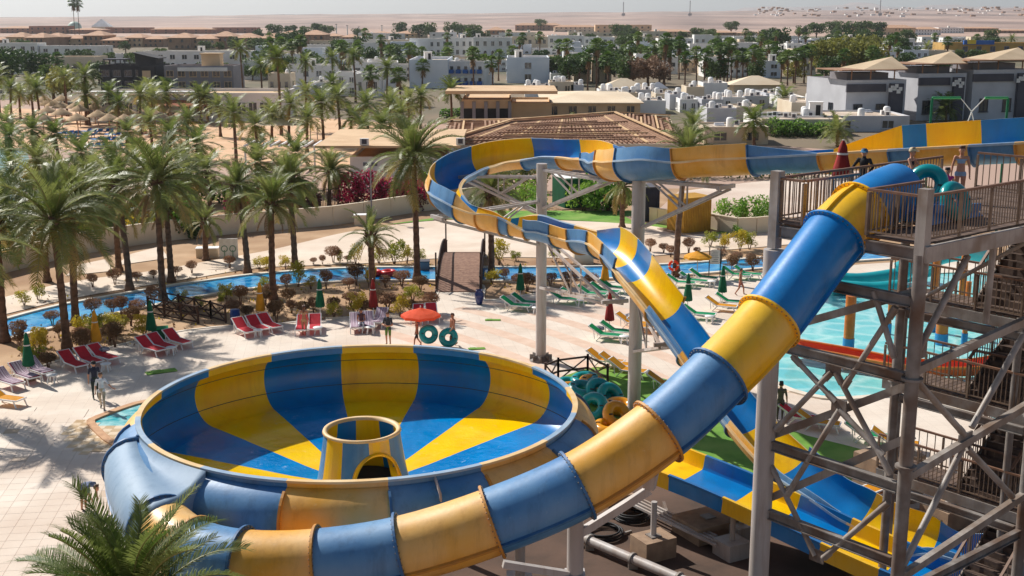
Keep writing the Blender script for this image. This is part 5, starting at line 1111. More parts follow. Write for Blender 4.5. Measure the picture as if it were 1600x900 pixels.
# beach club
t = building('white beach club with glass front and cream roof terrace', 138, 304, 190, 152, W_WHITE, 16, 1, 9, 'rect', cat='beach club', name='beach_club', wfrac=.7, side=0, roofm=R_TAN)
mb = MB(); mb.box((0, .2, 4.9), (22, 2.2, .4)); mb.build('canopy', W_WHITE, t, world=False)
t = building('long white beach restaurant right of the beach club', 300, 440, 190, 150, W_WHITE, 14, 1, 8, 'rect', cat='restaurant', name='restaurant', wfrac=.75, side=0, roofm=R_TAN)
# letters on the low sign before the beach club
a = G(157, 191); t = thing('letter_sign', 'low white letter sign standing on the sand before the beach club', 'sign', (a.x, a.y - .6, 0.03)); mb = MB(); mb.box((0, 0, .1), (3, .5, .2)); mb.build('base', W_WHITE, t, world=False)
for x in (-.6, .6):
    mb = MB(); mb.box((x - .35, 0, .85), (.18, .2, 1.3)); [mb.box((x + .05, 0, z), (.6, .2, .16)) for z in (.28, .85, 1.42)]; [mb.box((x + .36, 0, z), (.16, .2, .4)) for z in (.57, 1.14)]; mb.build('letter', W_WHITE, t, world=False)
a = G(282, 192); t = thing('wooden_pergola', 'reddish wooden pergola beside the beach club', 'pergola', tuple(a))
for x in (-4.6, -1.5, 1.5, 4.6):
    for y in (0, 3.2): mb = MB(); mb.box((x, y, 1.4), (.22, .22, 2.8)); mb.build('post', R_TIMB, t, world=False)
mb = MB(); mb.hexa([(-5.4, -.8, 2.8), (5.4, -.8, 2.8), (5.4, 3.9, 2.8), (-5.4, 3.9, 2.8), (-5, 1.2, 3.7), (0, 1.2, 3.7), (0, 1.9, 3.7), (-5, 1.9, 3.7)]); mb.build('roof', mat('pergola_red', S(186, 118, 84), S(166, 98, 70), 1, .9), t, world=False)
# brown hotels with hipped roofs
wings = []; rw = random.Random(8)
for x0, x1, yb, yt, d in ((-20, 70, 76, 52, 22), (62, 164, 76, 50, 24), (158, 256, 76, 53, 22), (262, 338, 78, 51, 22), (330, 440, 77, 50, 22), (432, 508, 72, 48, 20), (505, 560, 68, 49, 18), (578, 650, 64, 50, 18), (730, 790, 62, 44, 18)):
    n = 3 if x1 - x0 > 80 else 2
    for i in range(n): a_ = x0 + (x1 - x0) * i / n; wings.append((a_ + 1, a_ + (x1 - x0) / n - 1, yb + rw.uniform(-2.5, 1), yt + rw.uniform(-2, 6), d * rw.uniform(.8, 1.3)))
for k, (x0, x1, yb, yt, d) in enumerate(sorted(wings)):
    building('sandy-brown hotel wing with hipped roof, %s from the left' % nth(k), x0, x1, yb, yt, (W_BROWN, W_BEIGE, W_BROWN)[k % 3], d, 2, 4, 'arch', 'hip', cat='hotel', name='hotel', group='brown hotel wings', side=0, wfrac=.5)
for k, (x0, x1, yb, yt) in enumerate(sorted(((0, 48, 52, 41), (46, 104, 53, 42), (108, 160, 53, 44), (165, 232, 52, 44), (236, 330, 53, 43), (332, 400, 52, 44)))):
    building('far reddish hotel block on the left skyline, %s from the left' % nth(k), x0, x1, yb, yt, mat('render_rust', S(166, 118, 98), S(148, 102, 86), .2, .9) if k < 6 else W_GREY, 24, 2, 6, 'rect', 'flat' if k % 2 else 'hip', cat='hotel', name='hotel', group='far skyline hotels', side=0, roofm=R_TILE)
a = G(117, 47); t = thing('dome', 'pale green dome on the left skyline below the twin palms', 'dome', tuple(a)); mb = MB(); mb.lathe([(9, 0), (9, 2), (8.6, 5), (7, 8), (4, 10.2), (.1, 11)], 24); mb.build('shell', mat('dome_green', S(186, 208, 190), S(170, 194, 176), .3, .6), t, world=False); mb = MB(); mb.box((0, 0, .6), (26, 20, 1.2)); mb.build('base', W_WHITE, t, world=False)
a = G(160, 45); t = thing('pyramid_roof', 'white pyramid-shaped building on the left skyline', 'pyramid', tuple(a)); mb = MB(); q = [(-13, -10, 3), (13, -10, 3), (13, 10, 3), (-13, 10, 3)]; [mb.poly([q[i], q[(i + 1) % 4], (0, 0, 14)]) for i in range(4)]; mb.build('roof', W_WHITE, t, world=False); mb = MB(); mb.box((0, 0, 1.5), (24, 18, 3)); mb.build('wall', W_CREAM, t, world=False)
# ---- middle
building('white villa with sloping roofline behind the palm grove', 446, 532, 141, 107, W_WHITE, 14, 2, 4, 'rect', rz=.12, cat='villa', name='villa', units=1)
building('stepped white holiday block right of the sloping villa', 548, 626, 140, 102, W_WHITE, 14, 2, 4, 'balc', rz=.1, cat='hotel', name='hotel', units=2)
t = building('white hotel block with blue balconies behind the pool', 640, 700, 138, 98, W_BLUSH, 26, 2, 3, 'none', cat='hotel', name='hotel', units=3, side=0)
t = building('blue-railed balcony wing of the white hotel behind the pool', 698, 758, 136, 100, W_WHITE, 16, 2, 5, 'balc', cat='hotel', name='hotel', frame=W_BLUE, units=2, side=0, rz=-.15)
building('plain blue-white cube building left of the fan palms', 792, 858, 130, 94, W_BLUSH, 18, 2, 1, 'rect', cat='house', units=1)
building('low white annex of the blue-white cube building', 858, 892, 126, 98, W_WHITE, 12, 2, 2, 'rect')
k = 0
for x0, x1, yb, yt in sorted(((484, 530, 84, 66), (530, 590, 84, 64), (590, 640, 86, 65), (640, 690, 88, 63), (690, 740, 88, 62), (740, 800, 90, 61), (800, 856, 82, 60), (856, 912, 80, 58), (912, 960, 78, 60), (960, 1030, 76, 59), (1028, 1082, 80, 62), (566, 630, 98, 84), (700, 760, 104, 90), (740, 792, 112, 96))):
    building('white town house with flat roof in the long middle row, %s from the left' % nth(k), x0, x1, yb, yt, (W_CREAM, W_WHITE, W_WHITE)[k % 3], 12, 2, 5, 'mix', group='middle row houses', units=3, side=1); k += 1
# infill of the white town
rows_ = [(60, 64, (800, 1040)), (70, 78, (1040, 1200)), (92, 100, (880, 1210)), (84, 88, (1180, 1480)), (76, 80, (1230, 1330)), (68, 70, (1440, 1560)), (110, 116, (880, 1130)), (118, 122, (1100, 1180)), (100, 104, (1380, 1480)), (104, 112, (400, 470)), (122, 126, (380, 450)), (150, 156, (420, 560)), (70, 74, (1100, 1260)), (88, 94, (480, 640)), (98, 104, (400, 560)), (96, 104, (1190, 1300)), (82, 88, (800, 1000)), (104, 110, (1170, 1290)), (64, 68, (1180, 1330)), (122, 128, (560, 660)), (114, 118, (620, 720)), (100, 106, (880, 1000)), (88, 92, (1040, 1180)), (128, 134, (860, 930)), (62, 66, (560, 800)), (112, 118, (1240, 1330)), (72, 76, (1330, 1480))]
rr = random.Random(5); fill = []
for ya, yb_, (xa, xb) in rows_:
    x = xa
    while x < xb:
        wv = rr.uniform(24, 46); y = rr.uniform(ya, yb_); fill.append((x, x + wv, y, y - rr.uniform(2.6, 6.2) / G(x, y).y * FPX)); x += wv + rr.uniform(-2, 8)
for k, (x0, x1, y, yt) in enumerate(sorted(fill)):
    building('small white flat-roofed town house in the far quarter, %s from the left' % nth(k), x0, x1, y, yt, rr.choice((W_WHITE, W_WHITE, W_CREAM, W_BLUSH)), rr.uniform(7, 12), rr.choice((1, 2)), rr.choice((2, 3, 4)), rr.choice(('rect', 'rect', 'mix', 'balc')), units=rr.choice((1, 2, 3)), side=1, group='small town houses')
# ---- pavilion, halls and unfinished timber roof
t = building('beige open pavilion with grey columns and flat cream roof', 722, 798, 197, 160, W_BEIGE, 22, 1, 1, 'none', cat='pavilion', name='pavilion', roofm=R_TAN, side=0)
w = (At(798, 197, G(760, 197).y).x - At(722, 197, G(760, 197).y).x)
mb = MB(); mb.box((0, -.05, 1.5), (w * .96, .1, 2.7)); mb.build('dark_opening', M_DARK, t, world=False)
for i in range(5): mb = MB(); mb.box((-w / 2 + w * (i + .02) / 4.1, -.4, 2.0), (.55, .55, 4.0)); mb.build('column', W_GREY, t, world=False)
mb = MB(); mb.box((2.5, 5, 5.6), (w + 10, 16, .5)); mb.build('flat_roof', R_TAN, t, world=False)
building('beige hall wall right of the pavilion', 798, 862, 194, 164, W_BEIGE, 14, 1, 3, 'none', cat='hall', name='hall', roofm=R_TAN, side=0)
building('large beige hall with low hipped cream roof', 850, 1000, 186, 150, W_BEIGE, 30, 1, 5, 'rect', 'hip', cat='hall', name='hall', roofm=R_SAIL, side=0)
def timber_roof():
    z0, z1 = 3.2, 4.3; A, B, C, D = G(690, 224, z0), G(1060, 222, z0), G(1046, 183, z0), G(700, 190, z0); r0, r1 = G(800, 190, z1), G(960, 178, z1)
    c = (A + B + C + D) / 4; t = thing('timber_roof', 'unfinished hipped roof of bare brown timber slats on the long low building', 'roof', (c.x, c.y, 0)); n = 34
    rj = random.Random(4)
    def slat(p, q, m, nm='slat', w=.22):
        if nm == 'slat' and rj.random() < .2: return
        if nm == 'slat': p, q = p.lerp(q, rj.uniform(0, .25)), p.lerp(q, rj.uniform(.7, 1)); p = p + Vector((0, rj.uniform(-.3, .3), rj.uniform(0, .12)))
        mb = MB(); mb.bar(p, q, w, .14); mb.build(nm, m, t)
    for e0, e1, f0, f1, k in ((A, B, r0, r1, 46), (D, C, r0, r1, 26), (A, D, r0, r0, 12), (B, C, r1, r1, 12)):
        for i in range(k + 1): u = i / k; slat(e0.lerp(e1, u), f0.lerp(f1, u), R_TIMBL if i % 9 == 4 else R_TIMB, 'rafter', .2 if i % 9 != 4 else .3)
        for j in range(1, 15): v = j / 15; slat(e0.lerp(f0, v) + Vector((0, 0, .16)), e1.lerp(f1, v) + Vector((0, 0, .16)), R_TIMB if j % 4 else R_TIMBL, 'slat', .25)
    for p, q in ((A, r0), (B, r1), (C, r1), (D, r0), (r0, r1)): slat(p + Vector((0, 0, .3)), q + Vector((0, 0, .3)), R_TIMBL, 'hip_beam', .4)
    mb = MB()
    for p, q in ((A, B), (B, C), (C, D), (D, A)): mb.bar((p.x, p.y, z0 / 2 - .1), (q.x, q.y, z0 / 2 - .1), .3, z0 - .2)
    mb.build('wall', W_CREAM, t); mb = MB(); mb.poly([(p.x, p.y, z0 - .3) for p in (A, B, C, D)]); mb.build('ceiling_board', mat('board_rust', S(206, 172, 146), S(160, 122, 100), .35, .9), t)
timber_roof()
t = building('white service shed with wide tan flat roof before the sandy grove', 548, 700, 292, 250, W_WHITE, 16, 1, 4, 'none', cat='shed', name='shed', roofm=R_TAN, side=0)
mb = MB(); mb.box((-1.0, 8, 4.35), (15, 19, .22)); mb.build('tan_roof', R_TAN, t, world=False); mb = MB(); mb.box((-1.2, -.03, 1.9), (.7, .06, .7)); mb.build('vent_window', M_DKWOOD, t, world=False); link(UNITM[0], 'air_conditioner', t, (-3.4, -1.2, 4.5)); link(UNITM[0], 'air_conditioner', t, (6.5, -.8, 4.5))
building('white utility building behind the loop with cream roof', 700, 850, 250, 216, W_CREAM, 12, 1, 4, 'none', cat='shed', name='shed', roofm=R_TAN, side=0)
a = G(440, 266); t = thing('white_pergola', 'white slatted pergola roof beside the tan-roofed shed', 'pergola', tuple(a))
for i in range(9): mb = MB(); mb.box((-4 + i, 2, 2.9), (.2, 6, .2)); mb.build('slat', W_WHITE, t, world=False)
for x, y in ((-4, -.6), (4, -.6), (-4, 4.6), (4, 4.6)): mb = MB(); mb.box((x, y, 1.4), (.2, .2, 2.8)); mb.build('post', W_WHITE, t, world=False)
a = G(447, 222); t = thing('sun_canopy', 'square white sun canopy on the sand among the palms', 'canopy', tuple(a)); mb = MB(); q = [(-4, -3, 2.6), (4, -3, 2.6), (4, 3, 2.6), (-4, 3, 2.6)]; [mb.poly([q[i], q[(i + 1) % 4], (0, 0, 3.6)]) for i in range(4)]; mb.build('cloth', R_SAIL, t, world=False)
for x, y, _ in q: mb = MB(); mb.tube([(x, y, 0), (x, y, 2.6)], .06, 6); mb.build('pole', W_GREY, t, world=False)
# ---- right: cluttered roofs, tents, grey hotel
for lb, x0, x1, yb, yt, m in (('large cream peaked tent roof left of the cluttered roofs', 936, 1012, 148, 122, R_SAIL), ('cream peaked tent roof at the right of the cluttered roofs', 1134, 1224, 142, 118, R_SAIL), ('small grey peaked tent roof between the two cream ones', 1012, 1044, 146, 128, W_LGREY), ('small tan-roofed kiosk among white roof boxes', 1032, 1066, 162, 146, R_TAN)):
    A, B = G(x0, yb), G(x1, yb); w = B.x - A.x; h = At((x0 + x1) / 2, yt, A.y).z; t = thing('tent', lb, 'tent', ((A.x + B.x) / 2, A.y, 0)); mb = MB(); q = [(-w / 2, -w * .3, h * .45), (w / 2, -w * .3, h * .45), (w / 2, w * .3, h * .45), (-w / 2, w * .3, h * .45)]; top = [(-w * .06, 0, h), (w * .06, 0, h)]
    mb.poly([q[0], q[1], top[1], top[0]]); mb.poly([q[1], q[2], top[1]]); mb.poly([q[2], q[3], top[0], top[1]]); mb.poly([q[3], q[0], top[0]]); mb.build('roof', m, t, world=False); mb = MB(); mb.box((0, 0, h * .22), (w * .8, w * .45, h * .44)); mb.build('wall', W_CREAM, t, world=False)
k = 0
for x0, x1, yb, yt in sorted(((820, 860, 152, 136), (858, 896, 150, 130), (892, 912, 150, 136), (936, 970, 160, 146), (968, 996, 164, 148), (990, 1026, 160, 142), (1024, 1050, 166, 152), (1046, 1076, 172, 150), (1072, 1100, 158, 138), (1098, 1136, 154, 132), (1062, 1090, 176, 160), (1096, 1130, 176, 160), (1128, 1164, 172, 156), (1160, 1200, 170, 152), (1104, 1150, 192, 178), (1150, 1190, 190, 176), (1196, 1240, 166, 148), (1218, 1258, 172, 156), (1236, 1304, 182, 170), (1000, 1040, 178, 166), (1176, 1290, 206, 190), (1286, 1420, 206, 186), (1100, 1200, 226, 205), (1190, 1320, 212, 196))):
    building('white utility roof box behind the timber roof, %s from the left' % nth(k), x0, x1, yb, yt, (W_WHITE, W_CREAM, W_LGREY)[k % 3], 8 if k < 19 else 12, 1, 2, 'rect' if k % 2 else 'none', units=5, side=1, cat='building', name='utility_building', group='cluttered white roofs'); k += 1
def grey_wing(lb, x0, x1, yb, yt, k):
    t = building(lb, x0, x1, yb, yt, W_LGREY, 14, 2, 2, 'none', cat='hotel', name='hotel', side=0, rz=R(14), units=0); o = t.location; Y = o.y
    w = (At(x1, yb, Y).x - At(x0, yb, Y).x) / math.cos(R(14)) * .92; h = At(x0, yt, Y).z
    mb = MB(); mb.box((w * .32, -.3, h * .5), (w * .22, .7, h * 1.04)); mb.build('dark_tower', W_DGREY, t, world=False)
    mb = MB(); mb.box((-w * .18, -.1, h - .55), (w * .66, .3, 1.3)); mb.build('dark_band', W_DGREY, t, world=False)
    for x, z in ((.2, h * .86), (.27, h * .9), (.34, h * .82)): mb = MB(); mb.box((w * x, -.7, z), (.7, .1, .7)); mb.box((w * x + .35, -.7, z + .4), (.6, .1, .6)); mb.build('white_motif', W_WHITE, t, world=False)
    me = winmesh('rect', 1.6, 2.2, W_DGREY); link(me, 'window', t, (w * .08, -.05, h * .32)); link(me, 'window', t, (-w * .3, -.05, h * .32)); me2 = winmesh('rect', 1.4, 1.8, W_DGREY); o2 = link(me2, 'window', t, (-w / 2 - .02, 5, h * .35)); o2.rotation_euler.z = -math.pi / 2
    mb = MB(); mb.box((0, 6, h + .9), (w * .7, 6, 1.8)); mb.build('roof_room', W_GREY, t, world=False)
    mb = MB(); mb.box((-1, 3.5, h + 2.4), (w * 1.1, 9, .18)); mb.build('canopy_roof', R_TIMB, t, world=False)
    for x in (-.42, -.1, .3): mb = MB(); mb.box((w * x, .2, h + 1.2), (.16, .16, 2.3)); mb.build('canopy_post', R_TIMB, t, world=False)
    mb = MB(); a, b, z = w * .02, w * .62, h + 2.5; p = [(a - w * .25, 0, z), (b - w * .1, 0, z), (b - w * .1, 8, z), (a - w * .25, 8, z)]; ap = (b - w * .12, 5, z + 1.9); mb.poly([p[0], p[1], ap]); mb.poly([p[1], p[2], ap]); mb.poly([p[2], p[3], ap]); mb.poly([p[3], p[0], ap]); mb.build('sail_roof', mat('sail_sand', S(206, 182, 150), S(190, 166, 134), .3, .9), t, world=False)
grey_wing('pale and dark grey hotel wing with shade canopy nearest the low white roofs', 1312, 1420, 192, 132, 0)
grey_wing('middle grey hotel wing with shade canopy, behind the green frame', 1424, 1512, 188, 122, 1)
grey_wing('grey hotel wing with shade canopy cut by the right picture edge', 1506, 1620, 186, 116, 2)
t = building('ochre building with blue roof trim and sign at upper right', 1474, 1625, 96, 70, W_OCHRE, 14, 2, 7, 'rect', cat='building', name='commercial_building', frame=W_BLUE, side=0, units=4)
mb = MB(); mb.box((-6, -.6, 7.4), (12, 1.2, 1.6)); mb.build('blue_fascia', W_BLUE, t, world=False); mb = MB(); mb.box((-9, -1.3, 7.6), (3.4, .2, 1.6)); mb.build('yellow_sign', mat('sign_yellow', S(232, 200, 60), None, rough=.6), t, world=False)
for k, (x0, x1, yb, yt, m) in enumerate(sorted(((1326, 1380, 55, 36, W_BEIGE), (1380, 1430, 55, 35, W_BEIGE), (1430, 1470, 55, 38, W_WHITE), (1466, 1506, 52, 40, W_WHITE), (1500, 1560, 50, 38, W_BROWN), (1560, 1620, 52, 42, W_BROWN), (805, 878, 48, 32, W_BROWN), (866, 932, 50, 35, W_CREAM), (930, 1018, 52, 36, W_BEIGE), (1016, 1080, 58, 42, W_BEIGE), (1080, 1150, 58, 44, W_BROWN), (1150, 1230, 56, 46, W_BEIGE), (1308, 1348, 22, 13, W_WHITE), (560, 600, 60, 50, W_WHITE), (1140, 1184, 70, 54, W_WHITE)), key=lambda q: q[0])):
    building('distant pale hotel block at the desert edge, %s from the left' % nth(k), x0, x1, yb, yt + 4, m, 18, 2, 9, 'rect', 'hip' if k % 3 else 'flat', cat='hotel', name='hotel', group='desert edge hotels', side=0, units=0 if k % 3 else 3, wfrac=.3)
# brown scattered settlement on the far slope
mb = MB(); rr = random.Random(11)
for _ in range(150):
    x = rr.uniform(1180, 1640); y = rr.uniform(10, 24); d = rr.uniform(2600, 4200); p = At(x, y, d); mb.box((p.x, p.y, p.z - 2), (rr.uniform(5, 11), 8, rr.uniform(2, 4.5)), 0, rr.choice((0, 1, 1)))
stuff(mb.build('far_settlement', [W_WHITE, W_BROWN]))
# thin lamp masts in the town
for k, (x, yt, yb) in enumerate(((492, 36, 60), (526, 38, 60), (543, 40, 60), (561, 42, 60), (597, 40, 60))):
    b = G(x, yb); h = At(x, yt, b.y).z; t = thing('lamp_mast', 'thin white lamp mast above the hotel roofs, %s from the left' % nth(k), 'mast', tuple(b), 0, 'thin lamp masts'); mb = MB(); mb.tube([(0, 0, 0), (0, 0, h)], [.5, .35], 6); mb.build('pole', W_WHITE, t, world=False); mb = MB(); mb.box((0, 0, h), (1.6, .8, .4)); mb.build('lamp_head', W_GREY, t, world=False)
for k, (x, yt) in enumerate(((974, 3), (1078, 1), (1375, 0))):
    Y = 3300; b = Vector((At(x, 20, Y).x, Y, At(x, 22, Y).z)); h = At(x, yt, Y).z - b.z; t = thing('radio_mast', 'hair-thin radio mast on the desert ridge, %s from the left' % nth(k), 'mast', tuple(b), 0, 'radio masts'); mb = MB(); mb.tube([(0, 0, -6), (0, 0, h)], 1.1, 5); mb.build('pole', W_GREY, t, world=False); mb = MB(); mb.box((0, 0, -1), (9, 6, 6)); mb.build('base', W_GREY, t, world=False)
# garden walls in panels
def wall_run(lb, pts, h, m, name='garden_wall'):
    P = pxs(pts, 0, 3.0); c = P[len(P) // 2]; t = thing(name, lb, 'wall', (c.x, c.y, 0)); 
    for i in range(len(P) - 1):
        a, b = P[i], P[i + 1]; d = (b - a).normalized(); mb = MB(); mb.bar(a + d * .02 + Vector((0, 0, h / 2)), b - d * .02 + Vector((0, 0, h / 2)), .2, h); mb.bar(a + Vector((0, 0, h + .03)), b + Vector((0, 0, h + .03)), .28, .08); mb.build('wall_panel', m, t)
wall_run('long low white garden wall beyond the river on the left', [(-30, 436), (10, 426), (120, 399), (250, 378), (400, 362), (520, 352), (610, 338), (690, 326), (760, 318)], 1.6, W_CREAM)
wall_run('short white wall beside the yellow shed', [(1015, 348), (1044, 352), (1100, 356), (1152, 366), (1210, 362)], 1.3, W_CREAM)
# iron fence by the bougainvillea
A, B = G(478, 342), G(530, 336); t = thing('iron_fence', 'black iron bar fence behind the white wall beside the bougainvillea', 'fence', tuple(A))
n = 22
for i in range(n + 1): p = A.lerp(B, i / n); mb = MB(); mb.box((p.x, p.y, 1.3), (.05, .05, 2.6)); mb.build('bar', M_DARK, t)
for z in (.4, 2.4): mb = MB(); mb.bar((A.x, A.y, z), (B.x, B.y, z), .05, .06); mb.build('rail', M_DARK, t)
# sheds near the lawn
def crate_shed(lb, px, yb, w, d, h, m, rm, rz=0.0):
    b = G(px, yb); t = thing('shed', lb, 'shed', tuple(b), rz); mb = MB(); mb.box((0, 0, h / 2), (w, d, h)); mb.build('wall', m, t, world=False)
    for sgn, L, ax in ((-1, w, 'x'), (1, d, 'y')):
        n = int(L / .16)
        for i in range(n):
            x = -L / 2 + L * (i + .5) / n; mb = MB()
            if ax == 'x': mb.box((x, -d / 2 - .02, h / 2), (.1, .05, h - .05))
            else: mb.box((-w / 2 - .02, x, h / 2), (.05, .1, h - .05))
            mb.build('cladding_slat', m, t, world=False)
    mb = MB(); mb.box((0, 0, h + .05), (w + .15, d + .15, .1)); mb.build('roof', rm, t, world=False); mb = MB(); mb.box((0, 0, .02), (w + 1.2, d + 1.2, .16)); mb.build('plinth', M_CONC, t, world=False)
M_SHEDY = mat('shed_ochre', S(196, 146, 40), S(176, 126, 30), 1, .7)
crate_shed('ochre-yellow slatted shed on the lawn behind the slim palm', 1076, 361, 2.7, 2.4, 2.9, M_SHEDY, M_SHEDY, R(28))
crate_shed('green shed with striped white roof behind the columns', 893, 322, 2.6, 3.2, 2.8, mat('shed_green', S(20, 104, 68), S(14, 88, 58), 1, .7), W_WHITE, R(20))
crate_shed('dark blue container beside the grey column', 1010, 344, 1.6, 2.4, 3.0, mat('shed_navy', S(44, 52, 78), S(36, 42, 64), 1, .7), W_DGREY, R(10))
# thatched parasols and sunbeds of the beach
mb = MB(); mb.lathe([(1.35, 2.0), (1.25, 2.12), (.6, 2.5), (.02, 2.85)], 14); TH = mb.mesh('thatch', mat('thatch', S(206, 178, 140), S(178, 146, 110), 3, .95, .5, 20)); mb = MB(); mb.tube([(0, 0, 0), (0, 0, 2.5)], .06, 6); TP_ = mb.mesh('pole', R_TIMB)
rr = random.Random(3); spots = [(x, y) for y in (181, 187, 193, 199, 206, 214) for x in range(70, 300, 26)]
for k, (x, y) in enumerate(sorted((x + rr.uniform(-9, 9), y + rr.uniform(-2, 2)) for x, y in spots if rr.random() < .62)):
    b = G(x, y); t = thing('thatch_parasol', 'thatched beach parasol on the sand, %s from the left' % nth(k), 'parasol', (b.x, b.y, .03), 0, 'thatched beach parasols'); link(TH, 'thatch', t, None, None, 1.25); link(TP_, 'pole', t, None, None, 1.25)
mb = MB(); mb.box((0, .1, .32), (.65, 1.5, .08)); mb.hexa([(-.32, -.62, .28), (.32, -.62, .28), (.32, -1.2, .7), (-.32, -1.2, .7), (-.32, -.62, .36), (.32, -.62, .36), (.32, -1.2, .78), (-.32, -1.2, .78)]); SBm = mb.mesh('mattress', mat('sunbed_blue', S(36, 116, 196), S(60, 136, 206), 1, .7)); mb = MB(); [mb.box((x, y, .14), (.06, .06, .28)) for x in (-.28, .28) for y in (-.6, .75)]; SBl = mb.mesh('leg_frame', W_WHITE)
for k, (x, y) in enumerate(sorted([(104 + 9 * i, 219 - i) for i in range(5)] + [(150 + 8 * i, 222) for i in range(5)] + [(134 + 10 * i, 209) for i in range(5)] + [(170 + 9 * i, 214) for i in range(3)] + [(140 + 10 * i, 232) for i in range(6)] + [(96 + 9 * i, 212) for i in range(4)])):
    b = G(x, y); t = thing('beach_sunbed', 'blue beach sunbed on the sand, %s from the left' % nth(k), 'sunbed', (b.x, b.y, .03), rr.uniform(.3, 1.2), 'blue beach sunbeds', 1.1); link(SBm, 'mattress', t); link(SBl, 'leg_frame', t)
# ================================================================== LOUNGERS, PARASOLS, SMALL THINGS
M_TOWEL = mat('striped_towel', S(206, 190, 200), S(110, 64, 90), 3.0, .9, stretch=(14, .05, .05), contrast=(.48, .52), detail=0)
def lounger_proto(m, nm):
    t = thing('sun_lounger', nm, 'sun lounger', (0, -50, 0)); HX = .33
    mb = MB(); n = 4
    mb.box((0, .42, .36), (.6, 1.16, .03)); sl = mb.build('seat_sling', m, t, world=False)
    mb = MB(); a = R(33); mb.hexa([(-.3, -.17, .35), (.3, -.17, .35), (.3, -.17 - .8 * math.cos(a), .35 + .8 * math.sin(a)), (-.3, -.17 - .8 * math.cos(a), .35 + .8 * math.sin(a)), (-.3, -.15, .38), (.3, -.15, .38), (.3, -.15 - .8 * math.cos(a), .38 + .8 * math.sin(a)), (-.3, -.15 - .8 * math.cos(a), .38 + .8 * math.sin(a))]); mb.build('backrest', m, t, world=False)
    mb = MB()
    for x in (-HX, HX): mb.bar((x, -.2, .35), (x, 1.02, .35), .05, .06); mb.bar((x, -.17, .36), (x, -.19 - .82 * math.cos(a), .36 + .82 * math.sin(a)), .045, .06); mb.bar((x, -.5, .1), (x, -.55, .6), .04, .04)
    mb.bar((-HX, 1.02, .35), (HX, 1.02, .35), .05, .06); mb.bar((-HX, -.87, .8), (HX, -.87, .8), .05, .05); mb.build('frame', M_PLASTIC, t, world=False)
    for x in (-HX, HX):
        for y, y2 in ((-.1, -.4), (.85, 1.0)): mb = MB(); mb.bar((x, y, .34), (x, y2, .0), .05, .05); mb.build('leg', M_PLASTIC, t, world=False)
    return freeze(t)
LP = {'r': lounger_proto(M_REDSL, 'red'), 'g': lounger_proto(M_GREENSL, 'green'), 'y': lounger_proto(M_YELSL, 'yellow')}
mb = MB(); rows = []
for i in range(9):
    t_ = i / 8; y = -.72 + 1.7 * t_; z = .40 if y > -.16 else .40 + (-.16 - y) * .78; rows.append([(-.31, y, z - .02), (-.27, y, z + .012), (0, y, z + .01 * (i % 2)), (.27, y, z + .012), (.31, y, z - .03)])
mb.quad_strip(rows); TOWEL = mb.mesh('towel', M_TOWEL)
LOUNG = [('r', 14, 606, 0.85), ('r', 42, 596, 0.85), ('r', 62, 588, 0.85), ('r', 114, 578, 0.85), ('r', 138, 572, 0.85), ('r', 164, 566, 0.85), ('r', 236, 553, 0.85), ('r', 254, 548, 0.85), ('r', 278, 542, 0.85), ('r', 382, 524, 0.7), ('r', 402, 520, 0.7), ('r', 422, 516, 0.7), ('r', 471, 520, 0.05), ('r', 492, 518, 0.05), ('r', 556, 516, 0.08), ('r', 576, 514, 0.08), ('r', 593, 509, -0.05), ('r', 652, 502, 0.05), ('r', 676, 500, 0.15),
    ('g', 806, 486, 1.2), ('g', 822, 482, 1.2), ('g', 878, 476, 1.2), ('g', 896, 472, 1.2), ('g', 924, 468, 1.2), ('g', 942, 463, 1.2), ('g', 957, 458, 1.2), ('g', 944, 534, 1.2), ('g', 964, 527, 1.2), ('g', 1062, 450, 1.2), ('g', 1080, 446, 1.2), ('g', 1096, 441, 1.2), ('g', 1150, 438, 1.2), ('g', 1168, 436, 1.2), ('g', 1140, 480, 1.2), ('g', 1092, 500, 1.2), ('g', 1352, 692, 1.2),
    ('y', 1124, 487, 1.2), ('y', 988, 514, 1.2), ('y', 1004, 520, 1.2), ('y', 946, 574, 1.2), ('y', 962, 580, 1.2), ('y', 978, 588, 1.2), ('y', 1040, 610, 1.2), ('y', 4, 634, 1.2), ('y', 1276, 672, 1.2), ('y', 1398, 704, 1.2), ('r', 1246, 664, 1.2)]
LB = {'r': 'red sling sun lounger on white frame, %s red one from the left', 'g': 'green sling sun lounger on white frame, %s green one from the left', 'y': 'yellow sling sun lounger on white frame, %s yellow one from the left'}
GRP = {'r': 'red loungers along the garden bed', 'g': 'green loungers on the plaza', 'y': 'yellow loungers'}
ci = {}; used = set(); LOCS = []
for kd, x, y, a in sorted(LOUNG, key=lambda q: q[1]):
    b = G(x, y) + Vector((rnd.uniform(-.08, .08), rnd.uniform(-.12, .12), 0)); i = ci.get(kd, 0); ci[kd] = i + 1; yaw = math.pi + a + rnd.uniform(-.09, .09)      # local +Y is the foot end, turned towards the camera
    lab = LB[kd] % nth(i); loc = (b.x, b.y, .063)
    if kd not in used: o = LP[kd]; o.location = loc; o.rotation_euler.z = yaw; o['label'] = lab; o['group'] = GRP[kd]; used.add(kd)
    else: dup(LP[kd], loc, yaw, lab, GRP[kd])
    if (kd, x) in (('r', 14), ('r', 42), ('r', 62), ('r', 556), ('r', 576), ('r', 593)):
        tag(link(TOWEL, 'towel', None, (b.x, b.y, .075), yaw), 'striped purple and white towel spread on the red lounger, %s such towel from the left' % nth(('14 42 62 556 576 593'.split()).index(str(x))), 'towel', 'striped towels')
mb = MB(); mb.lathe([(.0, .02), (.18, .06), (.26, .03), (.24, .14), (.1, .2), (.0, .17)], 12); CLO = mb.mesh('clothes_heap', mat('dark_clothes', S(50, 48, 60), S(180, 176, 184), 6, .9))
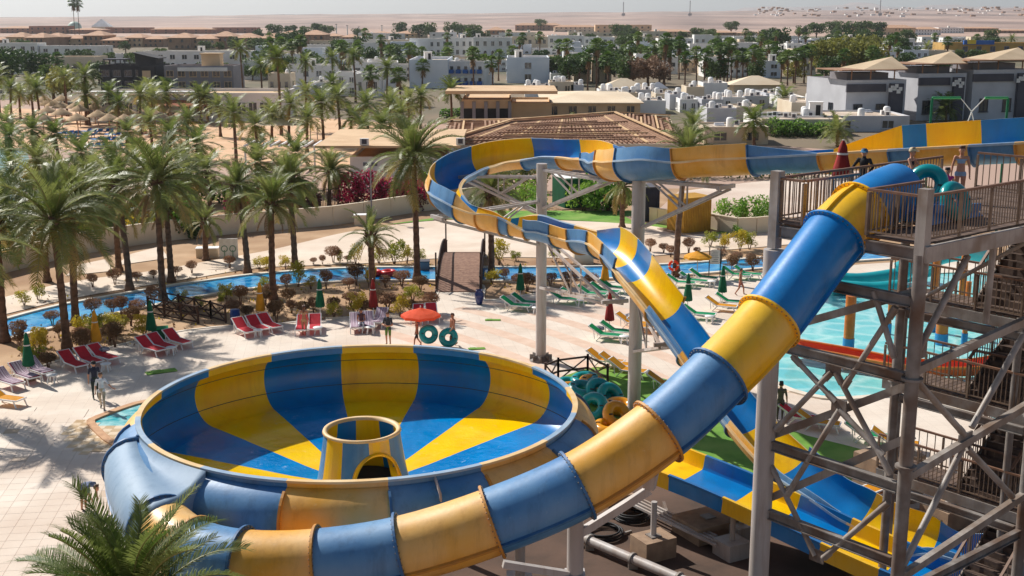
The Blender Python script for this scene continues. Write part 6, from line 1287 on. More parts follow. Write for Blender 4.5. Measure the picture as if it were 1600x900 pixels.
for x, y, lb in ((163, 562, 'dark bag on the red lounger by the yellow parasol'), (492, 512, 'dark clothes heaped on the red lounger near the standing woman'), (1068, 446, 'red and white bundle on the green lounger by the river'), (936, 528, 'patterned clothes heap on the green lounger beside the red parasol'), (984, 508, 'grey bundle on the yellow lounger behind the column')):
    b = G(x, y); tag(link(CLO, 'clothes_heap', None, (b.x, b.y, .47), rnd.uniform(0, 6), (1.2, 1.2, 1.1)), lb, 'clothes')
# stack of yellow loungers under the tower
for k in range(4):
    dup(LP['y'], (At(1372, 790, 41.5).x, 41.5, .06 + .34 * k * .45), 2.2, 'yellow lounger in the stack under the tower, %s from the bottom' % nth(k), 'stacked yellow loungers')
# side tables
tb = thing('side_table', 'x', 'side table', (0, -50, 0)); mb = MB(); mb.lathe([(.0, .42), (.27, .42), (.28, .4), (.26, .37), (.0, .37)], 16); mb.build('table_top', M_PLASTIC, tb, world=False)
for k in range(4): a = R(45 + 90 * k); mb = MB(); mb.bar((.18 * math.cos(a), .18 * math.sin(a), .38), (.25 * math.cos(a), .25 * math.sin(a), 0), .06, .04); mb.build('leg', M_PLASTIC, tb, world=False)
freeze(tb); TBL = [(82, 600), (166, 582), (268, 556), (404, 528), (497, 524), (579, 523), (838, 492), (908, 480), (958, 470), (1112, 450), (1160, 486), (1108, 506), (975, 538)]
for k, (x, y) in enumerate(TBL):
    b = G(x, y); lab = 'small white plastic side table between loungers, %s from the left' % nth(k)
    if k == 0: tb.location = (b.x, b.y, .063); tb['label'] = lab; tb['group'] = 'white side tables'
    else: dup(tb, (b.x, b.y, .063), 0, lab, 'white side tables')
# closed parasols
def parasol(px, yb, colr, lb, h=2.45, z=0.06, loc=None):
    b = G(px, yb) if loc is None else Vector(loc); t = thing('closed_parasol', lb, 'parasol', (b.x, b.y, z)); mb = MB(); mb.tube([(0, 0, 0), (0, 0, h)], .028, 8); mb.build('pole', M_WHITE, t, world=False)
    mb = MB(); n = 16; rows = []
    for z_, r_ in ((h * .3, .21), (h * .33, .24), (h * .5, .2), (h * .7, .13), (h * .86, .1), (h - .08, .05), (h, .01)): rows.append([(r_ * (1 + (.22 if j % 2 else -.12)) * math.cos(2 * math.pi * j / n), r_ * (1 + (.22 if j % 2 else -.12)) * math.sin(2 * math.pi * j / n), z_) for j in range(n)])
    mb.quad_strip(rows, 0, True, True); mb.build('folded_cloth', colr, t, world=False); mb = MB(); mb.lathe([(.17, h * .72), (.165, h * .72 + .06)], 10); mb.build('strap', M_WHITE, t, world=False)
    mb = MB(); mb.lathe([(.28, 0), (.28, .08), (.05, .12)], 14); mb.build('base', M_CONC, t, world=False)
C_G, C_Y, C_R, C_O = mat('canvas_green', S(8, 100, 66), S(4, 84, 54), 3, .85), mat('canvas_yellow', S(230, 160, 30), S(212, 142, 22), 3, .85), mat('canvas_red', S(150, 36, 32), S(128, 28, 28), 3, .85), mat('canvas_orange', S(236, 92, 60), S(222, 78, 48), 3, .85, trans=.35)
for x, y, m, lb in ((47, 596, C_G, 'closed dark green parasol by the red loungers at far left'), (152, 556, C_Y, 'closed yellow parasol behind three red loungers at left'), (238, 538, C_G, 'closed green parasol beside the green box and red loungers'), (408, 506, C_Y, 'closed yellow parasol behind the red loungers near the blue barrel'), (501, 500, C_G, 'closed green parasol behind the standing woman'), (584, 500, C_R, 'closed dark red parasol behind the towel-covered loungers'), (813, 472, C_G, 'closed green parasol behind the green loungers left of the tall column'), (945, 456, C_Y, 'closed yellow parasol at the river edge left of the flume'), (952, 522, C_R, 'closed brick-red parasol on the plaza left of the grey column'), (1074, 490, C_G, 'closed green parasol right of the flume on the plaza'), (1128, 476, C_G, 'closed green parasol between yellow and green loungers'), (1196, 474, C_G, 'closed green parasol close to the tube slide')):
    parasol(x, y, m, lb)
dp = G(1313, 302, DZ); parasol(0, 0, C_R, 'closed dark red parasol standing on the tower deck', 1.6, DZ, (dp.x, dp.y, DZ))
def open_parasol(px, yb, colr, lb, rad, h):
    b = G(px, yb); t = thing('open_parasol', lb, 'parasol', (b.x, b.y, .06)); mb = MB(); mb.tube([(0, 0, 0), (0, 0, h + .1)], .03, 8); mb.build('pole', M_WHITE, t, world=False); n = 8
    for k in range(n):
        mb = MB(); a0, a1 = 2 * math.pi * k / n, 2 * math.pi * (k + 1) / n; rows = []
        for f, z_ in ((.02, h), (.35, h - .14), (.7, h - .25), (1, h - .4), (1.0, h - .54)): am = (a0 + a1) / 2; rows.append([(rad * f * math.cos(a0), rad * f * math.sin(a0), z_), (rad * f * .93 * math.cos(am), rad * f * .93 * math.sin(am), z_ + .03 * f), (rad * f * math.cos(a1), rad * f * math.sin(a1), z_)])
        mb.quad_strip(rows, 0, False); mb.build('canopy_panel', colr, t, world=False)
open_parasol(658, 541, C_O, 'open orange-red parasol beyond the bowl rim', 1.08, 2.1)
open_parasol(1089, 438, C_Y, 'open yellow parasol beside the river', .95, 2.0)
# inner tubes
def ring_mesh(m, Rr=.42, r=.21):
    mb = MB(); mb.torus((0, 0, r), Rr, r, 32, 14); return mb.mesh('ring', m)
RT, RY = ring_mesh(M_TEAL), ring_mesh(M_TUBEYEL)
mb = MB(); mb.bar((-.08, 0, 0), (.08, 0, 0), .05, .03); HND = mb.mesh('handle', M_RUBBER)
def inner_tube(me, loc, rot, lb, sc=1.0, group='inner tubes piled by the bowl'):
    t = thing('inner_tube', lb, 'inner tube', tuple(loc), 0, group); t.rotation_euler = rot; t.scale = (sc, sc, sc); link(me, 'ring', t); link(HND, 'handle', t, (.42, 0, .42)); link(HND, 'handle', t, (-.42, 0, .42)); return t
ITL = ['leftmost teal inner tube under the brown rail', 'amber inner tube against the brown rail', 'teal inner tube lying flat at the top of the pile', 'amber inner tube behind the pile near the rail', 'bright teal inner tube lying flat nearest the bowl', 'teal inner tube leaning at the back of the pile', 'large teal inner tube leaning on the right of the pile', 'teal inner tube leaning at the front of the pile', 'amber inner tube lying at the right of the pile near the column', 'amber inner tube standing at the front by the tube slide', 'amber inner tube lying below the front standing one']
for k, (x, y, me, z, rt) in enumerate(((888, 612, RT, .07, (.2, .1, 0)), (894, 618, RY, .07, (0, .1, 0)), (914, 610, RT, .3, (.15, -.1, 0)), (925, 614, RY, .25, (.2, .2, 0)), (909, 628, RT, .4, (.2, .1, 0)), (933, 630, RT, .45, (.9, .2, .3)), (949, 634, RT, .35, (.95, .1, .5)), (929, 652, RT, .4, (.95, -.1, -.4)), (968, 646, RY, .12, (.15, .1, 0)), (960, 668, RY, .45, (.9, .1, .5)), (951, 678, RY, .08, (.1, 0, 0)))):
    b = G(x, y); inner_tube(me, (b.x, b.y, z), rt, ITL[k], 1.12)
# rails of brown wood
def wood_fence(lb, pts, h=1.0):
    P = [G(*p) for p in pts]; t = thing('wooden_rail', lb, 'fence', tuple(P[0]))
    for a, b in zip(P, P[1:]):
        n = max(1, round((b - a).length / 1.5))
        for i in range(n):
            p, q = a.lerp(b, i / n), a.lerp(b, (i + 1) / n); z = Vector((0, 0, 1))
            for f in (h, h * .5, .12): mb = MB(); mb.bar(p + z * f, q + z * f, .06, .09); mb.build('rail', M_DKWOOD, t)
            for f0, f1 in ((.12, h), (h, .12)): mb = MB(); mb.bar(p + z * f0, q + z * f1, .05, .06); mb.build('cross_brace', M_DKWOOD, t)
            mb = MB(); mb.box((p.x, p.y, h / 2 + .06), (.11, .11, h + .12)); mb.build('post', M_DKWOOD, t)
        mb = MB(); mb.box((b.x, b.y, h / 2 + .06), (.11, .11, h + .12)); mb.build('post', M_DKWOOD, t)
wood_fence('near brown wooden rail with crosses beside the river at left', [(232, 491), (310, 506)]); wood_fence('far brown wooden rail with crosses beside the blue barrel', [(256, 482), (330, 498), (353, 505)])
wood_fence('brown wooden rail with crosses behind the pile of inner tubes', [(852, 606), (872, 598), (918, 592), (949, 608)], 1.15)
# arched footbridge
def footbridge():
    a, b = G(716, 458), G(715, 398); t = thing('footbridge', 'arched brown timber footbridge over the river', 'bridge', tuple((a + b) / 2)); n = 40; W = 1.35; L = a.y - b.y
    def z(f): return .12 + 1.0 * math.sin(math.pi * f)
    for i in range(n):
        f0, f1 = i / n, (i + 1) / n; y0, y1 = a.y - L * f0, a.y - L * f1; mb = MB(); x = a.x
        mb.hexa([(x - W, y0, z(f0) - .05), (x + W, y0, z(f0) - .05), (x + W, y1 - .03 * (-1 if L > 0 else -1) * 0, z(f1) - .05), (x - W, y1, z(f1) - .05), (x - W, y0 + .03, z(f0)), (x + W, y0 + .03, z(f0)), (x + W, y1 - .02, z(f1)), (x - W, y1 - .02, z(f1))]); mb.build('deck_board', M_BRIDGE, t)
    for sg in (-1, 1):
        mb = MB(); pts = [(a.x + sg * (W + .05), a.y - L * i / 20, z(i / 20) + .95) for i in range(21)]; mb.tube(pts, .06, 6); hr = mb.build('handrail', M_DKWOOD, t); mb = MB(); mb.tube([(p[0], p[1], p[2] - .95 - .1) for p in pts], .13, 6); mb.build('side_beam', M_DKWOOD, t)
        for i in range(0, 41): f = i / 40; mb = MB(); mb.box((a.x + sg * (W + .05), a.y - L * f, z(f) + .45), (.05, .04, .95)); mb.build('baluster', M_DKWOOD, hr)
        for f in (.03, .97): mb = MB(); mb.tube([(a.x + sg * (W + .1), a.y - L * f, 0), (a.x + sg * (W + .1), a.y - L * f, 3.4 if f > .5 else 2.6)], .055, 8); mb.build('tall_post', M_DKWOOD, t)
footbridge()
b = G(749, 477); t = thing('blue_vase', 'tall glossy dark blue vase beside the footbridge path', 'vase', (b.x, b.y, .06)); mb = MB(); mb.lathe([(.0, 0), (.17, 0), (.2, .1), (.3, .5), (.29, .72), (.2, .86), (.24, .92), (.2, .92), (.16, .84), (.0, .3)], 24); mb.build('body', mat('glaze_blue', S(24, 44, 118), S(18, 34, 96), 3, .15, coat=.6), t, world=False)
b = G(368, 508); t = thing('blue_barrel', 'dark blue barrel bin beside the wooden rail', 'barrel', (b.x, b.y, .05)); mb = MB(); mb.lathe([(0, 0), (.27, 0), (.28, .3), (.3, .32), (.28, .34), (.28, .6), (.3, .62), (.28, .64), (.27, .88), (.0, .88)], 18); mb.build('body', mat('barrel_blue', S(14, 62, 136), S(10, 50, 116), 3, .4), t, world=False)
b = G(250, 530); t = thing('green_box', 'low green storage box beside the closed green parasol', 'box', (b.x, b.y, .02), .3); mb = MB(); mb.box((0, 0, .3), (.9, .6, .6)); mb.build('body', C_G, t, world=False); mb = MB(); mb.box((0, 0, .63), (.96, .66, .06)); mb.build('lid', M_GREENSL, t, world=False)
for x, y, lb, s, rz in ((252, 583, 'flat green turf mat lying on the paving by the red loungers', 1.0, .5), (770, 502, 'green turf patch on the paving right of the shirtless man', .6, 0), (745, 547, 'green turf patch at the bowl rim', .6, .2)):
    b = G(x, y); mb = MB(); mb.box((0, 0, .015), (1.5 * s, .6 * s, .03)); mb.box((-.2, .02, .035), (.5 * s, .56 * s, .02)); o = mb.build('turf_mat', M_GRASS); o.location = (b.x, b.y, .07); o.rotation_euler.z = rz; tag(o, lb, 'mat')
# sign board, lifebuoy, lamp, painted board, cabinets, red float
b = G(1116, 436); t = thing('notice_board', 'white notice board with arched top on dark posts beside the yellow parasol', 'sign', tuple(b)); [bx for x in (-.38, .38) for bx in (MB(),) if (bx.box((x, 0, 1.1), (.06, .06, 2.2)), bx.build('post', M_DARK, t, world=False))]
mb = MB(); mb.poly([(-.33, -.05, 1.05), (.33, -.05, 1.05), (.33, -.05, 1.95)] + [(.33 * math.cos(math.pi * i / 8), -.05, 1.95 + .12 * math.sin(math.pi * i / 8)) for i in range(9)] + [(-.33, -.05, 1.95)]); mb.box((0, .0, 1.5), (.66, .06, .9)); mb.build('panel', M_WHITE, t, world=False)
for i in range(6): mb = MB(); mb.box((rnd.uniform(-.05, .05), -.056, 1.88 - .13 * i), (.4 + rnd.uniform(-.1, .1), .006, .035)); mb.build('text_line', mat('print_grey', S(120, 130, 134), None, rough=.8), t, world=False)
b = G(1052, 434); t = thing('lifebuoy', 'orange lifebuoy hung on a short post beside the slim palm', 'lifebuoy', (b.x, b.y, 0)); mb = MB(); mb.box((0, .12, .6), (.08, .08, 1.2)); mb.build('post', M_DKWOOD, t, world=False); mb = MB(); mb.torus((0, 0, .85), .3, .09, 24, 8, M=Matrix.Rotation(R(90), 3, 'X'), band=lambda i: 1 if i % 6 == 0 else 0); mb.build('ring', [C_O, M_WHITE], t, world=False)
b = G(581, 345); t = thing('floodlight', 'grey floodlight on a thin pole before the bougainvillea', 'lamp', tuple(b)); mb = MB(); mb.tube([(0, 0, 0), (0, 0, 4.9)], .06, 8); mb.build('pole', W_GREY, t, world=False)
for x in (-.35, .35): mb = MB(); mb.box((x, -.1, 5.0), (.5, .3, .32)); mb.build('lamp_head', W_DGREY, t, world=False)
mb = MB(); mb.box((0, 0, 4.86), (1.2, .08, .08)); mb.build('crossbar', W_GREY, t, world=False)
b = G(358, 404); t = thing('painted_board', 'white board painted with green arch shapes behind the small palm', 'board', tuple(b), .1); mb = MB(); mb.box((0, 0, .75), (1.35, .1, 1.5)); mb.build('panel', M_WHITE, t, world=False)
for x in (-.3, .3): mb = MB(); mb.torus((x, -.06, .75), .22, .035, 14, 6, M=Matrix.Rotation(R(90), 3, 'X')); mb.box((x, -.06, .35), (.07, .03, .6)); mb.build('painted_arch', mat('paint_sage', S(120, 150, 128), None, rough=.8), t, world=False)
for x, y, w, h, lb in ((325, 402, 1.6, .7, 'low white planter box left of the painted board'), (911, 412, 1.4, 1.1, 'white service cabinet beyond the river behind the column'), (662, 421, .8, .6, 'grey pump box at the river left of the footbridge'), (563, 352, 1.0, .9, 'cream stone block before the garden wall')):
    b = G(x, y); t = thing('cabinet', lb, 'box', tuple(b), .1); mb = MB(); mb.box((0, 0, h / 2), (w, .8, h)); mb.build('body', W_CREAM if 'grey' not in lb else W_GREY, t, world=False); mb = MB(); mb.box((0, 0, h + .03), (w + .08, .88, .06)); mb.build('lid', W_WHITE if 'grey' not in lb else W_DGREY, t, world=False)
b = G(596, 431); t = thing('red_float', 'red double ring float drifting in the river', 'float', (b.x, b.y, .03)); mr = mat('vinyl_red', S(214, 36, 36), S(196, 28, 30), 2, .35)
for x in (-.5, .5): mb = MB(); mb.torus((x, 0, .2), .38, .19, 24, 10); mb.build('ring', mr, t, world=False)
# fittings in the yard under the slides
def coil(px, yb, r, lb, n=5):
    b = G(px, yb); t = thing('hose_coil', lb, 'hose', (b.x, b.y, .05)); mb = MB(); [mb.torus((rnd.uniform(-.05, .05), rnd.uniform(-.05, .05), .05 + .06 * k), r - .03 * k + rnd.uniform(-.03, .03), .035, 28, 6) for k in range(n)]; stuff_ = mb.build('hose', M_RUBBER, t, world=False); mb = MB(); mb.bar((r, 0, .05), (r + .3, .2, .05), .08, .08); mb.build('coupling', M_STEEL, t, world=False)
coil(985, 812, .6, 'black hose coil on the ground behind the concrete footing'); coil(942, 838, .7, 'black hose coil nearest the white square post', 4)
for x, y, w, h, lb in ((960, 800, 1.1, .7, 'concrete footing block left of the hose coil'), (1020, 870, 1.2, .7, 'concrete footing block under the small white post'), (1105, 835, 1.9, .6, 'long concrete footing under the wide slide'), (1385, 782, 2.0, 1.8, 'tall concrete block beside the stacked yellow loungers'), (1482, 818, 1.6, .7, 'square concrete footing right of the tower column')):
    b = G(x, y); t = thing('footing', lb, 'block', (b.x, b.y, .05), .5); mb = MB(); c = .04; mb.box((0, 0, h / 2), (w, w * .8, h)); mb.build('block', M_CONC, t, world=False); mb = MB(); mb.box((0, 0, h + .02), (.4, .4, .04)); mb.build('anchor_plate', M_STEEL_D, t, world=False)
    if 'post' in lb or 'tower column' in lb: mb = MB(); mb.tube([(0, 0, h), (0, 0, h + (1.2 if 'post' in lb else 2.2))], .1 if 'post' in lb else .16, 12); mb.build('post', M_PIPE, t, world=False)
t = thing('ground_pipe', 'thick white water pipe lying in the yard under the tube', 'pipe', tuple(G(980, 868))); mb = MB(); a, b = G(905, 838, .35), G(1080, 912, .35); mb.tube([a, b], .16, 14); mb.build('pipe', M_PIPE, t)
for f in (.1, .5, .9): mb = MB(); p = a.lerp(b, f); d = (b - a).normalized(); mb.tube([p - d * .04, p + d * .04], .22, 14); mb.box((p.x, p.y, .15), (.3, .3, .2)); mb.build('pipe_flange', M_STEEL, t)
t = thing('steel_walkway', 'narrow steel pipe rack between bowl and wide slide', 'rack', tuple(G(1000, 790)))
for k in range(4): mb = MB(); mb.bar(G(965, 762 + 5 * k, .5), G(1120, 838 + 5 * k, .5), .08, .08); mb.build('rail', M_PIPE, t)
for f in (.1, .5, .9): mb = MB(); p = G(965, 775).lerp(G(1120, 850), f); mb.box((p.x, p.y, .25), (.1, .9, .5)); mb.build('trestle', M_STEEL_D, t)
# ---- pool play equipment
t = thing('pool_slide', 'low orange slide channel curving through the turquoise pool', 'pool slide', tuple(G(1330, 565))); P = spline([G(1238, 548, .5), G(1290, 557, .5), G(1340, 566, .45), G(1400, 578, .4), G(1470, 583, .4), G(1540, 580, .4), G(1600, 566, .5)], .4); Fm = frames(P); mb = MB()
mb.quad_strip([[tuple(p + s * .65 + u * .45), tuple(p + s * .55), tuple(p + s * .2 - u * .12), tuple(p - s * .2 - u * .12), tuple(p - s * .55), tuple(p - s * .65 + u * .45)] for p, tt, s, u in Fm], 0); mb.build('channel', mat('slide_orange', S(232, 98, 40), S(214, 84, 34), 2, .35), t)
for sg in (-1, 1): mb = MB(); mb.tube([tuple(p + s * sg * .68 + u * .45) for p, tt, s, u in Fm], .07, 6); mb.build('edge_rail', M_ORANGE, t)
play = thing('play_structure', 'orange-posted water play structure with teal slides in the pool', 'play structure', tuple(G(1440, 500)))
for x, yb, yt, r_ in ((1325, 548, 462, .28), (1388, 524, 470, .12), (1470, 540, 470, .32), (1455, 520, 400, .2), (1506, 540, 440, .14), (1500, 500, 390, .2), (1545, 520, 420, .2)):
    b = G(x, yb); h = At(x, yt, b.y).z; mb = MB(); mb.tube([(b.x, b.y, 0), (b.x, b.y, h)], r_, 14); mb.build('post', M_ORANGE, play); mb = MB(); mb.tube([(b.x, b.y, 0), (b.x, b.y, .7)], r_ + .03, 14); mb.build('post_foot', mat('paint_pool_blue', S(40, 130, 186), None, rough=.5), play)
for lb, Q in (('a', [(1300, 436, 78, .35), (1340, 440, 78, .35), (1400, 432, 79, .35), (1450, 420, 80, .35)]), ('b', [(1405, 425, 74, .4), (1450, 404, 74, .4), (1500, 392, 75, .4), (1540, 400, 77, .4)]), ('c', [(1300, 448, 76, .3), (1360, 452, 76, .3), (1410, 448, 76, .3)])):
    mb = MB(); mb.tube(spline([At(x, y, Y) for x, y, Y, r_ in Q], .5), Q[0][3] * 1.6, 16); mb.build('teal_slide', mat('slide_teal', S(40, 176, 180), S(30, 158, 166), 1, .3), play)
b = G(1436, 489); t = thing('blue_boat', 'small blue toy boat basin standing in the pool', 'boat', (b.x, b.y, .1)); mb = MB(); mb.quad_strip([[(-1.1, -.5, 0), (1.1, -.5, 0), (1.4, 0, 0), (1.1, .5, 0), (-1.1, .5, 0)], [(-1.4, -.75, .9), (1.4, -.75, .9), (1.9, 0, 1.0), (1.4, .75, .9), (-1.4, .75, .9)]], 0, False, True); mb.build('hull', mat('boat_blue', S(24, 110, 176), None, rough=.4), t, world=False); mb = MB(); mb.box((0, 0, .5), (2.2, 1.0, .06)); mb.build('deck', M_TEAL, t, world=False)
for k, (x0, x1) in enumerate(((1454, 1498), (1536, 1572))):
    Y = 92; a, b = At(x0, 190, Y), At(x1, 190, Y); zt = At(x0, 153, Y).z; t = thing('spray_pipe', 'tall green pipe spray frame behind the flume, %s one' % ('left', 'right')[k], 'frame', (a.x, Y, 0), 0, 'green spray frames')
    mb = MB(); mb.tube([(a.x, Y, 0), (a.x, Y, zt)] if k == 0 else [(b.x, Y, 0), (b.x, Y, zt)], .1, 10); mb.build('upright', C_G, t); mb = MB(); mb.tube([(a.x, Y, zt), (b.x, Y, zt)], .1, 10); mb.build('crossbar', mat('pipe_green', S(60, 150, 90), None, rough=.5), t); mb = MB(); xx = b.x if k == 0 else a.x; mb.tube([(xx + (0 if k == 0 else 0), Y, zt), (xx + (.9 if k == 0 else -.9), Y, zt - 1.0), (xx + (1.6 if k == 0 else -1.6), Y, zt - 3.2)], [.03, .045, .02], 6); mb.build('water_jet', M_WHITE, t)

# ================================================================== PEOPLE
SKIN = mat('skin', S(206, 150, 118), S(190, 134, 104), 4, .55, sub=.05); SKIN2 = mat('skin_tanned', S(176, 116, 84), S(160, 104, 76), 4, .55)
HAIRD = mat('hair_dark', S(46, 34, 30), S(34, 26, 24), 9, .6); HAIRB = mat('hair_brown', S(96, 62, 44), S(78, 50, 36), 9, .6)
def cl(name, c): return mat('cloth_' + name, S(*c), S(*[int(v * .86) for v in c]), 5, .9)
BASE = dict(pel=(0, 0, .94), spi=(0, 0, 1.14), che=(0, 0, 1.34), nec=(0, 0, 1.49), hea=(0, -.015, 1.61),
    shL=(.18, 0, 1.42), elL=(.25, .02, 1.13), wrL=(.27, -.04, .88), fiL=(.27, -.07, .8), shR=(-.18, 0, 1.42), elR=(-.25, .02, 1.13), wrR=(-.27, -.04, .88), fiR=(-.27, -.07, .8),
    hiL=(.09, 0, .9), knL=(.1, -.02, .5), anL=(.1, .02, .08), toL=(.11, -.15, .035), hiR=(-.09, 0, .9), knR=(-.1, -.02, .5), anR=(-.1, .02, .08), toR=(-.11, -.15, .035))
BONES = [('pelvis', 'pel', 'spi', .135, .125, .8), ('torso', 'spi', 'che', .125, .145, .72), ('torso', 'che', 'nec', .14, .07, .72), ('neck', 'nec', 'hea', .052, .06, 1)]
for sd in 'LR':
    BONES += [('torso', 'che', 'sh' + sd, .09, .07, .8), ('upper', 'sh' + sd, 'el' + sd, .06, .045, 1), ('fore', 'el' + sd, 'wr' + sd, .044, .03, 1), ('hand', 'wr' + sd, 'fi' + sd, .032, .03, .6), ('pelvis', 'pel', 'hi' + sd, .12, .1, .9), ('thigh', 'hi' + sd, 'kn' + sd, .092, .06, 1), ('shin', 'kn' + sd, 'an' + sd, .058, .036, 1), ('foot', 'an' + sd, 'to' + sd, .042, .036, .8)]
def person(lb, loc, rz, outfit, hair=HAIRD, pose=None, sc=1.0, skin=SKIN, hat=None, long_hair=False, shorts=1.0, sleeve=0.0, female=False):
    J_ = {k: Vector(v) for k, v in BASE.items()}
    for k, v in (pose or {}).items(): J_[k] = Vector(v)
    mb = MB()
    for nm, a, b, r0, r1, fl in BONES:
        p, q = J_[a], J_[b]; f = .88 if female and nm in ('torso', 'upper', 'fore') else 1
        rows = []; t = (q - p).normalized(); s = t.cross(Vector((0, 1, 0)))
        if s.length < .1: s = Vector((1, 0, 0))
        s.normalize(); u = s.cross(t)
        for e in [i / 6 - 0 for i in range(-2, 9)]:
            ee = max(0, min(1, e)); rr_ = (r0 + (r1 - r0) * ee) * f; k = 1.0
            if e < 0: k = math.sqrt(max(0.0001, 1 - (e * 3) ** 2))
            if e > 1: k = math.sqrt(max(0.0001, 1 - ((e - 1) * 3) ** 2))
            c = p.lerp(q, ee) + t * ((e * 3 * r0 if e < 0 else 0) + ((e - 1) * 3 * r1 if e > 1 else 0)) * f
            rows.append([tuple(c + s * (rr_ * k * math.cos(2 * math.pi * j / 12)) + u * (rr_ * k * fl * math.sin(2 * math.pi * j / 12))) for j in range(12)])
        mb.quad_strip(rows, 0, True, True); mb.poly(rows[0][::-1]); mb.poly(rows[-1])
    h = J_['hea']; hd = (h - J_['nec']).normalized(); hc = h + hd * .03; mb.ball(tuple(hc), .088, 14, 10, 0, 1.28); mb.ball(tuple(hc + Vector((0, -.03, -.06))), .06, 10, 8); mb.ball(tuple(hc + Vector((0, -.096, -.012))), .018, 8, 6)
    for sg in (-1, 1): mb.ball(tuple(hc + Vector((sg * .088, .005, -.01))), .024, 8, 6)
    tmp = link(mb.mesh('tmp', SKIN), 'tmp'); md = tmp.modifiers.new('r', 'REMESH'); md.mode = 'VOXEL'; md.voxel_size = .017; md.use_smooth_shade = True; sm = tmp.modifiers.new('s', 'SMOOTH'); sm.factor = .5; sm.iterations = 3
    dg = bpy.context.evaluated_depsgraph_get(); dg.update(); me = bpy.data.meshes.new_from_object(tmp.evaluated_get(dg)); bpy.data.objects.remove(tmp)
    keys = ['skin', 'top', 'bottom', 'shoe']; mats_ = [skin, outfit.get('top') or skin, outfit.get('bottom') or skin, outfit.get('shoe') or skin, M_DARK]; me.materials.clear(); [me.materials.append(m) for m in mats_]
    segs = [(nm, J_[a], J_[b], max(r0, r1)) for nm, a, b, r0, r1, fl in BONES]; idx = []
    for pl in me.polygons:
        c = pl.center; best = 9; nm = ''; tt = 0
        for n_, a, b, r_ in segs:
            d = b - a; t = max(0, min(1, (c - a).dot(d) / max(1e-6, d.dot(d)))); dist = (c - a - d * t).length - r_ * .6
            if dist < best: best, nm, tt = dist, n_, t
        if (c - hc).length < .135 and c.z > J_['nec'].z - .2 and nm in ('neck', 'torso', 'upper') and (c - hc).length < .12: nm = 'head'
        k = 0
        if nm == 'torso': k = 1
        elif nm == 'pelvis': k = 2 if tt < (.55 if outfit.get('top') else .3) else 1
        elif nm == 'thigh': k = 2 if tt < shorts else 0
        elif nm == 'shin': k = 2 if shorts > 1.5 else 0
        elif nm == 'upper': k = 1 if tt < sleeve else 0
        elif nm == 'fore': k = 1 if sleeve > 1.5 else 0
        elif nm == 'foot': k = 3
        if outfit.get('bikini') and nm == 'torso': k = 1 if J_['che'].z - .1 < c.z < J_['che'].z + .03 else 0
        if outfit.get('bikini') and nm == 'pelvis': k = 2 if c.z < J_['pel'].z + .04 else 0
        if outfit.get('bikini') and nm == 'thigh': k = 2 if tt < .1 else 0
        idx.append(k)
    me.polygons.foreach_set('material_index', idx); me.polygons.foreach_set('use_smooth', [True] * len(me.polygons)); me.update()
    # fingers and eyes appended to the same skin
    fb = MB()
    for sd, sg in (('L', 1), ('R', -1)):
        w, f = J_['wr' + sd], J_['fi' + sd]; d = (f - w).normalized(); s = d.cross(Vector((sg, .3, 0))).normalized(); n_ = s.cross(d)
        for k, ln in enumerate((.06, .072, .066, .05)): p = f + s * (.026 - .0175 * k) - d * .005; m1 = p + d * ln * .55 + n_ * .008; fb.tube([p, m1, m1 + d * ln * .4 + n_ * .022], [.010, .009, .007], 6)
        p = w + d * .025 + s * .026; fb.tube([p, p + s * .03 + d * .025, p + s * .036 + d * .055], [.012, .011, .008], 6)
    for sg in (-1, 1): fb.ball(tuple(hc + Vector((sg * .033, -.083, .012))), .011, 6, 5, 1)
    t = thing('person', lb, 'person', tuple(loc), rz, None, sc); bd = link(me, 'body', t); fb.build('hand_and_eye_detail', [skin, M_DARK], bd, world=False) if False else None
    o = fb.mesh('fingers', [skin, M_DARK]); link(o, 'finger_detail', t)
    hm_ = MB(); rows = []
    for i in range(8):
        a = R(90 - i * (15 if not long_hair else 15)); rows.append([(hc.x + .097 * math.cos(a) * math.cos(b_) * 1.0, hc.y + .012 + .102 * math.cos(a) * math.sin(b_), hc.z + .015 + .122 * math.sin(a) + (.075 if math.sin(b_) < -.35 and i > 3 else 0)) for b_ in [2 * math.pi * j / 16 for j in range(16)]])
    hm_.quad_strip(rows, 0, True, True)
    if long_hair: hm_.tube([(hc.x, hc.y + .07, hc.z - .02), (hc.x, hc.y + .09, hc.z - .14), (hc.x, hc.y + .085, hc.z - .3)], [.07, .07, .03], 10)
    hm_.build('hair', hair, t, world=False)
    if hat:
        hm_ = MB(); hm_.lathe([(.112, .03), (.108, .09), (.07, .14), (.0, .155)], 16, tuple(hc)); hm_.hexa([(hc.x - .08, hc.y - .2, hc.z + .03), (hc.x + .08, hc.y - .2, hc.z + .03), (hc.x + .09, hc.y - .08, hc.z + .04), (hc.x - .09, hc.y - .08, hc.z + .04), (hc.x - .08, hc.y - .2, hc.z + .04), (hc.x + .08, hc.y - .2, hc.z + .04), (hc.x + .09, hc.y - .08, hc.z + .055), (hc.x - .09, hc.y - .08, hc.z + .055)]); hm_.build('cap', hat, t, world=False)
    return t
WALK = dict(knL=(.1, -.2, .52), anL=(.1, -.24, .09), toL=(.11, -.42, .06), knR=(-.1, .06, .5), anR=(-.1, .3, .13), toR=(-.11, .18, .03))
def at_ground(x, y, z=.063): b = G(x, y); return (b.x, b.y, z)
person('person in dark shirt and dark trousers beside the splash pool', at_ground(150, 625), .5, dict(top=cl('navy', (40, 44, 66)), bottom=cl('darkgreen', (38, 54, 50)), shoe=M_DARK), shorts=2, sleeve=.8, hat=cl('black', (36, 36, 40)), sc=1.03)
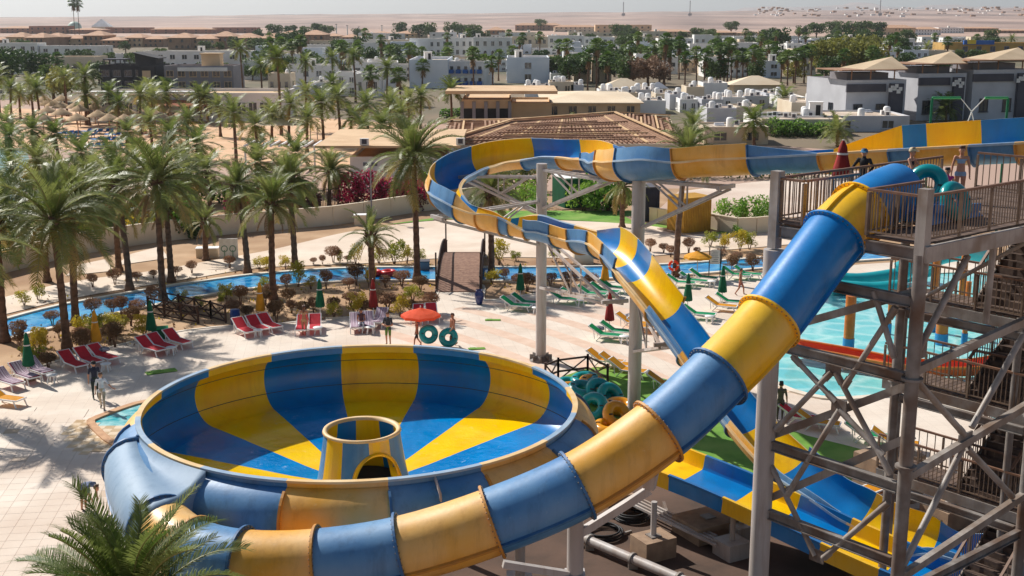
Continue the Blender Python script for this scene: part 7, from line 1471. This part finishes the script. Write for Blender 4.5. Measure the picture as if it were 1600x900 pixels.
person('person in white blouse and pale trousers walking by the splash pool', at_ground(161, 642), .2, dict(top=cl('white', (226, 228, 236)), bottom=cl('khaki', (196, 180, 158)), shoe=M_DARK), HAIRB, dict(WALK, elL=(.36, -.1, 1.2), wrL=(.52, -.2, 1.05), fiL=(.59, -.24, 1.03)), sc=.99, shorts=2, sleeve=.9, long_hair=True, female=True)
person('person bending over in a grey shirt beside the bowl, lower left', at_ground(132, 800), 1.2, dict(top=cl('bluegrey', (120, 132, 160)), bottom=cl('maroon', (66, 30, 40)), shoe=M_DARK), HAIRB, dict(spi=(0, -.16, 1.02), che=(0, -.36, 1.06), nec=(0, -.5, 1.02), hea=(0, -.6, .97), shL=(.18, -.4, 1.03), shR=(-.18, -.4, 1.03), elL=(.2, -.44, .76), elR=(-.2, -.44, .76), wrL=(.14, -.5, .54), wrR=(-.14, -.5, .54), fiL=(.12, -.52, .46), fiR=(-.12, -.52, .46)), shorts=1.0, sleeve=.8)
person('sunbather in a bikini standing before the red loungers', at_ground(476, 526), 3.0, dict(top=cl('tan', (196, 150, 110)), bottom=cl('tan', (196, 150, 110)), bikini=1), HAIRB, sc=.98, skin=SKIN2, long_hair=True, female=True)
person('person seated on a towel-covered lounger, white wrap round the legs', at_ground(565, 519), .1, dict(top=cl('plum', (90, 60, 66)), bottom=cl('white', (226, 224, 222))), HAIRD, dict(pel=(0, 0, .5), spi=(0, -.02, .7), che=(0, -.05, .9), nec=(0, -.07, 1.05), hea=(0, -.1, 1.17), shL=(.17, -.05, .98), shR=(-.17, -.05, .98), elL=(.22, -.15, .72), elR=(-.22, -.15, .72), wrL=(.1, -.34, .66), wrR=(-.1, -.34, .66), fiL=(.05, -.4, .66), fiR=(-.05, -.4, .66), hiL=(.1, -.03, .48), hiR=(-.1, -.03, .48), knL=(.12, -.42, .5), knR=(-.12, -.42, .5), anL=(.12, -.46, .1), anR=(-.12, -.46, .1), toL=(.12, -.62, .04), toR=(-.12, -.62, .04)), skin=SKIN2, shorts=2, long_hair=True, female=True)
person('person in dark tee and green shorts standing beyond the bowl rim', at_ground(607, 541), -.3, dict(top=cl('charcoal', (58, 60, 66)), bottom=cl('lime', (104, 140, 54)), shoe=M_DARK), HAIRB, dict(elL=(.27, -.08, 1.12), wrL=(.08, -.22, 1.08), fiL=(0, -.24, 1.08), elR=(-.27, -.08, 1.12), wrR=(-.1, -.24, 1.12), fiR=(-.02, -.26, 1.12)), sc=1.04, shorts=.9, sleeve=.8)
person('small person in dark swim shorts under the orange parasol carrying a tube', at_ground(652, 543), -1.2, dict(bottom=cl('black', (36, 36, 40))), HAIRD, dict(WALK, elL=(.3, -.1, 1.15), wrL=(.42, -.2, 1.0), fiL=(.46, -.25, .97)), sc=.82, skin=SKIN2, shorts=.8)
person('shirtless person in dark swim shorts carrying a tube on the plaza', at_ground(708, 543), -1.0, dict(bottom=cl('wine', (70, 30, 40))), HAIRB, dict(WALK, elL=(.28, -.12, 1.14), wrL=(.34, -.3, .98), fiL=(.36, -.37, .96)), sc=1.05, skin=SKIN2, shorts=.9)
for x, y, Y_, lb in ((669, 522, None, 'teal inner tube carried upright under the orange parasol'), (700, 527, None, 'teal inner tube carried beside the shirtless person')):
    b = G(x, 541); p = At(x, y, b.y - .35); inner_tube(RT, (p.x, p.y, p.z), (R(78), .2, .15), lb, .84, 'carried inner tubes')
person('person in swimwear walking between green loungers on the right plaza', at_ground(1156, 463), 1.3, dict(bottom=cl('rose', (176, 96, 90))), HAIRD, WALK, skin=SKIN2, shorts=.6)
person('person in grey shirt standing by the tower column near the pool', at_ground(1218, 660), 2.9, dict(top=cl('stone', (110, 100, 92)), bottom=cl('stonedark', (90, 82, 78)), shoe=M_DARK), HAIRD, shorts=2, sleeve=.9, sc=1.02)
# on the deck
def on_deck(x, y): p = G(x, y, DZ + .01); return (p.x, p.y, DZ + .005)
person('person in black long-sleeved top and blue cap on the tower deck', on_deck(1346, 318), -.6, dict(top=cl('black', (30, 32, 38)), bottom=cl('black', (36, 36, 40)), shoe=M_DARK), HAIRD, dict(elL=(.33, -.1, 1.2), wrL=(.3, -.34, 1.1), fiL=(.28, -.42, 1.08), elR=(-.36, .02, 1.16), wrR=(-.34, -.22, 1.0), fiR=(-.33, -.3, .99)), shorts=2, sleeve=2, hat=cl('capblue', (70, 126, 160)), sc=.87)
person('bikini-wearing person with cap on the tower deck, leaning on a teal tube', on_deck(1419, 320), .9, dict(top=cl('black', (36, 36, 40)), bottom=cl('wine', (60, 30, 40)), bikini=1), HAIRB, dict(elL=(.3, -.16, 1.2), wrL=(.26, -.42, 1.22), fiL=(.24, -.5, 1.22), elR=(-.28, -.14, 1.16), wrR=(-.2, -.38, 1.1), fiR=(-.16, -.45, 1.1)), female=True, hat=cl('cream', (214, 196, 160)), sc=.9)
person('small child in a pink swimsuit sitting on the teal tube on the deck', on_deck(1477, 326), -.5, dict(top=cl('pink', (232, 70, 140)), bottom=cl('pink', (232, 70, 140))), HAIRD, dict(pel=(0, 0, .62), spi=(0, -.02, .84), che=(0, -.03, 1.04), nec=(0, -.04, 1.19), hea=(0, -.08, 1.3), shL=(.17, -.03, 1.12), shR=(-.17, -.03, 1.12), elL=(.24, -.08, .86), elR=(-.24, -.08, .86), wrL=(.2, -.26, .7), wrR=(-.2, -.26, .7), fiL=(.18, -.32, .66), fiR=(-.18, -.32, .66), hiL=(.09, -.02, .58), hiR=(-.09, -.02, .58), knL=(.13, -.4, .55), knR=(-.13, -.4, .55), anL=(.13, -.42, .14), anR=(-.13, -.42, .14), toL=(.13, -.56, .08), toR=(-.13, -.56, .08)), sc=.78, shorts=.12, female=True)
person('person in a pale blue bikini behind the tubes on the deck', on_deck(1497, 316), -.3, dict(top=cl('paleblue', (160, 190, 214)), bottom=cl('paleblue', (160, 190, 214)), bikini=1), HAIRB, sc=.9, female=True, long_hair=True)
def deck_tube(x, y, Yb, rot, lb, sc): p = At(x, y, Yb); inner_tube(RT, (p.x, p.y, max(p.z, DZ + .05)), rot, lb, sc, 'teal tubes on the deck')
deck_tube(1450, 290, 31.6, (R(72), .1, -.5), 'big teal inner tube held upright on the tower deck', .86)
deck_tube(1484, 318, 31.0, (R(64), .1, .6), 'big teal inner tube leaning at the rail on the tower deck', .86)
p = G(1465, 340, DZ); t = thing('blue_step', 'blue moulded entry step of the tube slide on the deck', 'step', (p.x, p.y, DZ + .005), .68); mb = MB(); mb.hexa([(-1.2, -.6, 0), (1.2, -.6, 0), (1.2, .6, 0), (-1.2, .6, 0), (-1.1, -.5, .34), (.9, -.5, .22), (.9, .5, .22), (-1.1, .5, .34)]); mb.build('tray', M_BLUE_NEW, t, world=False)
for sg in (-1, 1): mb = MB(); mb.bar((-1.1, sg * .58, .4), (1.0, sg * .58, .25), .08, .2); mb.build('side_lip', M_BLUE_NEW, t, world=False)

# ================================================================== HAZE
mb = MB(); mb.hexa([(-31000, -400, -4), (31000, -400, -4), (31000, 31000, -4), (-31000, 31000, -4), (-31000, -400, 460), (31000, -400, 460), (31000, 31000, 460), (-31000, 31000, 460)])
hm = bpy.data.materials.new('haze_air'); hm.use_nodes = True; hn = hm.node_tree; hn.nodes.clear()
ho = hn.nodes.new('ShaderNodeOutputMaterial'); pv = hn.nodes.new('ShaderNodeVolumePrincipled'); pv.inputs['Color'].default_value = (0.95, 0.98, 1.0, 1); pv.inputs['Density'].default_value = 0.00007; pv.inputs['Anisotropy'].default_value = 0.4
hn.links.new(pv.outputs[0], ho.inputs['Volume']); stuff(mb.build('haze', hm))
